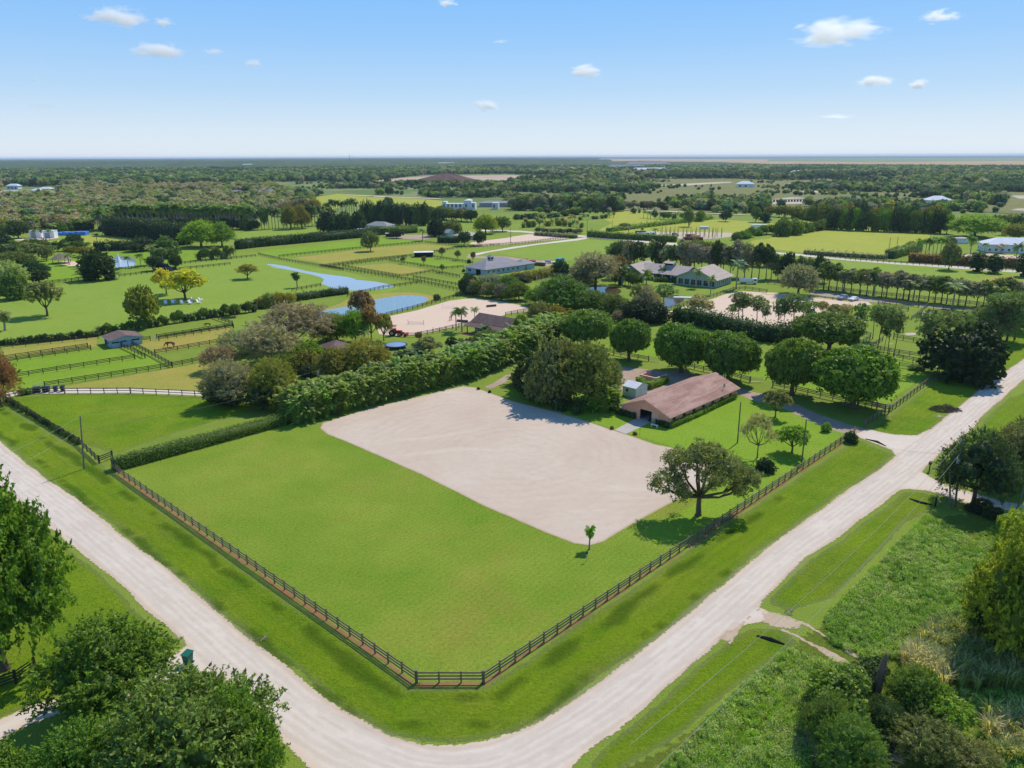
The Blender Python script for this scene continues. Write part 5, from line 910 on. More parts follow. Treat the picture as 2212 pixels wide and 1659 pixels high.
# ---------------------------------------------------------------- trees, one line each: kind zone x ybase ytop width colour | label | group
def table(txt):
    for ln in txt.strip().splitlines():
        a, *r = [s.strip() for s in ln.split('|')]; k, z, x, yb, yt, wd, c = a.split(); s = ZN[z][2]
        (X, YB), (_, YT) = Z(z, (float(x), float(yb)), (float(x), float(yt))); T(k, X, YB, YT, float(wd) * s, c, r[0], r[1] if len(r) > 1 else None)
FI = 'clipped ficus trees behind the barn'
table(f'''
ficus g 640 705 385 470 mid | clipped ficus at the end of the tall palm screen, partly hidden | {FI}
ficus g 1010 812 468 360 green | smallest clipped round ficus, above the gravel yard | {FI}
ficus g 1460 912 492 490 green | clipped drum-shaped ficus behind the shed and the peach walled bin | {FI}
ficus g 1868 995 562 495 green | clipped drum-shaped ficus directly behind the middle of the barn roof | {FI}
ficus h 205 1112 642 505 green | clipped drum-shaped ficus beyond the far end of the barn | {FI}
ficus h 728 1222 722 690 green | largest clipped ficus beside the driveway, nearest the right road | {FI}
ficus h 525 742 402 530 mid | clipped dark ficus standing back alone from the front row | {FI}
dense h 1690 975 490 590 deep | very dark broad tree beside the right road, before the fence end
dense h 1830 940 520 300 deep | narrower dark tree on the right flank of the very dark broad tree
cabbage q 1205 597 490 66 fresh | little palm standing at the near corner of the sand arena
oak t 1340 2060 1180 990 olive | x
small_oak r 362 152 -70 190 pale | slender crooked young tree in the lawn right of the arena oak
open r 530 128 -5 180 fresh | leafy bright young tree with big leaves beside the yard power pole
open h 62 1305 1072 235 olive | small rounded olive tree on the lawn beside the driveway bend
bush r 395 222 150 95 deep | dark clipped square bush behind the arena oak
bush h 500 1425 1345 90 fresh | small bright shrub in a dark bed by the driveway
bush h 705 1520 1420 120 dark | dark shrub at the end of the long roadside fence
bush g 862 1405 1375 34 rust | reddish shrub left of the concrete apron
bush g 1062 1452 1425 40 rust | reddish shrub right of the concrete apron
bush f 1922 1062 1040 30 dark | round little shrub left of the footpath
bush f 2020 1090 1065 28 dark | round little shrub right of the footpath
dense g 330 1180 690 380 olive | olive-green tree at the left of the big clump beside the arena
big g 640 1210 715 530 mid | tall olive-grey tree in the big clump beside the arena
big g 450 1150 665 400 olive | grey-green tree at the back of the clump beside the arena
dense g 760 1130 760 300 olive | olive tree at the right of the clump, above the areca palms
areca g 700 1240 960 170 fresh | areca palm at the foot of the tree clump, left one of three | areca palms by the tree clump
areca g 790 1255 985 180 fresh | areca palm at the foot of the tree clump, middle one of three | areca palms by the tree clump
areca g 880 1235 1000 150 areca | areca palm at the foot of the tree clump, nearest the barn | areca palms by the tree clump
dense g 190 1110 800 360 dark | dark bushy tree at the lower left of the clump beside the arena
big_fine g 850 1050 800 200 olive | olive tree at the right rear of the clump beside the arena
areca g 120 1060 880 200 areca | second areca palm at the left tip of the tree clump
areca g 60 1020 850 170 areca | areca palm at the left tip of the tree clump | areca palms by the tree clump
bush g 560 1275 1180 120 dark | dark bush under the middle of the tree clump
bush g 400 1240 1140 130 dark | dark bush under the left half of the tree clump
big p 20 1180 235 640 green | huge bright green tree cut by the left edge of the picture
big p 560 1390 990 590 green | dark spreading tree beside the green bin at lower left
big p 950 1810 1265 760 mid | big olive-green tree over the road at the bottom left
big p 1200 1790 1340 360 fresh | fresh green tree at the road edge, right of the big olive one
big p 430 1830 1480 470 green | tree crown cut by the bottom left corner
big p -60 1900 1600 500 green | low bright tree in the extreme bottom left corner
big_fine s 1600 1010 180 860 dark | dark tree over the side drive at the right edge, beside the transformer pole
big_fine s 2080 820 60 800 olive | olive tree behind the dark one at the right edge
big_fine s 2450 700 -60 900 dark | dark tree cut by the right edge above the side drive
big r 1640 1130 500 500 lime | large yellow-green tree at the right edge above the weeds
open r 1640 560 440 220 lime | small lime-green tree at the right edge beside the leaning pole
bush r 1640 620 400 260 lime | lime-green bush at the right edge under the leaning pole
open r 730 1420 1190 330 mid | ragged bush around the dead trunk, left side
big r 1130 1420 1190 270 mid | ragged thicket tree around the dead trunk, right side
open r 900 1290 1150 220 dark | bushy sapling directly behind the dead trunk
fuzzy f 340 700 345 620 silver | broad grey tree left of the lily pond
fuzzy f 120 830 515 480 silver | smoky brown bare-twigged tree near the left centre
fuzzy f 610 655 508 260 olive | rounded pale olive tree below the lily pond
fuzzy e 1900 900 690 300 silver | low smoky brown tree at the edge of the dry paddock
fuzzy e 2080 760 560 330 silver | smoky brown tree beside the horse paddock
big_fine e 2000 1190 810 480 silver | dark grey-green tree where the pale lane ends
dense e 1960 1180 980 330 dark | dark tree at the very end of the pale lane
big_fine f 160 1190 800 400 gold | olive-gold tree behind the start of the palm screen
dense f 330 1230 990 330 gold | yellow-green bushy tree just behind the palm screen
round f 60 1240 1060 260 dark | dark bushy tree behind the end of the clipped hedge
dense f 460 850 640 260 fresh | bright bushy tree left of the small brown roof
big f 680 1000 720 330 gold | golden tree beside the pole with the transformer
big_fine f 940 960 620 440 gold | largest golden tree in front of the small brown roof
big_fine f 1090 940 720 260 gold | golden-green tree at the right of the golden group
big f 700 640 400 260 fresh | bright green bushy tree below the lily pond
big f 860 660 370 230 fresh | brightest green tree beside the jumping arena corner
open f 930 520 208 220 brown | tall brown tree before the lily pond
open f 1000 650 330 200 rust | rust-coloured tree at the corner of the jumping arena
open f 1105 640 405 170 gold | sparse golden tree beside the red tractor
palm f 940 690 545 130 palm | palm below the rust-coloured tree
areca f 1240 860 730 150 dark | dark areca clump left of the trampoline
areca f 1330 850 700 190 dark | dark areca clump in front of the trampoline
areca f 1430 800 670 170 dark | dark areca clump right of the trampoline
open f 1480 780 620 260 olive | thin spreading tree between the trampoline and the palm screen
open f 1410 660 560 70 brown | small half-bare tree at the arena fence
big f 2020 720 555 320 mid | green tree in front of the brown pavilion roof
big g 80 640 430 180 mid | dark green tree right of the brown pavilion
big g 240 560 310 220 olive | olive tree at the right end of the jumping arena, left one
big g 380 550 330 190 gold | olive-brown tree at the right end of the jumping arena, right one
palm f 1730 550 370 130 palm | left one of the three palms before the brown pavilion | palms by the brown pavilion
palm f 1780 562 345 160 palm | tallest of the three palms before the brown pavilion | palms by the brown pavilion
palm f 1890 470 350 90 palm | palm just behind the brown pavilion roof | palms by the brown pavilion
low_palm f 1975 600 500 140 teal | blue-green palm in front of the brown pavilion
cabbage f 358 180 55 92 dark | lone cabbage palm left of the canal
round b 990 942 782 150 olive | lone round tree in the long pasture, middle distance
bush f 1560 285 235 80 dark | low dark shrub at the right bank of the lily pond
dense f 1850 225 80 180 dark | dark green tree left of the yellow croton hedge
big_fine f 2030 215 60 260 grey | grey-green tree below the grey-roofed stable
big f 2180 250 80 200 mid | green tree at the middle of the belt above the jumping arena
big g 60 290 140 200 mid | green tree over the far corner of the jumping arena
big g 200 330 190 160 fresh | bright bushy tree over the far corner of the jumping arena
big g 420 380 95 440 mid | broad dark green tree below the round pen
big g 300 340 150 260 dark | dark tree left of the broad one below the round pen
big g 700 400 220 330 mid | green tree in the belt below the brown pond, left
big g 880 420 250 280 mid | green tree in the belt below the brown pond, right
big_fine g 1150 440 190 280 grey | grey tree standing over the dark thicket
pine g 1100 420 152 170 pine | flat-topped pine over the dark thicket, left one
pine g 1310 400 160 180 pine | flat-topped pine over the dark thicket, right one
dense g 1060 470 290 260 deep | very dark thicket tree behind the second ficus, left
dense g 1230 480 320 260 deep | very dark thicket tree behind the second ficus, right
fuzzy g 920 480 380 110 ash | little leafless grey shrub-like tree above the smallest ficus
open g 1610 455 240 230 pale | thin pale tree standing before the right sand arena
fuzzy g 570 180 80 270 brown | brownish rounded tree above the brown pond
big_fine c 720 1240 950 430 silver | large grey rounded tree left of the big tan-roofed house
round c 900 1180 985 160 brown | brownish tree between the grey tree and the tan-roofed house
big_fine c 950 1040 850 290 dark | dark spreading tree at the corner of the bright pasture
dense g 60 135 70 180 dark | dark bushes right of the yellow croton hedge
dense c 420 1150 1020 160 dark | dark tree beside the teal container
cabbage g 950 165 0 130 palm | palm left of the big tan-roofed house
low_palm c 1160 1229 1110 130 fresh | pale feathery palm in front of the tan-roofed house, left
palm c 1590 1260 1090 110 palm | palm in front of the gable of the tan-roofed house
palm g 1715 240 78 105 palm | palm with a bare trunk right of the gable of the tan-roofed house
low_palm c 1295 1190 1075 90 palm | palm leaning over the eave of the tan-roofed house
palm c 1935 1270 1020 180 teal | dark palm beside the dump truck
big h 260 245 -20 320 silver | huge grey-green tree over the yard, beside the far arena
open e 1440 240 25 215 yellow | smaller yellow-green tree in the bright horse pasture
open e 1600 285 25 400 yellow | larger yellow-green tree shading the white chairs
round e 1255 525 195 270 gold | golden-green tree rising from the left hedge
open e 2140 105 -20 200 gold | pale gold tree at the right part of the horse pasture
open e 410 425 135 330 olive | olive tree with hanging palm fronds in the left pasture
dense e 130 280 60 220 mid | dark rounded tree left of the olive one
cabbage e 45 552 395 150 olive | bushy palm at the left edge above the hedge
open e 2030 430 320 130 mid | little tree growing out of the left hedge
round a 850 1190 950 260 dark | dark leafy clump before the fountain pond, left part
areca a 780 1195 1060 200 dark | dark palm clump before the fountain pond
areca a 950 1185 1040 160 dark | dark palm clump before the fountain pond, right part
round a 1345 1110 990 130 dark | dark round bush right of the fountain pond
round a 1525 1100 980 110 dark | dark round tree beside the blue tractor
dense a 1440 1000 840 220 mid | green rounded tree behind the fountain pond
dense a 1220 940 815 210 dark | dark rounded tree behind the fountain pond, left
palm a 1110 1080 980 90 palm | small palm at the edge of the fountain pond
palm a 1220 1080 960 90 palm | palm right of the fountain pond, with the shorter trunk
palm a 1310 1060 890 130 palm | tall palm behind the fountain pond
palm a 1410 1060 910 100 palm | tall palm between the two dark round trees
palm a 935 960 880 60 palm | small palm on the lawn beyond the fountain pond
palm a 600 1060 960 120 palm | palm by the thatched shelter
palm a 700 1070 975 100 palm | palm right of the thatched shelter
palm a 800 1020 900 90 gold | yellowish palm behind the dark clump
palm a 475 1005 890 90 palm | palm left of the thatched shelter
round a 405 1025 905 110 olive | small spreading tree left of the thatched shelter
round a 620 980 900 120 gold | golden bush-like tree behind the thatched shelter
round a 720 990 905 110 gold | second golden bush-like tree behind the thatched shelter
palm a 300 852 750 60 palm | left one of three palms before the white containers | palms before the white containers
palm a 362 852 745 60 palm | middle one of three palms before the white containers | palms before the white containers
palm a 432 845 750 60 palm | right one of three palms before the white containers | palms before the white containers
dense a 640 890 790 150 dark | dark broad bush beside the blue tarpaulins
palm a 840 870 785 70 dark | small palm on the lawn right of the blue tarpaulins
big a 60 1300 1040 380 pale | pale green tree at the far left edge
big a 300 1150 1030 240 dark | dark tree at the left, above the pale one
round a 340 1220 1110 180 dark | dark tree hanging over the left end of the pasture fence
big a 130 1080 950 330 mid | broad green tree at the left above the pasture
open a 290 1010 870 200 olive | olive tree in the left gardens
round a 30 950 790 160 dark | dark tree at the left edge above the gardens
round a 160 830 710 190 dark | dark round tree left of the white containers
big a 1740 905 685 330 lime | big lime-topped tree at the end of the tall dark hedge
big a 1920 900 710 240 fresh | green-topped tree right of the lime-topped one
areca_low b 640 770 0 0 dark | x
'''.replace('\noak t 1340 2060 1180 990 olive | x', '').replace('\nareca_low b 640 770 0 0 dark | x', ''))
# the live oak by the arena: keeps its own lean
T('oak', 1508, 1113, 958, 237, 'olive', 'spreading live oak at the near right corner of the sand arena', rz=R(5))
def rowof(kinds, zone, pts, n, h0, wpx, cols, label, group, jx=.25, hj=.12):
    """n plants along a path of zone points; height in zone pixels"""
    P_ = [Vector(G(*q)) for q in Z(zone, *pts)]; Ls = [(b - a).length for a, b in zip(P_[:-1], P_[1:])]; tot = sum(Ls); s = ZN[zone][2]; out = []
    for i in range(n):
        t = tot * (i + .5 + rnd.uniform(-jx, jx)) / n; k = 0
        while k < len(Ls) - 1 and t > Ls[k]: t -= Ls[k]; k += 1
        g = P_[k].lerp(P_[k + 1], t / Ls[k]); px = P([g[:]])[0]; kd = rnd.choice(kinds); d = depth(*px)
        W, Ht = PROTO[kd][1:]; h = hgt(px[0], px[1], px[1] - h0 * s); sz = h * rnd.uniform(1 - hj, 1 + hj) / Ht; sx = wpx * s * d / FPX / W * rnd.uniform(.9, 1.1)
        out.append(plant(kd, tuple(g), sx, sz, rnd.choice(cols), label.replace('#', ORD[i]), group))
    return out
# tall areca screen behind the arena
def screen(pa, pb, n, h0, h1, w, off):
    A, B = Vector(G(*pa)), Vector(G(*pb)); d = (B - A).normalized(); s = Vector((-d.y, d.x, 0))
    for i in range(n):
        f = (i + .5) / n; g = A.lerp(B, f) + s * (off + rnd.uniform(-.35, .35)) + d * rnd.uniform(-.3, .3); h = h0 + (h1 - h0) * f; sc = h / 7.0 * rnd.uniform(.85, 1.12)
        plant('areca', tuple(g), sc * w, sc, rnd.choice(['areca', 'areca', 'mid', 'fresh', 'areca']), 'areca palm in the tall arching palm screen behind the sand arena', 'areca palms of the tall screen')
screen((640, 921), (1028, 818), 34, 6.2, 6.6, 1.0, 1.6); screen((640, 914), (1028, 812), 28, 6.8, 7.2, 1.0, 3.6)
screen((1028, 818), (1215, 745), 22, 7.0, 7.4, 1.1, 1.6); screen((1028, 812), (1225, 736), 20, 7.4, 8.0, 1.1, 3.9)
hedge('clipped_hedge', [(246, 1016), (634, 910)], 2.2, 2.1, 'mid', 'long clipped box hedge between the big paddock and the left paddock', .13, 30)
hedge('clipped_hedge', Z('g', (1355, 1395), (1640, 1270), (1925, 1125)), 1.3, 1.0, 'fresh', 'long low hedge in front of the windows of the barn', .12, 60)
hedge('clipped_hedge', Z('g', (1200, 1330), (1355, 1395)), 1.3, 1.0, 'dark', 'dark low hedge right of the barn doorway', .12, 60)
hedge('clipped_hedge', Z('g', (905, 1265), (1075, 1310)), 1.5, 1.1, 'dark', 'dark low hedge left of the barn doorway', .12, 60)
hedge('clipped_hedge', Z('g', (1090, 1000), (1175, 1060), (1335, 1000)), 1.4, 1.4, 'fresh', 'leafy hedge wrapped round the peach walled bin', .14, 50)
hedge('clipped_hedge', Z('f', (-20, 365), (130, 335), (320, 300), (560, 262), (790, 232)), 2.6, 2.4, 'dark', 'dark hedge between the horse pasture and the canal end', .25, 10, rough=.3)
hedge('pasture_hedge', Z('b', (-160, 925), (0, 905), (300, 878), (950, 818), (1050, 800)), 5, 5.0, 'dark', 'tall dark clipped hedge across the middle left, below the sunny pasture', .5, 3, rough=.35)
hedge('clipped_hedge', Z('b', (1050, 800), (1390, 780)), 4, 4.5, 'mid', 'green hedge behind the white arched shed', .5, 3, rough=.4)
hedge('clipped_hedge', Z('b', (1570, 868), (1760, 868)), 3, 3.5, 'dark', 'clipped hedge in front of the grey farmhouse', .4, 4, rough=.3)
hedge('garden_hedge', Z('a', (820, 940), (1130, 930)), 4, 5, 'dark', 'dark hedge behind the fountain pond', .5, 3, rough=.6)
hedge('ficus_hedge', Z('a', (940, 800), (1250, 830), (1600, 890)), 8, 11, 'deep', 'very tall dark hedge under the royal palms', .6, 3, rough=.9)
hedge('croton_hedge', Z('g', (0, 135), (200, 110), (340, 80)), 3, 3.6, 'gold', 'yellow-leaved croton hedge below the grey-roofed stable', .3, 8, rough=.4)
hedge('roadside_hedge', Z('c', (660, 815), (1000, 840), (1420, 860)), 3.4, 3.6, 'mid', 'dark green hedge along the distant road before the building site', .5, 3, rough=.4)
hedge('roadside_hedge', Z('c', (200, 805), (560, 830)), 2.5, 2.2, 'grey', 'low grey-green hedge at the far arena', .4, 4, rough=.4)
hedge('roadside_hedge', Z('d', (310, 965), (700, 992), (1030, 1010)), 2.4, 2.0, 'grey', 'low scrubby hedge along the hay field', .4, 4, rough=.5)
hedge('clipped_hedge', Z('d', (1045, 1005), (1290, 935)), 5, 4.0, 'mid', 'clipped hedge at the corner of the hay field beside the palm drive', .4, 4, rough=.3)
hedge('flowering_hedge', Z('d', (1215, 1030), (1500, 1050), (1700, 1062), (2212, 1085)), 3, 4.2, 'rust', 'brownish flowering hedge along the white villa grounds', .4, 4, rough=.5)
hedge('field_hedge', Z('c', (830, 775), (1150, 735), (1450, 700), (1720, 665)), 4, 2.6, 'fresh', 'scrubby line of bushes crossing the distant field', .5, 3, rough=.9)
hedge('boundary_hedge', Z('g', (1400, 470), (1560, 490), (1800, 545), (2212, 650)) + Z('h', (250, 620)), 4, 4.4, 'dark', 'dark loose hedge behind the ficus row, before the right sand arena', .34, 7, rough=.6)
rowof(['areca_low', 'bush', 'areca_low'], 'e', [(0, 680), (450, 640), (850, 600)], 17, 68, 75, ['dark', 'mid', 'dark'], '# shrub from the left in the loose hedge left of the stable', 'shrubs of the loose left hedge')
rowof(['areca_low', 'areca_low', 'round'], 'e', [(850, 590), (1200, 545), (1500, 490), (1900, 430), (2230, 385)], 26, 88, 80, ['dark', 'mid', 'palm'], '# shrub in the loose hedge behind the stable, counted from the stable', 'shrubs of the loose hedge behind the stable')
rowof(['fuzzy', 'bush'], 'f', [(0, 365), (320, 330)], 4, 110, 120, ['gold', 'olive'], '# olive-gold bush beside the canal hedge end', 'bushes at the canal hedge end')
# overgrowth on the fence by the left road
rowof(['bush'], 'e', [(70, 1165), (690, 1540)], 24, 45, 60, ['dark', 'dark', 'mid'], '# clump of vines from the far end on the overgrown left fence', 'vine clumps on the overgrown fence')
T('fuzzy', 3, 876, 776, 84, 'rust', 'reddish-brown thin tree at the left edge by the pale lane')
T('bush', 54, 852, 838, 26, 'mid', 'round green bush by the pale lane at the left edge')
# wind-swept row along the shaded lane
WS = 'wind-swept trees beside the shaded lane'
for i, (x, b) in enumerate([(478, 200), (522, 200), (590, 205), (655, 212), (716, 228), (790, 240), (850, 245), (905, 252), (980, 260), (1020, 262), (1108, 275), (1165, 282), (1215, 290), (1300, 300), (1385, 300), (1440, 312), (1495, 318), (1540, 322), (1640, 330), (1705, 335), (1800, 345), (1858, 345), (1896, 350), (1960, 330), (2040, 330), (2120, 330)]):
    T('vase', *Z('h', (x, b))[0], Z('h', (x, b - rnd.uniform(185, 225)))[0][1], rnd.uniform(34, 46), rnd.choice(['grey', 'olive', 'grey', 'mid']), f'{ORD[i]} tree from the left in the wind-swept row beside the shaded lane', WS)
table('''
palm h 640 222 30 120 palm | thick-trunked palm in the wind-swept row, left end
palm h 915 262 105 140 palm | palm in the wind-swept row above the pale car
palm h 1250 305 120 170 palm | broad palm with hanging dead fronds in the wind-swept row
palm h 1590 360 145 200 palm | largest palm at the right of the wind-swept row
palm h 1990 370 170 170 palm | dark palm at the right end of the wind-swept row
pine h 75 580 285 110 pine | thin pine left of the flat-topped one before the right arena
pine h 130 590 275 90 pine | second thin pine before the right arena
pine h 215 590 238 190 pine | flat-topped pine just left of the set-back ficus
pine h 330 560 300 140 pine | pine peeping over the set-back ficus
pine g 1955 500 232 170 pine | tall pine before the right arena, left of a pair
pine g 1990 505 240 160 pine | tall pine before the right arena, right of a pair
pine g 1900 470 330 110 pine | short pine before the right arena
pine g 2112 525 262 150 pine | tall thin pine at the near edge of the right arena
pine g 2180 545 330 90 pine | slim pine beside the tall thin one
open h 470 430 300 120 pale | small pale tree on the near edge of the right arena
open h 560 470 320 120 pale | thin pale tree right of the small one at the arena edge
pine h 660 560 330 130 pale | loose pale pine above the set-back ficus
pine h 762 705 330 130 pine | first bare-trunked pine right of the set-back ficus
pine h 903 625 345 120 pine | bare-trunked pine behind the level fence
pine h 948 700 350 150 pine | bare-trunked pine, middle of the group behind the fences
pine h 1000 745 480 90 dark | vine-covered pine trunk behind the fences
pine h 1032 768 355 130 pine | tall bare-trunked pine left of the leaning one
pine h 1085 790 400 130 pine | leaning bare-trunked pine behind the fences
pine h 1348 900 395 220 pine | tallest pine with a thick bare trunk before the very dark tree
pine h 1520 720 390 200 pine | pine behind the very dark tree, left
pine h 1640 700 400 190 pine | pine behind the very dark tree, middle
big h 1790 650 380 280 pine | broad pine-green tree behind the very dark tree
big h 1900 640 350 260 pale | pale green tree at the right behind the very dark tree
pine h 1960 660 240 240 pine | tall pine at the right road, left of the last group
big h 2060 650 235 300 pine | broad pine crown above the right road
pine h 2130 630 240 230 pine | tall pine above the right road
big h 2220 560 220 300 mid | green tree cut by the right edge above the road
bush h 1270 890 850 130 mid | low bush against the lowest dark fence
''')
for i, x in enumerate(range(1015, 2230, 62)):
    yb = 1095 + (x - 1015) * .075; yt = 870 + rnd.uniform(-25, 25) + (x - 1015) * .035
    T('vase' if i % 4 else 'round', *Z('c', (x, yb))[0], Z('c', (x, yt))[0][1], rnd.uniform(30, 40), rnd.choice(['grey', 'dark', 'olive', 'grey']), f'{ORD[i]} tree from the left in the dark row behind the tan-roofed house', 'dark row behind the tan-roofed house')
rowof(['vase', 'round'], 'c', [(1500, 1000), (2212, 1080)], 14, 150, 120, ['grey', 'olive'], '# tree of the second rank behind the tan-roofed house', 'second rank behind the tan-roofed house')
rowof(['vase', 'round', 'vase'], 'd', [(0, 1180), (500, 1215)], 10, 200, 120, ['grey', 'olive', 'dark'], '# tree from the left in the row above the parked cars', 'row above the parked cars')
rowof(['open', 'low_palm', 'round'], 'c', [(940, 1150), (1060, 1200)], 4, 90, 80, ['fresh', 'palm', 'mid'], '# garden tree left of the tan-roofed house', 'garden trees by the tan-roofed house')
rowof(['bush', 'low_palm', 'bush'], 'g', [(1230, 130), (1450, 135), (1700, 160)], 12, 40, 50, ['mid', 'fresh', 'dark'], '# shrub along the front of the tan-roofed house', 'shrubs along the tan-roofed house')
rowof(['areca_low', 'low_palm', 'round'], 'g', [(880, 150), (1000, 160), (1100, 190)], 8, 100, 80, ['mid', 'palm', 'dark'], '# garden plant between the brown pond and the tan-roofed house', 'garden plants by the brown pond')
rowof(['big'], 'g', [(500, 330), (760, 380), (1000, 430)], 7, 130, 170, ['mid', 'dark', 'fresh'], '# tree in the green belt between the jumping arena and the brown pond', 'green belt trees')
rowof(['big', 'round'], 'f', [(1790, 230), (2212, 300)], 7, 130, 130, ['mid', 'dark', 'grey'], '# tree in the belt above the jumping arena', 'belt above the jumping arena')
rowof(['round', 'areca_low', 'round'], 'f', [(1650, 720), (2000, 690), (2212, 650)], 8, 90, 110, ['mid', 'fresh', 'dark'], '# green clump behind the tall palm screen near the brown pavilion', 'green clumps behind the palm screen')
rowof(['round', 'areca_low', 'dense'], 'f', [(430, 960), (620, 900), (1200, 870), (1500, 820)], 12, 110, 130, ['dark', 'mid', 'dark'], '# dark clump just behind the tall palm screen', 'dark clumps behind the palm screen')
rowof(['dense'], 'f', [(60, 950), (300, 920), (520, 880)], 5, 150, 190, ['gold', 'olive', 'mid'], '# bushy tree in the thicket behind the pole with the transformer', 'thicket behind the transformer pole')
# farther, middle distance
table('''
dense b 640 775 590 190 dark | dark ficus left of the white farmhouse, left lobe
dense b 760 780 600 170 dark | dark ficus left of the white farmhouse, middle lobe
dense b 880 775 610 150 dark | dark ficus left of the white farmhouse, right lobe
big b 300 752 555 150 gold | golden-brown bamboo clump, left one
big b 400 745 560 160 gold | golden-brown bamboo clump, right one
dense b 1555 815 650 140 deep | very dark round tree left of the grey farmhouse
dense b 1690 790 665 170 olive | olive rounded tree behind the grey farmhouse
big b 1985 790 630 210 lime | bright lime tree right of the grey farmhouse
round b 2130 770 645 150 mid | green tree beside the bright lime one
round b 1798 895 775 115 dark | small dark round tree before the far arena, left one
round b 1935 892 775 115 dark | small dark round tree before the far arena, right one
palm b 1440 850 745 110 palm | spreading palm on the farmyard
round b 1215 830 755 120 dark | dark tree beside the farmyard hedge
round b 1640 810 750 55 dark | small clipped tree before the grey farmhouse
open b 1606 1005 910 60 brown | first small bare tree in the little paddocks
open b 1742 1020 935 60 olive | second small bare tree in the little paddocks
open b 1875 1035 945 50 brown | third small bare tree by the gravel track
open b 1272 1050 985 50 olive | small bare tree in the dry paddock, left
open b 1450 1065 985 45 brown | small bare tree in the dry paddock, middle
open b 1612 1125 1055 60 olive | small tree at the crossing of the dark fences
bush b 1842 1045 1008 34 dark | round clipped bush left of the grey-roofed stable
bush b 1795 1120 1095 36 dark | round clipped bush at the corner of the grey-roofed stable
big d 1780 820 618 400 lime | huge lime-yellow spreading tree near the white villa
round d 1560 1102 880 160 olive | open tree on the fence line before the white villa
column d 1795 1118 945 130 dark | rounded dark tree on the fence line, middle one
column d 1940 1132 945 125 dark | rounded dark tree on the fence line, right one
column d 2205 1160 950 130 dark | rounded dark tree on the fence line at the right edge
royal d 1735 1050 800 110 palm | tall palm before the white villa
palm d 1870 955 870 80 palm | palm at the left corner of the white villa
palm d 2010 960 880 110 brown | palm with brown fronds before the white villa
royal d 2130 1075 870 100 palm | tall palm at the right before the white villa
dense d 1580 880 825 80 dark | dark rounded bush behind the palm drive
dense d 1235 930 860 100 mid | green bush behind the palm drive hedge
dense d 1120 950 905 90 mid | low bush at the corner of the hay field
palm d 2020 800 700 100 palm | palm in front of the dark trees behind the villa
big d 2150 850 700 200 gold | olive-gold tree at the right edge behind the villa
round c 1525 730 580 90 olive | tall thin tree beside the building site
round c 1845 685 600 100 dark | dark round tree at the far field edge
round c 2105 690 565 90 mid | round-crowned tree on a bare trunk, far field edge
column c 2190 695 590 100 dark | dark tree at the far field edge, right
round c 1630 685 595 80 fresh | bright tree at the far field edge
round c 235 615 565 75 fresh | small bright round tree on the distant lawn
round c 422 618 560 55 dark | small dark round tree on the distant lawn
palm c 1005 800 725 70 palm | small palm before the building site, left
palm c 1122 812 735 50 palm | small dark palm before the building site
palm c 1240 810 740 90 palm | palm among the vans of the building site
round c 970 755 700 100 olive | olive shrubby tree beside the distant field track
dense d 120 810 660 150 mid | green bush at the left corner of the hay field
dense d 230 800 670 150 fresh | fresh green bush behind the left corner of the hay field
''')
for i in range(9): T('royal', *Z('d', (1290 + i * 33, 978 - (i % 3) * 2 - max(0, i - 2) * 2.5))[0], Z('d', (1290 + i * 30, 838 - i * 3))[0][1], 18, rnd.choice(['palm', 'fresh']), f'{ORD[i]} palm from the left lining the villa drive', 'palms lining the villa drive')
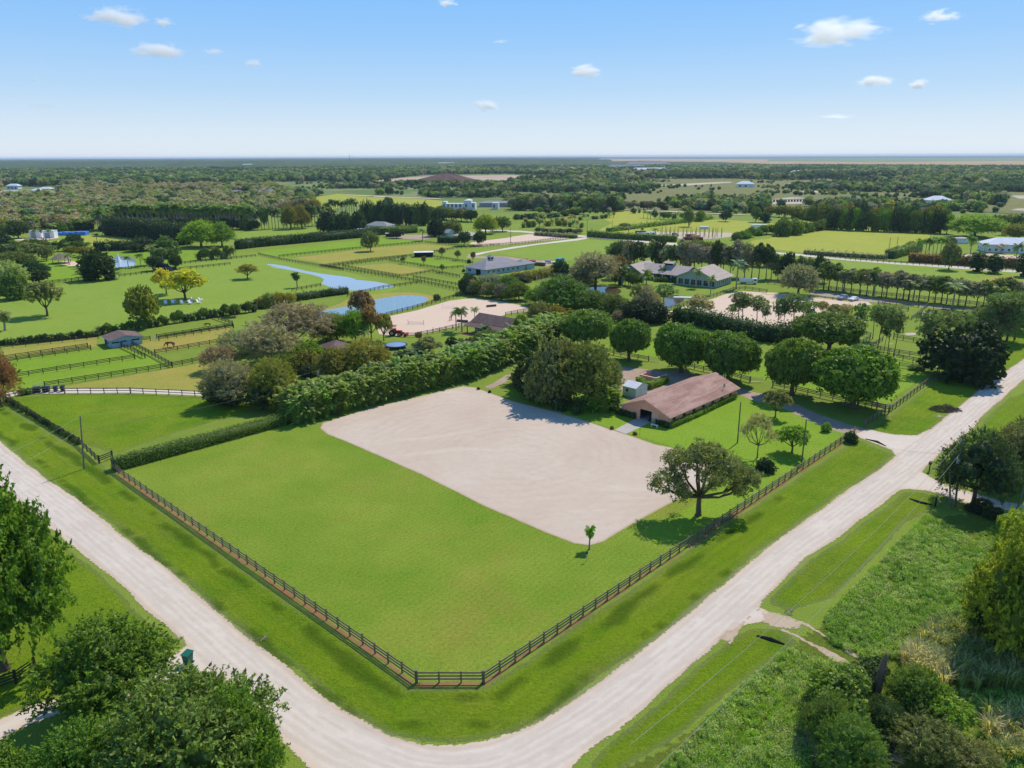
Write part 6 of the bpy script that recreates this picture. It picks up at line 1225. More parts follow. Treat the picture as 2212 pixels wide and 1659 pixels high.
GROUPS = [(['royal'], 'a', [(840, 775), (1000, 740), (1400, 730), (1900, 735), (2212, 750)], 44, 190, 120, ['palm', 'palm', 'areca'], '# royal palm from the left in the long far left row', 'royal palms of the far left row'),
 (['royal'], 'a', [(850, 700), (1500, 690), (2212, 715)], 40, 160, 120, ['palm', 'mid', 'areca'], '# royal palm of the back rank, far left row', 'royal palms of the back rank'),
 (['dense', 'round'], 'a', [(900, 770), (1300, 745), (1900, 745), (2212, 760)], 30, 80, 110, ['dark', 'deep', 'mid'], '# dark bush under the far left royal palms', 'dark bushes under the royal palms'),
 (['dense', 'fuzzy', 'round'], 'a', [(820, 690), (1500, 670), (2212, 690)], 30, 110, 120, ['dark', 'olive', 'grey'], '# tree between the ranks of the far left royal palms', 'trees between the royal palm ranks'),
 (['royal', 'royal', 'round'], 'b', [(0, 760), (200, 745), (500, 725), (590, 715)], 20, 175, 75, ['palm', 'dark'], '# palm from the left between the pasture and the bamboo', 'palms behind the sunny pasture'),
 (['royal'], 'b', [(600, 640), (880, 625)], 14, 130, 70, ['palm', 'dark'], '# palm rising above the dark ficus by the white farmhouse', 'palms above the dark ficus'),
 (['royal', 'dense', 'royal'], 'b', [(930, 700), (1200, 715), (1480, 720)], 26, 170, 85, ['palm', 'dark', 'dark'], '# tree from the left in the palm belt behind the white farmhouse', 'palm belt behind the white farmhouse'),
 (['dense', 'round'], 'b', [(1150, 650), (1500, 660), (1880, 690)], 16, 100, 120, ['dark', 'mid', 'olive'], '# tree from the left in the dark wood behind the farmyard', 'dark wood behind the farmyard'),
 (['areca_low', 'low_palm', 'round'], 'a', [(1710, 1020), (1850, 1010), (2040, 1000)], 12, 95, 65, ['palm', 'pale', 'mid'], '# palm from the left in the group at the right end of the gardens', 'palm group at the end of the gardens'),
 (['round', 'dense', 'palm'], 'a', [(0, 1010), (200, 960), (420, 940)], 10, 110, 110, ['dark', 'olive', 'mid'], '# tree from the left in the upper left gardens', 'upper left garden trees'),
 (['palm', 'round'], 'a', [(380, 960), (560, 940), (780, 950)], 9, 85, 80, ['palm', 'mid', 'dark'], '# garden tree behind the thatched shelter', 'garden trees behind the thatched shelter'),
 (['dense', 'palm'], 'a', [(440, 790), (600, 770), (840, 760)], 9, 90, 110, ['dark', 'mid'], '# dark tree behind the blue tarpaulins', 'dark trees behind the blue tarpaulins'),
 (['dense', 'round'], 'a', [(0, 800), (120, 790), (260, 760)], 6, 100, 110, ['dark', 'olive'], '# dark tree behind the white containers', 'dark trees behind the white containers'),
 (['dense', 'big'], 'd', [(520, 752), (800, 765), (1100, 775), (1560, 792)], 22, 175, 110, ['mid', 'dark', 'fresh', 'dark'], '# tree from the left in the tall belt behind the hay field', 'tall belt behind the hay field'),
 (['dense', 'big'], 'd', [(350, 700), (900, 710), (1560, 730)], 18, 150, 120, ['mid', 'gold', 'grey', 'dark'], '# tree of the back rank in the tall belt behind the hay field', 'back rank of the tall belt'),
 (['dense', 'round'], 'd', [(260, 790), (530, 745)], 7, 75, 90, ['fresh', 'mid'], '# bush at the back corner of the hay field', 'bushes at the hay field corner'),
 (['round', 'dense'], 'd', [(0, 640), (300, 660), (520, 700)], 12, 90, 100, ['mid', 'gold', 'dark', 'grey'], '# tree left of the tall belt behind the hay field', 'trees left of the tall belt'),
 (['dense', 'round'], 'd', [(1960, 760), (2300, 790)], 7, 130, 140, ['mid', 'dark', 'olive'], '# tree behind the white villa at the right edge', 'trees behind the white villa'),
 (['round', 'dense'], 'c', [(1920, 850), (2212, 790), (2260, 800)], 8, 75, 90, ['fresh', 'mid'], '# bush between the two distant fields', 'bushes between the two fields'),
 (['vase', 'round', 'dense'], 'c', [(0, 590), (400, 590), (900, 600)], 26, 110, 90, ['dark', 'grey', 'mid'], '# tree from the left in the dark line beyond the nursery', 'dark line beyond the nursery'),
 (['round', 'vase'], 'c', [(960, 580), (1300, 590)], 9, 70, 70, ['dark', 'grey'], '# tree from the left along the far pale road', 'trees along the far pale road'),
 (['low_palm', 'bush', 'areca_low'], 'c', [(80, 740), (400, 720), (620, 740)], 14, 55, 55, ['gold', 'fresh', 'palm'], '# young palm in the nursery rows, front', 'front nursery palms'),
 (['low_palm', 'areca_low'], 'c', [(100, 690), (500, 680), (900, 650)], 18, 45, 50, ['gold', 'fresh', 'palm'], '# young palm in the nursery rows, back', 'back nursery palms'),
 (['round', 'bush', 'areca_low'], 'c', [(0, 670), (300, 655), (640, 620)], 14, 50, 70, ['dark', 'mid'], '# bush in the dark hedge line of the nursery', 'nursery hedge bushes'),
 (['round', 'palm', 'areca_low'], 'c', [(1110, 655), (1400, 670), (1660, 680)], 14, 65, 60, ['mid', 'palm', 'fresh'], '# small tree in the thicket beyond the distant field', 'thicket beyond the distant field'),
 (['bush', 'round'], 'c', [(210, 780), (600, 790)], 10, 40, 60, ['grey', 'dark'], '# dark shrub along the distant road by the nursery', 'shrubs along the nursery road'),
 (['fuzzy', 'dense'], 'b', [(240, 640), (520, 640)], 8, 130, 130, ['ash', 'gold', 'olive'], '# brownish tree behind the bamboo clumps', 'brownish trees behind the bamboo')]
for g in GROUPS: rowof(*g)

# ---- scrub at the lower right
table('''
big_fine r 700 1560 1330 260 mid | leafy shrub tree at the left of the thicket
big_fine r 800 1700 1430 330 mid | broad bush at the bottom left of the thicket
open r 1250 1500 1300 260 fresh | pale green sapling right of the dead trunk
fuzzy r 1180 1620 1450 300 olive | brownish twiggy bush below the dead trunk
big_fine r 960 1500 1330 220 dark | dark ivy-covered bush round the dead trunk foot
fuzzy r 1400 1700 1560 240 olive | olive twiggy bush near the bottom right
big_fine r 1120 1380 1200 200 mid | green bush left of the tall reeds
bush r 640 1380 1290 150 mid | low round bush at the upper tip of the thicket
big_fine r 1480 1080 760 220 dark | dark undergrowth tree below the yellow-green tree, left
big_fine r 1640 1130 820 260 dark | dark undergrowth tree below the yellow-green tree, right
bush s 1620 1110 1020 220 deep | dark low bush under the dark tree at the side drive
bush s 1850 1180 1060 260 dark | dark low bush left of the leaning green pole
bush s 2130 1330 1130 260 fresh | bright bush below the leaning green pole
fuzzy s 1700 1070 960 220 dark | dark twiggy bush at the side drive verge
''')
tk = bpy.data.collections.new('weed_kinds')
def weedkind(name, n, h, r, leaf, asp, up, seed):
    g = np.random.RandomState(seed); a = g.uniform(0, 6.28, n); rr = r * np.sqrt(g.rand(n)); z = h * g.rand(n) ** .7; pos = np.c_[rr * np.cos(a), rr * np.sin(a), z]; N = np.c_[np.cos(a), np.sin(a), np.full(n, up)]
    V, F = leafquads(pos, unit(N), leaf, g, asp); me = mesh(name, V, F, M_leafi); fattr(me, 'tint', g.rand(n)); o = bpy.data.objects.new(name, me); tk.objects.link(o)
def bladekind(name, n, h, r, w, seed, bend=.5):
    g = random.Random(seed); V, F = [], []
    for _ in range(n):
        a = g.uniform(0, 6.28); d = Vector((math.cos(a), math.sin(a), 0)); s = Vector((-d.y, d.x, 0)) * w; b0 = d * r * g.random(); hh = h * g.uniform(.6, 1); m = b0 + d * hh * bend * .35 + Vector((0, 0, hh * .7)); t = b0 + d * hh * bend + Vector((0, 0, hh * g.uniform(.75, 1)))
        k = len(V); V += [b0 - s, b0 + s, m + s, m - s, t + s * .1, t - s * .1]; F += [(k, k + 1, k + 2, k + 3), (k + 3, k + 2, k + 4, k + 5)]
    me = mesh(name, [tuple(v) for v in V], np.array(F), M_leafi); fattr(me, 'tint', [g.random() for _ in F]); o = bpy.data.objects.new(name, me); tk.objects.link(o)
weedkind('weed_a', 80, .5, .42, .095, .55, 1.2, 1); weedkind('weed_b', 90, .75, .36, .075, .4, .8, 2); bladekind('weed_c', 26, .5, .25, .02, 3); bladekind('weed_d', 34, 2.1, .5, .035, 4, .45); bladekind('weed_e', 16, .22, .14, .014, 5, .8)
# ---------------------------------------------------------------- vehicles and small things
M_tyre = paint('tyre', rgb(30, 30, 32), .9, .1); M_cw = paint('car_white', rgb(226, 228, 230), .25, .03, spec=.6); M_cs = paint('car_silver', rgb(150, 166, 186), .25, .05, spec=.6, metal=.4)
M_red = paint('tractor_red', rgb(184, 60, 40), .4, .1); M_teal = paint('teal_paint', rgb(30, 150, 150), .5, .1); M_dblue = paint('dark_blue', rgb(34, 48, 90), .6, .15); M_green = paint('bin_green', rgb(24, 96, 78), .5, .1); M_orange = paint('orange_paint', rgb(220, 96, 40), .6, .1)
def wheel(e, x, y, r=.33, w=.22):
    b = MB(); b.tube([(x - w / 2, y, r), (x + w / 2, y, r)], r, 12); wh = b.build('wheel', M_tyre, e); c = MB(); c.tube([(x - w / 2 - .01, y, r), (x + w / 2 + .01, y, r)], r * .55, 8); c.build('rim', M_metal, wh)
def car(px, az, label, mat, suv=False, pickup=False, name='parked_car', cat='car', s=1.0):
    e = frame_at(px, az, name, label, cat); e.scale = (s, s, s); W, L = 1.8, 4.6; h0, h1 = .35, (.95 if not suv else 1.05); top = 1.45 if not suv else 1.75
    prof = [(0, .4), (0, .75), (.1, h1 - .05), (1.25, h1 + .05)] + ([(1.9, top - .02), (2.9, top), (3.0, h1 + .05), (L - .05, h1 + .02)] if pickup else [(1.95, top - .03), (3.2, top), (4.1 if not suv else 4.4, top - .1 if suv else h1 + .18), (L - .05, h1)]) + [(L, .5), (L - .1, h0), (.1, h0)]
    body = MB(); n = len(prof); V = [(-W / 2 * (.84 if z > h1 + .1 else 1), y, z) for y, z in prof] + [(W / 2 * (.84 if z > h1 + .1 else 1), y, z) for y, z in prof]
    body.add(V, [tuple(range(n)), tuple(range(2 * n - 1, n - 1, -1))] + [(i, n + i, n + (i + 1) % n, (i + 1) % n) for i in range(n)]); o = body.build('body', mat, e); md = o.modifiers.new('bevel', 'BEVEL'); md.width = .06; md.segments = 2
    g = MB(); g.quad((-.72, 1.32, h1 + .09), (.72, 1.32, h1 + .09), (.66, 1.9, top - .06), (-.66, 1.9, top - .06)); g.build('windscreen', M_glass, e)
    for sx in (-1, 1):
        g = MB(); x = sx * (W / 2 * .92 + .015); x2 = sx * (W / 2 * .84 + .02); g.quad((x, 1.5, h1 + .1), (x, 3.3, h1 + .1), (x2, 3.1, top - .12), (x2, 2.0, top - .12)); g.build('side_window', M_glass, e)
        for y in (.85, 3.7): wheel(e, sx * (W / 2 - .1), y)
        l = MB(); l.box(sx * .55 - .18, -.02, .62, sx * .55 + .18, .03, .76); l.build('headlight', M_white, e)
    return e
car(Z('h', (612, 290))[0], -52, 'blue-silver car with reflecting windscreen parked at the shaded lane', M_cs, True)
car(Z('h', (712, 300))[0], -50, 'white saloon parked right of the silver one at the shaded lane', M_cw)
def lorry(px, az, label, s=1, name='dump_truck', bodym=None, cabm=None, tip=True):
    e = frame_at(px, az, name, label, 'truck'); e.scale = (s, s, s)
    b = MB(); b.box(-1.15, 0, .6, 1.15, 1.9, 2.5); o = b.build('cab', cabm or M_cw, e); o.modifiers.new('bevel', 'BEVEL').width = .12
    g = MB(); g.box(-1.0, -.03, 1.5, 1.0, .0, 2.25); g.build('windscreen', M_glass, e)
    for sx in (-1, 1): g = MB(); g.box(sx * 1.16 - .01, .4, 1.5, sx * 1.16 + .01, 1.4, 2.2); g.build('side_window', M_glass, e)
    b = MB(); b.box(-.45, 0, .55, .45, 7.4, .85); b.build('chassis', M_steel, e)
    b = MB(); W2 = 1.2
    for q in ((-W2, 2.1, .9, -W2 + .1, 7.6, 2.3), (W2 - .1, 2.1, .9, W2, 7.6, 2.3), (-W2, 2.1, .9, W2, 2.2, 2.5), (-W2, 7.5, .9, W2, 7.6, 2.2), (-W2, 2.1, .85, W2, 7.6, 1.0)): b.box(*q)
    o = b.build('tipper_body', bodym or M_cw, e)
    l = MB(); l.box(-1.05, 2.25, 1.6, 1.05, 7.45, 2.0); l.build('load', M_cs, e)
    for y in (.9, 5.2, 6.4):
        for sx in (-1, 1): wheel(e, sx * .98, y, .45, .3)
    return e
lorry(Z('g', (2115, 150))[0], 80, 'white tipper truck parked beside the tan-roofed house', .92)
def tractor(px, az, label, mat, s=1):
    e = frame_at(px, az, 'tractor', label, 'tractor'); e.scale = (s, s, s)
    b = MB(); b.box(-.4, .2, .7, .4, 1.7, 1.3); b.build('bonnet', mat, e).modifiers.new('bevel', 'BEVEL').width = .08
    b = MB(); b.box(-.3, 1.6, .5, .3, 2.9, .9); b.build('chassis', M_steel, e); b = MB(); b.box(-.3, 2.2, .9, .3, 2.6, 1.5); b.build('seat', M_tyre, e)
    for sx in (-1, 1):
        for y in (1.9, 2.8): p_ = MB(); p_.bar((sx * .55, y, .9), (sx * .55, y, 2.3), .07); p_.build('canopy_post', M_steel, e)
        wheel(e, sx * .75, 2.4, .72, .4); wheel(e, sx * .65, .5, .45, .3); f = MB(); f.box(sx * .75 - .22, 1.8, 1.45, sx * .75 + .22, 3.0, 1.52); f.build('mudguard', mat, e); ar = MB(); ar.bar((sx * .5, 1.2, 1.0), (sx * .5, -.6, .6), .1); ar.build('loader_arm', mat, e)
    b = MB(); b.box(-.75, 1.6, 2.3, .75, 3.1, 2.38); b.build('canopy', mat, e)
    b = MB(); b.box(-.9, -1.1, .15, .9, -.6, .7); b.build('loader_bucket', mat, e)
tractor(Z('f', (1270, 598))[0], 80, 'red tractor with a canopy at the gap of the jumping arena fence', M_red, 1.25)
tractor(Z('a', (1455, 1110))[0], 70, 'dark blue tractor between the dark round trees at upper left', M_dblue, 2.4)
# horses
M_horse = paint('chestnut_coat', rgb(128, 66, 40), .55, .15, 3); M_mane = paint('mane', rgb(60, 34, 26), .8, .1)
def horse(px, az, label, s=1, graze=True):
    e = frame_at(px, az, 'horse', label, 'horse'); e.scale = (s, s, s)
    V = [(0, 0, 1.15), (.55, 0, 1.12), (-.55, 0, 1.18), (-.8, 0, 1.12)]; Rd = [.29, .27, .29, .2]; Ed = [(0, 1), (0, 2), (2, 3)]
    def add(p, r, j): V.append(p); Rd.append(r); Ed.append((j, len(V) - 1)); return len(V) - 1
    k = add((.85, 0, 1.15), .2, 1)
    nk = [(1.1, 0, .95 if graze else 1.5), (1.35, 0, .68 if graze else 1.75), (1.5, 0, .42 if graze else 1.72), (1.62, 0, .16 if graze else 1.6)]
    for i, q in enumerate(nk): k = add(q, [.15, .12, .12, .065][i], k)
    for sy in (-1, 1):
        a = add((.68, sy * .17, .85), .13, 1); a = add((.7, sy * .17, .5), .07, a); a = add((.68, sy * .17, .12), .045, a); add((.74, sy * .17, .03), .06, a)
        a = add((-.7, sy * .18, .9), .17, 2); a = add((-.62, sy * .18, .66), .1, a); a = add((-.85, sy * .18, .46), .065, a); a = add((-.8, sy * .18, .12), .045, a); add((-.74, sy * .18, .03), .06, a)
    me = bpy.data.meshes.new('body'); me.from_pydata(V, Ed, []); me.materials.append(M_horse); o = link('body', me, e); md = o.modifiers.new('skin', 'SKIN'); 
    for i, r in enumerate(Rd): me.skin_vertices[0].data[i].radius = (r, r * (.85 if i < 4 else 1))
    me.skin_vertices[0].data[0].use_root = True; o.modifiers.new('sub', 'SUBSURF').levels = 1; o.modifiers['sub'].render_levels = 2
    t = MB(); t.tube([(-.9, 0, 1.2), (-1.05, 0, 1.0), (-1.08, 0, .5)], [.05, .08, .04], 6); t.build('tail', M_mane, e, True)
    m = MB(); pts = [(.85, 0, 1.36), (1.1, 0, 1.12 if graze else 1.68), (1.34, 0, .82 if graze else 1.9)]; m.tube(pts, [.04, .06, .04], 5); m.build('mane', M_mane, e, True)
    for sy in (-1, 1): c = MB(); q = nk[2]; c.tube([(q[0] - .12, sy * .07, q[2] + .14), (q[0] - .14, sy * .08, q[2] + .28)], [.04, .01], 5); c.build('ear', M_horse, e)
horse(Z('e', (1475, 698))[0], 176, 'chestnut horse grazing in the paddock right of the stable', 1.2)
horse(Z('e', (1797, 518))[0], 178, 'chestnut foal by the fence farther back in the left paddocks', .85)
# white lounge chairs under the yellow tree
for i, (x, y) in enumerate([(1432, 330), (1498, 325), (1577, 325), (1650, 325), (1672, 300), (1725, 320), (1742, 298), (1510, 308)]):
    e = frame_at(Z('e', (x, y))[0], 20 + i * 13, 'lawn_chair', f'white lawn chair under the yellow trees, {ORD[i]} of eight', 'chair'); e['group'] = 'white chairs under the yellow trees'; e.scale = (1.5, 1.5, 1.5)
    b = MB(); b.box(-.35, -.35, .35, .35, .45, .43); b.build('seat', M_white, e); b = MB(); b.slab((-.35, .4, .4), (.35, .4, .4), (.35, .65, 1.0), (-.35, .65, 1.0), .06); b.build('backrest', M_white, e)
    for sx in (-.32, .32):
        for sy in (-.3, .38): l = MB(); l.bar((sx, sy, 0), (sx, sy, .36), .05); l.build('leg', M_white, e)
        a = MB(); a.box(sx - .05, -.35, .6, sx + .05, .5, .65); a.build('armrest', M_white, e)
# bins
def bin_(px, label, mat, s=1.0, az=10):
    e = frame_at(px, az, 'wheelie_bin', label, 'bin'); e.scale = (s, s, s)
    b = MB(); b.add([(-.25, -.25, 0.05), (.25, -.25, .05), (.25, .25, .05), (-.25, .25, .05), (-.32, -.32, 1), (.32, -.32, 1), (.32, .36, 1), (-.32, .36, 1)], [(0, 3, 2, 1), (4, 5, 6, 7), (0, 1, 5, 4), (1, 2, 6, 5), (2, 3, 7, 6), (3, 0, 4, 7)]); b.build('body', mat, e)
    l = MB(); l.slab((-.36, -.38, 1.02), (.36, -.38, 1.02), (.36, .42, 1.1), (-.36, .42, 1.1), .05); l.build('lid', mat, e)
    for sx in (-.28, .28): wheel(e, sx, .3, .1, .06)
for i, (x, mt, l) in enumerate([(1090, M_dblue, 'dark bin'), (1210, M_steel, 'blackish bin'), (1385, M_steel, 'tall dark bin'), (1500, M_dblue, 'blue bin'), (1740, M_dblue, 'low blue bin'), (1960, M_steel, 'dark bin with a pale lid')]):
    bin_((x * .0694, 814.2 + (490 - i * 8) * .0694), f'{l} beside the pale lane at left, {ORD[i]} from the left', mt, 1.2)
b_ = bin_((407, 1434), 'green wheelie bin at the roadside by the dark spreading tree', M_green, 1.25, -20)
bin_((446, 1466), 'low grey mailbox-like bin at the road edge by the drive mouth', M_grey, .6, -20)
# poles and wires
M_pole = paint('utility_pole', rgb(124, 116, 104), .9, .2, 2); M_poleg = paint('treated_pole', rgb(100, 106, 84), .9, .2, 2); M_wire = paint('wire', rgb(150, 150, 140), .5, .05)
def pole(base, ytop, label, r=.13, xt=None, mat=None, tr=None, arm=False):
    g = Vector(G(*base)); h = hgt(base[0], base[1], ytop); e = empty('utility_pole', g, 0, label, 'utility pole'); lean = 0
    if xt is not None:
        px = P([[g.x, g.y, h]])[0][0]; lean = (xt - px) * depth(*base) / FPX
    b = MB(); b.tube([(0, 0, -.2), (lean, 0, h)], [r, r * .75], 8); b.build('shaft', mat or M_pole, e)
    if tr is not None:
        z = tr * h; t = MB(); t.tube([(-.3 + lean * tr, -.1, z - .5), (-.3 + lean * tr, -.1, z + .4)], .27, 10); t.build('transformer', M_metal, e); t = MB(); t.tube([(-.3 + lean * tr, -.1, z + .4), (-.3 + lean * tr, -.1, z + .7)], .05, 5); t.build('bushing', M_grey, e)
    if arm: a = MB(); a.tube([(lean, 0, h - .3), (lean + .5, 0, h - .1)], .03, 5); a.build('bracket', M_grey, e)
    c = MB(); c.tube([(lean, 0, h), (lean, 0, h + .2)], .05, 5); c.build('insulator', M_grey, e)
    return g + Vector((lean, 0, h)), h
tA, _ = pole((181.5, 1013), 899, 'grey power pole beside the left road', .14, 173)
tB, _ = pole((694, 838), 799, 'pole with a grey transformer in front of the golden trees', .14, 690, tr=.82)
tC, _ = pole((1593, 957), 869, 'dark power pole on the lawn near the barn', .13, 1600, M_poleg)
tD, _ = pole((1731, 1006), 907, 'dark power pole beside the bright young tree', .13, 1742, M_poleg)
tE, _ = pole((2063, 1095), 944, 'tall power pole with a transformer at the side drive', .16, 2080, M_poleg, tr=.68)
pole((2053, 1096), 1022, 'short pole stump left of the transformer pole', .15, 2052, M_pole)
tF, _ = pole((2190, 1128), 1015, 'leaning green pole at the right edge', .17, 2222, M_poleg)
pole((2020, 1094), 1074, 'short black post at the culvert end', .16, None, M_steel)
tG, _ = pole((596, 1690), 1620, 'lamp-topped pole cut by the bottom edge', .12, 590, M_pole)
for z, x, yb, yt, l in (('d', 1035, 1000, 825, 'left one of the two bare poles at the edge of the hay field'), ('d', 1100, 1000, 820, 'right one of the two bare poles at the edge of the hay field'), ('d', 1388, 930, 792, 'bare pole behind the palm drive'), ('c', 558, 815, 690, 'thin pole at the distant road junction, left'), ('c', 648, 815, 665, 'taller thin pole at the distant road junction'), ('c', 1752, 830, 745, 'thin pole in front of the building site'), ('b', 2200, 895, 735, 'lamp pole beside the far arena'), ('c', 865, 750, 675, 'thin pole at the distant field edge')):
    pole(Z(z, (x, yb))[0], Z(z, (x, yt))[0][1], l, .16)
def wire(a, b, sag, label, r=.013):
    pts = [Vector(a).lerp(Vector(b), t / 14) - Vector((0, 0, sag * 4 * (t / 14) * (1 - t / 14))) for t in range(15)]; m = MB(); m.tube(pts, r, 4, False); tag(m.build('power_line', M_wire), label, 'wire')
wire(tA, tB, 1.2, 'upper wire from the left road pole to the transformer pole')
wire(tA - Vector((0, 0, 2.0)), tB - Vector((0, 0, 1.4)), 1.2, 'lower wire from the left road pole to the transformer pole')
o_ = Vector(G(-150, 1180)); wire(tA, o_ + Vector((0, 0, 9)), 1.0, 'upper wire from the left road pole over the left road'); wire(tA - Vector((0, 0, 2)), o_ + Vector((2, -2, 7.2)), 1.0, 'lower wire from the left road pole over the left road')
o_ = Vector(G(1300, 1870)); wire(tE - Vector((0, 0, .3)), o_ + Vector((2, 2, 9)), 1.8, 'long upper wire above the right verge', .017); wire(tE - Vector((0, 0, 2.6)), o_ + Vector((2, 0, 7)), 1.8, 'long lower wire above the right verge', .017)
wire(tE - Vector((0, 0, 1)), Vector(G(2420, 1010)) + Vector((0, 0, 9)), 1.6, 'wire from the transformer pole to the right', .02); wire(tE - Vector((0, 0, 2.6)), tF, .8, 'wire from the transformer pole to the leaning pole', .02)
wire(tC, tD, .4, 'wire between the two lawn poles'); wire(tD, tE - Vector((0, 0, 2.6)), 1.6, 'wire crossing the right road from the lawn')
# mailbox, bench, dead trunk, brush pile, culverts, jumps, pen, lamp, site posts
def small(name, px, label, cat, az=0): return frame_at(px, az, name, label, cat)
e = small('mailbox', (2007, 1018), 'black mailbox on a post at the side drive corner', 'mailbox', -40); b = MB(); b.box(-.08, -.08, 0, .08, .08, 1.3); b.build('post', M_steel, e); b = MB(); b.box(-.2, -.4, 1.3, .2, .4, 1.7); b.build('box', M_steel, e)
e = small('bench', Z('g', (1230, 1385))[0], 'pale stone bench by the dark hedge of the barn', 'bench', -44); b = MB(); b.box(-.8, -.2, .4, .8, .2, .5); b.build('seat', M_white, e)
for x in (-.6, .6): b = MB(); b.box(x - .1, -.15, 0, x + .1, .15, .4); b.build('leg', M_white, e)
e = small('garden_light', Z('g', (378, 1250))[0], 'thin lamp post on the shaded grass by the arena', 'lamp'); b = MB(); b.tube([(0, 0, 0), (0, 0, 2.2), (-.3, 0, 2.3)], .035, 6); b.build('post', M_grey, e); b = MB(); b.box(-.5, -.08, 2.22, -.25, .08, 2.3); b.build('lamp_head', M_grey, e)
e = small('arena_marker', Z('q', (1192, 655))[0], 'small round-topped marker on a stake before the little palm', 'sign'); b = MB(); b.tube([(0, 0, 0), (0, 0, 1.1)], .03, 5); b.build('stake', M_grey, e); b = MB(); b.tube([(0, -.02, 1.25), (0, .02, 1.25)], .2, 10); b.build('disc', M_green, e)
e = small('sign_stake', Z('g', (1104, 1460))[0], 'thin green stake beside the concrete apron', 'stake'); b = MB(); b.tube([(0, 0, 0), (0, 0, 1.6)], .03, 5); b.build('stake', M_green, e)
gb = G(1888, 1528); hb = hgt(1888, 1528, 1412); e = empty('dead_tree', gb, 0, 'broken dead tree trunk standing in the thicket at lower right', 'tree trunk')
b = MB(); b.tube([(0, 0, -.2), (.1, .1, hb * .35), (.25, .1, hb * .7), (.42, .15, hb * .93), (.5, .2, hb)], [.46, .38, .33, .2, .05], 9); b.build('trunk', paint('dead_bark', rgb(120, 94, 76), .95, .25, 2), e, True); b = MB(); b.tube([(.2, .1, hb * .6), (-.3, 0, hb * .72)], [.1, .03], 5); b.build('broken_branch', M_bark, e)
rg1 = random.Random(5)
def brush(px, w, h, n, label, name='brush_pile', mat=None, L=1.2):
    o = Vector(G(*px)); b = MB()
    for _ in range(n):
        a = rg1.uniform(0, 6.28); r = w * math.sqrt(rg1.random()); z = h * (1 - (r / w) ** 2) * rg1.random(); c = Vector((r * math.cos(a), r * math.sin(a) * .6, z + .05)); d = Vector((rg1.uniform(-1, 1), rg1.uniform(-1, 1), rg1.uniform(-.3, .5))).normalized() * rg1.uniform(.4, 1) * L
        if (c + d).z < .02: d.z = abs(d.z)
        b.tube([c - d * .5, c + Vector((0, 0, .05)), c + d * .5], [.03, .04, .012], 4, False)
    q = b.build(name, mat or M_bark, None, loc=o); tag(q, label, 'brush pile')
brush(Z('h', (1530, 1240))[0], 3.2, 1.2, 420, 'heap of cut brown branches at the edge of the right road')
brush((1830, 1610), 5, 1.4, 380, 'tangle of dead grey branches below the dead trunk', 'dead_branches', paint('dead_wood', rgb(160, 144, 122), .9, .2), 2.2)
brush(Z('r', (525, 905))[0], .8, .2, 12, 'few broken sticks by the side track', 'sticks', paint('dead_wood', (1, 1, 1, 1)), .8)
brush(Z('p', (1270, 1035))[0], .8, .15, 10, 'fallen sticks on the verge of the left road', 'sticks', paint('dead_wood', (1, 1, 1, 1)), 1.0)
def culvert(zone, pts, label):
    a, *m_, c = [Vector(G(*q)) for q in Z(zone, *pts)]; q = [a] + m_ + [c]; b = MB(); b.tube([v + Vector((0, 0, .02)) for v in q], [.12] + [.3] * len(m_) + [.12], 6); tag(b.build('ditch_mouth', M_black), label, 'culvert')  # black lens instead of a hollow; the mouth's shade is its colour
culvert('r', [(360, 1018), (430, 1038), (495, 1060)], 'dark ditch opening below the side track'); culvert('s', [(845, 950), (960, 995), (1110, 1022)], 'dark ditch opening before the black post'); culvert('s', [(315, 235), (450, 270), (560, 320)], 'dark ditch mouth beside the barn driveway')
def jump(px, az, label, w=3.5, mat=None, rails=2, h=1.5):
    e = small('horse_jump', px, label, 'jump', az)
    for x in (0, w):
        b = MB(); b.box(x - .05, -.05, 0, x + .05, .05, h); b.build('standard', mat or M_white, e); b = MB(); b.box(x - .06, -.5, 0, x + .06, .5, .08); b.build('foot', mat or M_white, e)
    for i in range(rails): b = MB(); b.tube([(0, 0, .35 + i * .4), (w, 0, .35 + i * .4)], .05, 6); b.build('pole', mat or M_white, e)
jump(Z('u', (390, 1025))[0], -8, 'white jump with two standards at the left of the jumping arena', 5, M_grey); jump(Z('u', (820, 825))[0], -10, 'white jump at the back of the jumping arena', 3.8, M_white)
jump(Z('u', (905, 985))[0], 60, 'red and white jump wing in the middle of the jumping arena', 1.2, M_red, 3); jump(Z('u', (700, 1100))[0], -2, 'low jump standing by the near fence of the jumping arena', 3.6, M_brownw, 1, 1.0)
for q, l in (((995, 995), 'low dark cavaletti block behind the tall palm'), ((1370, 815), 'low dark cavaletti block at the back of the jumping arena')):
    e = small('cavaletti', Z('u', q)[0], l, 'jump', -20 if q[0] < 1000 else 25); b = MB(); b.box(0, 0, 0, 3.6, .6, .6); b.build('box', M_brownw, e); b = MB(); b.box(0, -.03, .6, 3.6, .63, .66); b.build('lid', M_steel, e)
for i, (x, y) in enumerate([(1690, 672), (1731, 668), (1752, 674), (1684, 690)]): 
    e = small('jump_block', (x, y), f'orange jump block in the right sand arena behind the pines, {ORD[i]} of four', 'jump', 20 * i); e['group'] = 'orange jump blocks'; b = MB(); b.box(0, 0, 0, 2.2, .4, .8); b.build('panel', M_orange, e); b = MB(); b.box(-.1, -.1, 0, .1, .5, 1.3); b.box(2.1, -.1, 0, 2.3, .5, 1.3); b.build('wing', M_white, e)
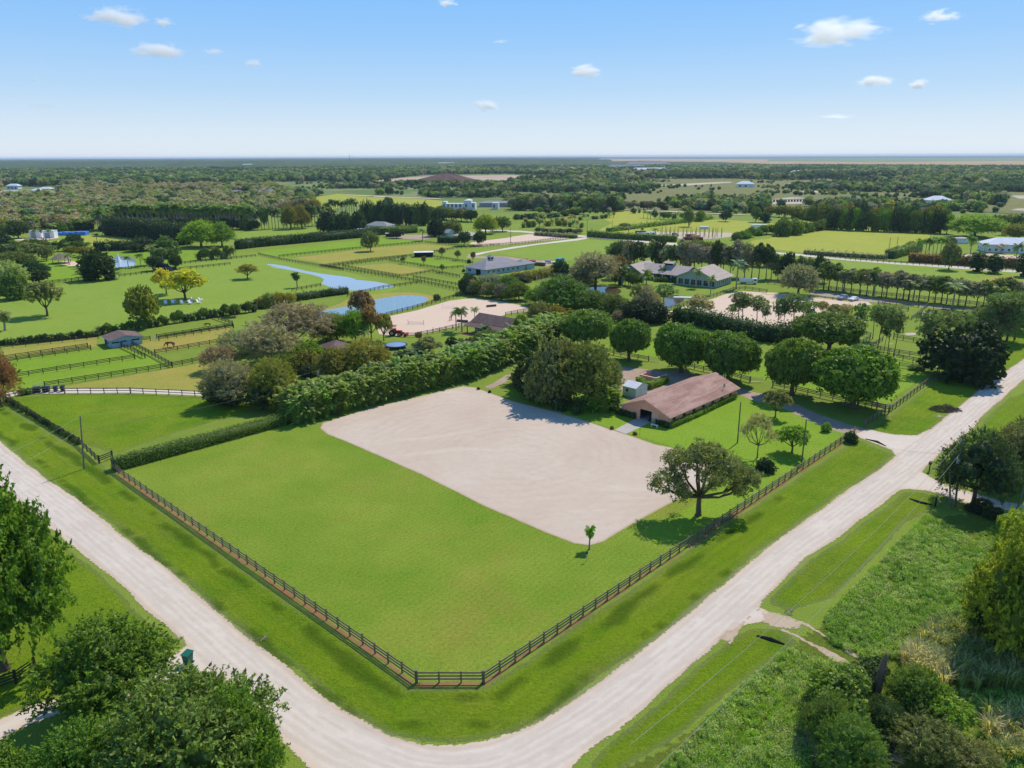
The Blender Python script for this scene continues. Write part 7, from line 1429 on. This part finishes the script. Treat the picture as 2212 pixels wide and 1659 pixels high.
for c, r, l in ((Z('g', (385, 118))[0], 8.5, 'round metal pen half hidden by trees right of the croton hedge'),):
    e = small('round_pen', c, l, 'pen')
    for i in range(24): a = i * math.pi / 12; b = MB(); x, y = r * math.cos(a), r * math.sin(a); x2, y2 = r * math.cos(a + math.pi / 12), r * math.sin(a + math.pi / 12); b.bar((x, y, 0), (x, y, 1.9), .08); [b.bar((x, y, z), (x2, y2, z), .05) for z in (.5, 1.0, 1.5, 1.9)]; b.build('panel', M_metal, e)
e = small('trampoline', Z('f', (1210, 700))[0], 'round dark-rimmed trampoline behind the areca palms', 'trampoline'); b = MB(); b.tube([(0, 0, .8), (0, 0, .9)], 3.2, 24); b.build('rim', M_dblue, e); b = MB(); b.tube([(0, 0, .9), (0, 0, .93)], 2.7, 24); b.build('mat', M_cs, e)
for i in range(6): b = MB(); a = i * 1.047; b.bar((3 * math.cos(a), 3 * math.sin(a), 0), (3 * math.cos(a), 3 * math.sin(a), .8), .06); b.build('leg', M_grey, e)
e = small('floating_dock', Z('g', (1395, 272))[0], 'little white dock in the brown pond', 'dock', -8); b = MB(); b.box(0, 0, 0, 7, 1.6, .35); b.build('deck', M_white, e); b = MB(); b.box(.1, .1, 0, 6.9, 1.5, .1); b.build('float', M_grey, e)
e = small('fountain', Z('a', (1025, 1035))[0], 'white fountain jet in the upper left pond', 'fountain'); b = MB(); b.tube([(0, 0, 0), (0, 0, 2.4), (0, 0, 4.6)], [1.2, .6, .06], 8); b.build('spray', M_white, e); b = MB(); b.tube([(0, 0, 0), (0, 0, .15)], .6, 10); b.build('float', M_steel, e)
e = small('teal_container', Z('c', (378, 1050))[0], 'teal container at the end of the gravel yard', 'container', -20); b = MB(); b.box(0, 0, 0, 3, 5, 2.3); b.build('body', M_teal, e); b = MB(); b.box(-.1, -.1, 2.3, 3.1, 5.1, 2.4); b.build('lid', M_teal, e)
for i, x in enumerate((175, 202, 228, 252)): e = small('brown_crate', Z('c', (x, 1064 + i * 2))[0], f'brown crate in the row on the gravel yard, {ORD[i]} from the left', 'crate', -30); e['group'] = 'brown crates on the gravel yard'; b = MB(); b.box(0, 0, 0, 1.6, 1.4, 1.4); b.build('box', M_brownw, e); b = MB(); b.box(-.05, -.05, 1.4, 1.65, 1.45, 1.5); b.build('lid', M_steel, e)
e = small('flat_trailer', Z('c', (265, 1045))[0], 'white loaded trailer on the gravel yard', 'trailer', -20); b = MB(); b.box(0, 0, .5, 7, 2, .8); b.build('deck', M_white, e); b = MB(); b.box(1, .3, .8, 4, 1.6, 1.4); b.build('load', M_grey, e); wheel(e, 3, .1, .35); wheel(e, 3.9, .1, .35)
e = small('skid_steer', Z('c', (140, 1040))[0], 'red-brown implement at the left of the crates', 'implement', -20); b = MB(); b.box(0, 0, .3, 3.4, 1.6, 1.2); b.build('body', M_red, e); b = MB(); b.bar((0, .8, .8), (-1.5, .8, 2.0), .25); b.build('arm', M_red, e)
e = small('box_trailer', Z('c', (2070, 773))[0], 'white box trailer standing in the distant field', 'trailer', 4); b = MB(); b.box(0, 0, 1, 10.5, 2.6, 4.6); b.build('box', M_white, e)
for x in (2, 8, 9): wheel(e, x, .1, .5, .3)
for i, (x, y, t, l) in enumerate([(1190, 815, 'b', 'white box truck at the left of the building site'), (1235, 815, 'b', 'second white box truck at the building site'), (1320, 825, 'p', 'white pickup at the building site'), (1430, 815, 'c', 'blue van at the building site')]):
    if t == 'p': car(Z('c', (x, y))[0], 70, l, M_cw, True, True, 'pickup_truck', 'pickup', 1.2)
    elif t == 'c': car(Z('c', (x, y))[0], 20, l, M_dblue, True, False, 'van', 'van', 1.2)
    else: lorry(Z('c', (x, y))[0], 75, l, 1.1, 'box_truck')
for i in range(58):
    x = 1290 + (i % 15) * 37 + rnd.uniform(-8, 8); y = 790 + (i // 15) * 11 + (i % 15) * 1.0; g = G(*Z('c', (x, y))[0]); b = MB(); b.box(-.12, -.12, 0, .12, .12, 5.2); tag(b.build('timber_post', M_wood, None, loc=g), 'tall raw timber post standing on the building site', 'post', 'timber posts of the building site')
for i, (x, y, w_, d_, m_) in enumerate([(1500, 822, 6, 2, M_brownw), (1555, 830, 5, 2, M_wood), (1480, 848, 12, 2, M_brownw), (1625, 752, 6, 3, M_white), (1065, 792, 7, 2, M_brownw)]):
    e = small('timber_stack', Z('c', (x, y))[0], f'stack of building material on the distant site, {ORD[i]} of five', 'stack', -6); e['group'] = 'material stacks on the building site'
    for k in range(4): b = MB(); b.box(0, 0, k * .5, w_, d_, k * .5 + .42); b.build('plank', m_, e)
# low boardwalk bridge far right
e = small('boardwalk', Z('d', (60, 522))[0], 'long low boardwalk bridge over the pale marsh at far right', 'bridge'); A, B = Vector(G(*Z('d', (0, 520))[0])), Vector(G(*Z('d', (860, 512))[0])); o0 = Vector(G(*Z('d', (60, 522))[0]))
b = MB(); b.bar(A - o0 + Vector((0, 0, 3)), B - o0 + Vector((0, 0, 3)), 3, .5); b.build('deck', M_grey, e); n = 34
for i in range(n): b = MB(); p_ = A.lerp(B, i / n) - o0; b.box(p_.x - .8, p_.y - .8, 0, p_.x + .8, p_.y + .8, 2.9); b.build('pier', M_steel, e)
e = small('radio_mast', Z('b', (814, 215))[0], 'very thin distant radio mast on the skyline', 'mast'); b = MB(); g = G(*Z('b', (814, 215))[0]); b.tube([(0, 0, 0), (0, 0, hgt(*Z('b', (814, 215))[0], 331) if False else 62)], 1.2, 5); b.build('mast', M_grey, e)
# earth mound on the excavation
mo = MB(); c0 = Vector(G(*Z('b', (1650, 338))[0])); nn = 26
V = [(0, 0, 17)] + [(rr * math.cos(2 * math.pi * j / nn) * 78, rr * math.sin(2 * math.pi * j / nn) * 60, 17 * (1 - rr) ** .8 * rg1.uniform(.8, 1.1)) for rr in (.3, .6, 1.0) for j in range(nn)]
F = [(0, 1 + j, 1 + (j + 1) % nn) for j in range(nn)] + [(1 + i * nn + j, 1 + (i + 1) * nn + j, 1 + (i + 1) * nn + (j + 1) % nn, 1 + i * nn + (j + 1) % nn) for i in range(2) for j in range(nn)]
tag(link('earth_mound', mesh('earth_mound', V, F, paint('dark_earth', rgb(92, 66, 58), .95, .3, .05)), None, c0), 'dark heap of earth on the distant excavation', 'mound')
# ---------------------------------------------------------------- distant woods (one mass each), clouds, haze
src = bpy.data.collections.new('far_tree_kinds')           # kinds that the distant woods repeat; not in the scene itself
def farkind(name, lobes, npuff, per, pr, leaf, **k):
    me = crownmesh(name, npuff + per, lobes, npuff, per, pr, leaf, mat=M_leafi, **k); o = bpy.data.objects.new(name, me); src.objects.link(o)
farkind('kind_a', [(0, 0, 5, 3.4, 3.4, 3), (-2, .5, 4, 2.6, 2.4, 2.6), (2, -.6, 4.2, 2.5, 2.5, 2.6), (.3, 2, 3.6, 2.4, 2.4, 2.6)], 95, 8, 1.0, .62, core=.85, low=-.9)
farkind('kind_b', [(0, 0, 5.6, 3.8, 3.6, 2.6), (-2.6, 0, 4.2, 2.4, 2.6, 2.6), (2.4, 1, 4.4, 2.6, 2.4, 2.8), (0, -2.4, 3.4, 2.6, 2.6, 2.4)], 90, 8, 1.1, .62, core=.85, low=-.9)
farkind('kind_c', [(0, 0, 4.6, 2.2, 2.2, 4), (1.4, 0, 3, 2, 2, 2.8)], 70, 8, .8, .55, core=.85, low=-.9)
farkind('kind_d', [(0, 0, 4.4, 4.2, 4.2, 2.4), (2.8, 1.4, 3.6, 2.6, 2.6, 2), (-2.8, -1, 3.6, 2.6, 2.4, 2.1)], 90, 9, 1.1, .5, core=.8, low=-.9, aspect=.3)
pm = PROTO['royal'][0][0]; me = pm[1].copy(); me.materials.clear(); me.materials.append(M_leafi); o = bpy.data.objects.new('kind_e', me); src.objects.link(o)
rgf = np.random.RandomState(11)
def vnoise(x, y, s):                                        # cheap value noise
    X, Y = x / s, y / s; xi, yi = np.floor(X).astype(int), np.floor(Y).astype(int); fx, fy = X - xi, Y - yi; fx = fx * fx * (3 - 2 * fx); fy = fy * fy * (3 - 2 * fy)
    h = lambda a, b: np.modf(np.abs(np.sin(a * 127.1 + b * 311.7) * 43758.5453))[0]
    return (h(xi, yi) * (1 - fx) + h(xi + 1, yi) * fx) * (1 - fy) + (h(xi, yi + 1) * (1 - fx) + h(xi + 1, yi + 1) * fx) * fy
def Zp(z, *p): return np.array(Z(z, *p))
CLEAR = [Zp('b', (520, 600), (470, 480), (700, 430), (1100, 455), (1610, 490), (1640, 545), (1500, 590), (1100, 560), (600, 620)), Zp('b', (940, 345), (1480, 282), (2212, 275), (2640, 300), (2700, 330), (2212, 352), (1500, 360), (1000, 345)),
 Zp('d', (0, 465), (720, 460), (740, 500), (600, 555), (0, 560)), Zp('d', (60, 345), (540, 345), (530, 372), (60, 378)), Zp('d', (2050, 440), (2300, 440), (2300, 610), (2050, 610)), Zp('c', (1200, 348), (2100, 330), (1900, 382), (1250, 388)),
 Zp('a', (-10, 330), (240, 330), (240, 366), (-10, 370)), Zp('a', (-10, 385), (520, 385), (500, 470), (240, 480), (-10, 482)), Zp('a', (740, 285), (860, 285), (860, 314), (740, 314)), Zp('a', (1420, 440), (1950, 440), (1950, 470), (1420, 470)), Zp('a', (1960, 425), (2160, 425), (2160, 480), (1960, 480)),
 Zp('d', (150, 270), (260, 270), (260, 296), (150, 296)), Zp('c', (1000, 255), (1180, 255), (1180, 275), (1000, 275)), Zp('c', (800, 215), (970, 215), (970, 248), (800, 248)), Zp('b', (1560, 480), (2160, 480), (2160, 585), (1560, 585)), Zp('b', (780, 450), (1620, 485), (1620, 500), (780, 464)), Zp('c', (940, 575), (2212, 632), (2212, 652), (940, 594)),
 Zp('d', (-10, 560), (420, 560), (700, 600), (520, 640), (-10, 640)), Zp('d', (1370, 500), (1460, 500), (1460, 555), (1370, 555))]
DENSE = [np.array(q) for q in ([(-400, 512), (60, 502), (200, 494), (200, 462), (560, 458), (690, 464), (680, 424), (600, 412), (560, 350), (-400, 350)], [(540, 346), (540, 395), (780, 390), (1106, 384), (1106, 346)],
 [(1100, 350), (1106, 383), (1400, 386), (1659, 381), (1790, 383), (2600, 384), (2600, 368), (1800, 362), (1659, 357), (1560, 352), (1300, 349), (1200, 347)], [(1100, 430), (1340, 432), (1345, 458), (1106, 455)], [(1966, 388), (2600, 386), (2600, 404), (1966, 400)], [(1100, 392), (1330, 394), (1320, 404), (1100, 404)], [(900, 418), (1106, 420), (1106, 450), (960, 446)])]
def inp(q, ps):
    r = np.zeros(len(q), bool)
    for p in ps: r |= inside(q, p)
    return r
def woods(name, r0, r1, sp, label, smin=.8, smax=1.3, only_semi=False):
    n = int(.5 * 1.34 * (r1 ** 2 - r0 ** 2) / sp ** 2); az = rgf.uniform(-.67, .67, n); r = np.sqrt(rgf.uniform(r0 ** 2, r1 ** 2, n)); x, y = r * np.sin(az), r * np.cos(az); q = P(np.c_[x, y])
    ok = (q[:, 0] > -220) & (q[:, 0] < 2430) & (q[:, 1] < 512); cl = inp(q, CLEAR); de = inp(q, DENSE); semi = (q[:, 0] > 640) & (q[:, 1] > 384) & (q[:, 1] < 462) & ~de
    n1 = vnoise(x, y, 60) * .5 + vnoise(x + 77, y, 170) * .5; th = np.where((q[:, 0] > 1800) & (q[:, 1] > 405), .52, .60)
    if only_semi: th = .42; de = de & False
    keep = ok & ~cl & ((de & (vnoise(x, y, 90) + rgf.rand(n) > .42)) | (semi & (n1 > th)))
    x, y, q = x[keep], y[keep], q[keep]; n = len(x); n2 = vnoise(x, y, 140); left = (q[:, 0] < 640) & (q[:, 1] > 405)
    pal = np.array([COL[k][:3] for k in ('ash', 'grey', 'olive', 'dark', 'deep', 'mid', 'teal', 'gold', 'brown', 'pale')])
    wl = np.array([.22, .24, .20, .12, .03, .09, .03, .02, .04, .01]); wr = np.array([.0, .10, .14, .26, .14, .22, .12, .01, .0, .01])
    k = np.where(left, rgf.choice(10, n, p=wl), rgf.choice(10, n, p=wr)); k = np.where(n2 > .66, np.where(left, 0, 3), k); c = pal[k] * rgf.uniform(1.0, 1.6, (n, 1))
    s = rgf.uniform(smin, smax, n); me = bpy.data.meshes.new(name); me.from_pydata(np.c_[x, y, np.full(n, -.3)].tolist(), [], [])
    vattr(me, 'sc', s); vattr(me, 'rz', rgf.uniform(0, 6.28, n)); a = me.attributes.new('tone', 'FLOAT_COLOR', 'POINT'); a.data.foreach_set('color', np.c_[c, np.ones(n)].astype(np.float32).ravel())
    kd = rgf.choice(5, n, p=[.32, .28, .16, .18, .06]); a = me.attributes.new('kd', 'INT', 'POINT'); a.data.foreach_set('value', kd.astype(np.int32))
    return scatter(name, me, src, label)
def scatter(name, me, coll, label):
    o = link(name, me); tag(o, label, None, None, 'stuff')
    ng = bpy.data.node_groups.new(name, 'GeometryNodeTree'); ng.interface.new_socket('Geometry', in_out='INPUT', socket_type='NodeSocketGeometry'); ng.interface.new_socket('Geometry', in_out='OUTPUT', socket_type='NodeSocketGeometry')
    N = ng.nodes.new; gi, go = N('NodeGroupInput'), N('NodeGroupOutput'); ci = N('GeometryNodeCollectionInfo'); ci.inputs[0].default_value = coll; ci.inputs[1].default_value = True; ci.inputs[2].default_value = True
    ip = N('GeometryNodeInstanceOnPoints'); L = ng.links.new; L(gi.outputs[0], ip.inputs['Points']); L(ci.outputs[0], ip.inputs['Instance']); ip.inputs['Pick Instance'].default_value = True
    def at(nm, ty): a = N('GeometryNodeInputNamedAttribute'); a.data_type = ty; a.inputs[0].default_value = nm; return a.outputs[0]
    L(at('kd', 'INT'), ip.inputs['Instance Index']); L(at('sc', 'FLOAT'), ip.inputs['Scale']); cx = N('ShaderNodeCombineXYZ'); L(at('rz', 'FLOAT'), cx.inputs[2]); L(cx.outputs[0], ip.inputs['Rotation']); L(ip.outputs[0], go.inputs[0])
    md = o.modifiers.new('scatter', 'NODES'); md.node_group = ng; return o
woods('distant_woods', 470, 1500, 8.5, 'mass of distant trees behind the farms')
woods('far_woods', 1500, 3600, 14, 'far mass of trees towards the horizon', 1.2, 1.9)
woods('marsh_bushes', 700, 2600, 15, 'scattered bushes over the distant marsh', .35, .7, True)
# beyond: a closed canopy rising and falling, cut out where the sawgrass plain lies
na, nr = 700, 110; az = np.linspace(-.70, .70, na); rr = 3300 * (32000 / 3300) ** (np.arange(nr) / (nr - 1)); A_, R_ = np.meshgrid(az, rr); X, Y = R_ * np.sin(A_), R_ * np.cos(A_)
q = P(np.c_[X.ravel(), Y.ravel()]); hz = 4 + 9 * vnoise(X, Y, 35).ravel() * .6 + 9 * vnoise(X, Y, 160).ravel() + 5 * vnoise(X, Y, 700).ravel()
plain = inp(q, [np.array([(1290, 352), (1300, 343.0), (1500, 341), (2700, 336), (2700, 366), (1800, 361), (1659, 356), (1560, 351.5), (1400, 350)])]); fade = np.clip((q[:, 0] - 1150) / 400, 0, 1)
rd = R_.ravel(); hz = np.where(plain, -3, hz * (1 - .6 * fade)); hz = np.where((rd > 5000) & (q[:, 0] < 1320) & ~plain, hz + 12, hz); hz = np.where((rd > 14000) & (q[:, 0] >= 1320), hz + 10, hz); V = np.c_[X.ravel(), Y.ravel(), hz]; F = np.array([(i * na + j, (i + 1) * na + j, (i + 1) * na + j + 1, i * na + j + 1) for i in range(nr - 1) for j in range(na - 1)])[:, ::-1]
t = NT('far_canopy'); p = t.pos(); f = t.mr(t.noise(p, .004, 8, .75), .35, .65); c = t.mix(f, rgb(70, 88, 52), rgb(98, 108, 74)); c = t.mix(t.mr(t.noise(p, .03, 5, .8), .4, .7), c, rgb(52, 70, 42))
tag(link('woods_horizon', mesh('woods_horizon', V, F, t.done(t.bsdf(c, .95, t.bump(t.noise(p, .05, 4, .8), 1.0, 6), .05)))), 'blue-green woods closing the horizon', kind='stuff')
# clouds: real volumes at cloud height
def cloudmat(dens, name='cloud_vapour'):
    t = NT(name); v = t.n('TexCoord').outputs['Object']; oi = t.n('ObjectInfo')
    off = t.n('VectorMath', operation='ADD'); t.l(v, off.inputs[0]); cb = t.n('CombineXYZ'); t.l(t.math('MULTIPLY', oi.outputs['Random'], 50), cb.inputs[0]); t.l(cb.outputs[0], off.inputs[1])
    ln = t.n('VectorMath', operation='LENGTH'); sp = t.n('SeparateXYZ'); t.l(v, sp.inputs[0]); cz = t.n('CombineXYZ'); t.l(sp.outputs[0], cz.inputs[0]); t.l(sp.outputs[1], cz.inputs[1])
    t.l(t.math('ADD', t.math('MULTIPLY', sp.outputs[2], 1.0), .25), cz.inputs[2]); t.l(cz.outputs[0], ln.inputs[0])
    nz = t.noise(off.outputs[0], 2.1, 6, .62, .3); d = t.math('SUBTRACT', t.math('ADD', t.math('MULTIPLY', nz, 1.9), -.42), ln.outputs['Value']); d = t.math('MULTIPLY', t.mr(d, 0, .35), dens)
    vp = t.n('VolumePrincipled'); vp.inputs['Color'].default_value = (1, 1, 1, 1); vp.inputs['Anisotropy'].default_value = .35; t.l(d, vp.inputs['Density']); t.l(vp.outputs[0], t.out.inputs[1]); return t.m
CLM = {}
def cloud(x, y, wpx, hpx, label, k=1.0):
    base = 1500; d = CM @ Vector(((x - CX) / FPX, -(y - CY) / FPX, -1)); tt = (base - H) / d.z; c = Vector((0, 0, H)) + d * tt; dist = tt; w = wpx * dist / FPX; h = hpx * dist / FPX
    import bmesh; bm = bmesh.new(); bmesh.ops.create_icosphere(bm, subdivisions=2, radius=1.0); me = bpy.data.meshes.new('cloud'); bm.to_mesh(me); bm.free()
    key = round(math.log(w), 1); 
    if (key, k) not in CLM: CLM[key, k] = cloudmat(7.5 * k / w)
    me.materials.append(CLM[key, k]); o = link('cloud', me, None, c); o.scale = (w * .62, w * .5, h * .75); o.rotation_euler = (0, 0, -math.atan2(c.x, c.y)); tag(o, label, 'cloud')
for a in [(250, 28, 165, 46, 'broad white cloud at the upper left'), (353, 45, 56, 20, 'little cloud just right of the broad upper left one'), (342, 101, 135, 42, 'second broad white cloud, below the broad upper left one'), (460, 109, 58, 14, 'thin flat cloud wisp right of the second broad cloud', .5), (548, 133, 52, 20, 'small faint cloud near the top left third', .6), (965, 3, 56, 18, 'cloud scrap cut by the top edge'), (1268, 148, 100, 30, 'small white cloud right of the middle'), (1050, 221, 74, 28, 'small pointed cloud left of the middle'), (1812, 57, 222, 60, 'largest white cloud at the upper right'), (2030, 30, 108, 30, 'elongated cloud near the top right corner'), (1886, 170, 98, 32, 'small white cloud below the largest one'), (1985, 178, 54, 24, 'tiny cloud right of the one below the largest'), (85, 226, 90, 12, 'faint streak of cloud at the far left', .4), (1080, 88, 50, 8, 'very faint wisp of cloud at top middle', .3), (75, 170, 24, 8, 'tiny cloud speck at far left', .5), (1810, 250, 90, 12, 'faint cloud streak low at right', .3), (722, 317, 26, 12, 'tiny cloud just above the horizon', .8), (690, 318, 24, 9, 'faint cloud puff left of the tiny horizon cloud', .6), (490, 220, 50, 7, 'faint wisp low at left', .3)]: cloud(*a)
# air
hb = MB(); hb.box(-26000, -300, -1.5, 26000, 33500, 66); t = NT('air'); vp = t.n('VolumePrincipled'); vp.inputs['Color'].default_value = (.56, .70, .92, 1); vp.inputs['Density'].default_value = .00005; vp.inputs['Anisotropy'].default_value = .2; t.l(vp.outputs[0], t.out.inputs[1])
tag(hb.build('haze', t.m), 'thin blue haze over the whole plain', kind='stuff')

def carpet(name, polys, per, kinds, cols, smin, smax, label, holes=()):
    X = []; 
    for poly in polys:
        w = np.array([G(*q)[:2] for q in poly]); lo, hi = w.min(0), w.max(0); n = int(np.prod(hi - lo) * per); c = lo + rgf.rand(n, 2) * (hi - lo); X.append(c[inside(c, w)])
    X = np.vstack(X); n1 = vnoise(X[:, 0], X[:, 1], 2.4) * .5 + vnoise(X[:, 0] + 9, X[:, 1], 7) * .5; X, n1 = X[n1 + rgf.rand(len(X)) * .3 > .42], n1[n1 + 0 > -1][:]
    n = len(X); me = bpy.data.meshes.new(name); me.from_pydata(np.c_[X, np.zeros(n)].tolist(), [], []); f = vnoise(X[:, 0], X[:, 1], 3.5)
    cc = np.array([COL.get(c, c)[:3] for c in cols]); col = cc[np.clip((f * len(cc) + rgf.randn(n) * .5).astype(int), 0, len(cc) - 1)] * rgf.uniform(.8, 1.2, (n, 1))
    vattr(me, 'sc', rgf.uniform(smin, smax, n)); vattr(me, 'rz', rgf.uniform(0, 6.28, n)); a = me.attributes.new('tone', 'FLOAT_COLOR', 'POINT'); a.data.foreach_set('color', np.c_[col, np.ones(n)].astype(np.float32).ravel())
    a = me.attributes.new('kd', 'INT', 'POINT'); a.data.foreach_set('value', rgf.choice(kinds, n).astype(np.int32)); scatter(name, me, tk, label)
WG = [rgb(116, 146, 72), rgb(102, 138, 54), rgb(134, 156, 94), rgb(114, 148, 50)]
carpet('weeds', [Z('r', (1180, 440), (1250, 470), (1420, 560), (1480, 650), (1420, 900), (1250, 950), (1100, 990), (1060, 1130), (860, 1125), (700, 1040), (700, 930), (760, 860), (900, 720), (1020, 600))], 13, [0, 1, 2, 2, 1], WG, .6, 1.15, 'carpet of pale green broad-leaved weeds right of the side track')
carpet('weeds', [Z('r', (430, 1150), (520, 1090), (820, 1170), (850, 1200), (680, 1350), (640, 1500), (600, 1800), (-250, 1800), (0, 1560), (300, 1250))], 13, [0, 1, 2, 2, 1], WG, .6, 1.1, 'bank of leafy weeds along the lower right verge')
carpet('weeds', [Z('r', (1250, 1290), (1659, 1270), (1900, 1500), (1900, 1800), (1280, 1750), (1200, 1500)), Z('r', (1400, 560), (1659, 400), (1900, 500), (1900, 1100), (1450, 950))], 7, [0, 2, 2, 1], WG, .6, 1.1, 'coarse weeds and grass at the right edge of the scrub')
carpet('reeds', [Z('r', (1060, 1130), (1230, 970), (1659, 1010), (1850, 1100), (1850, 1290), (1300, 1275), (1090, 1210)), Z('r', (1450, 1420), (1659, 1370), (1800, 1600), (1520, 1640))], 3.2, [3], [rgb(126, 134, 92), rgb(110, 128, 72), rgb(144, 148, 116)], .7, 1.15, 'tall grey-green reeds between the yellow-green tree and the thicket')
VG = [rgb(96, 132, 32), rgb(86, 124, 28), rgb(106, 134, 44)]
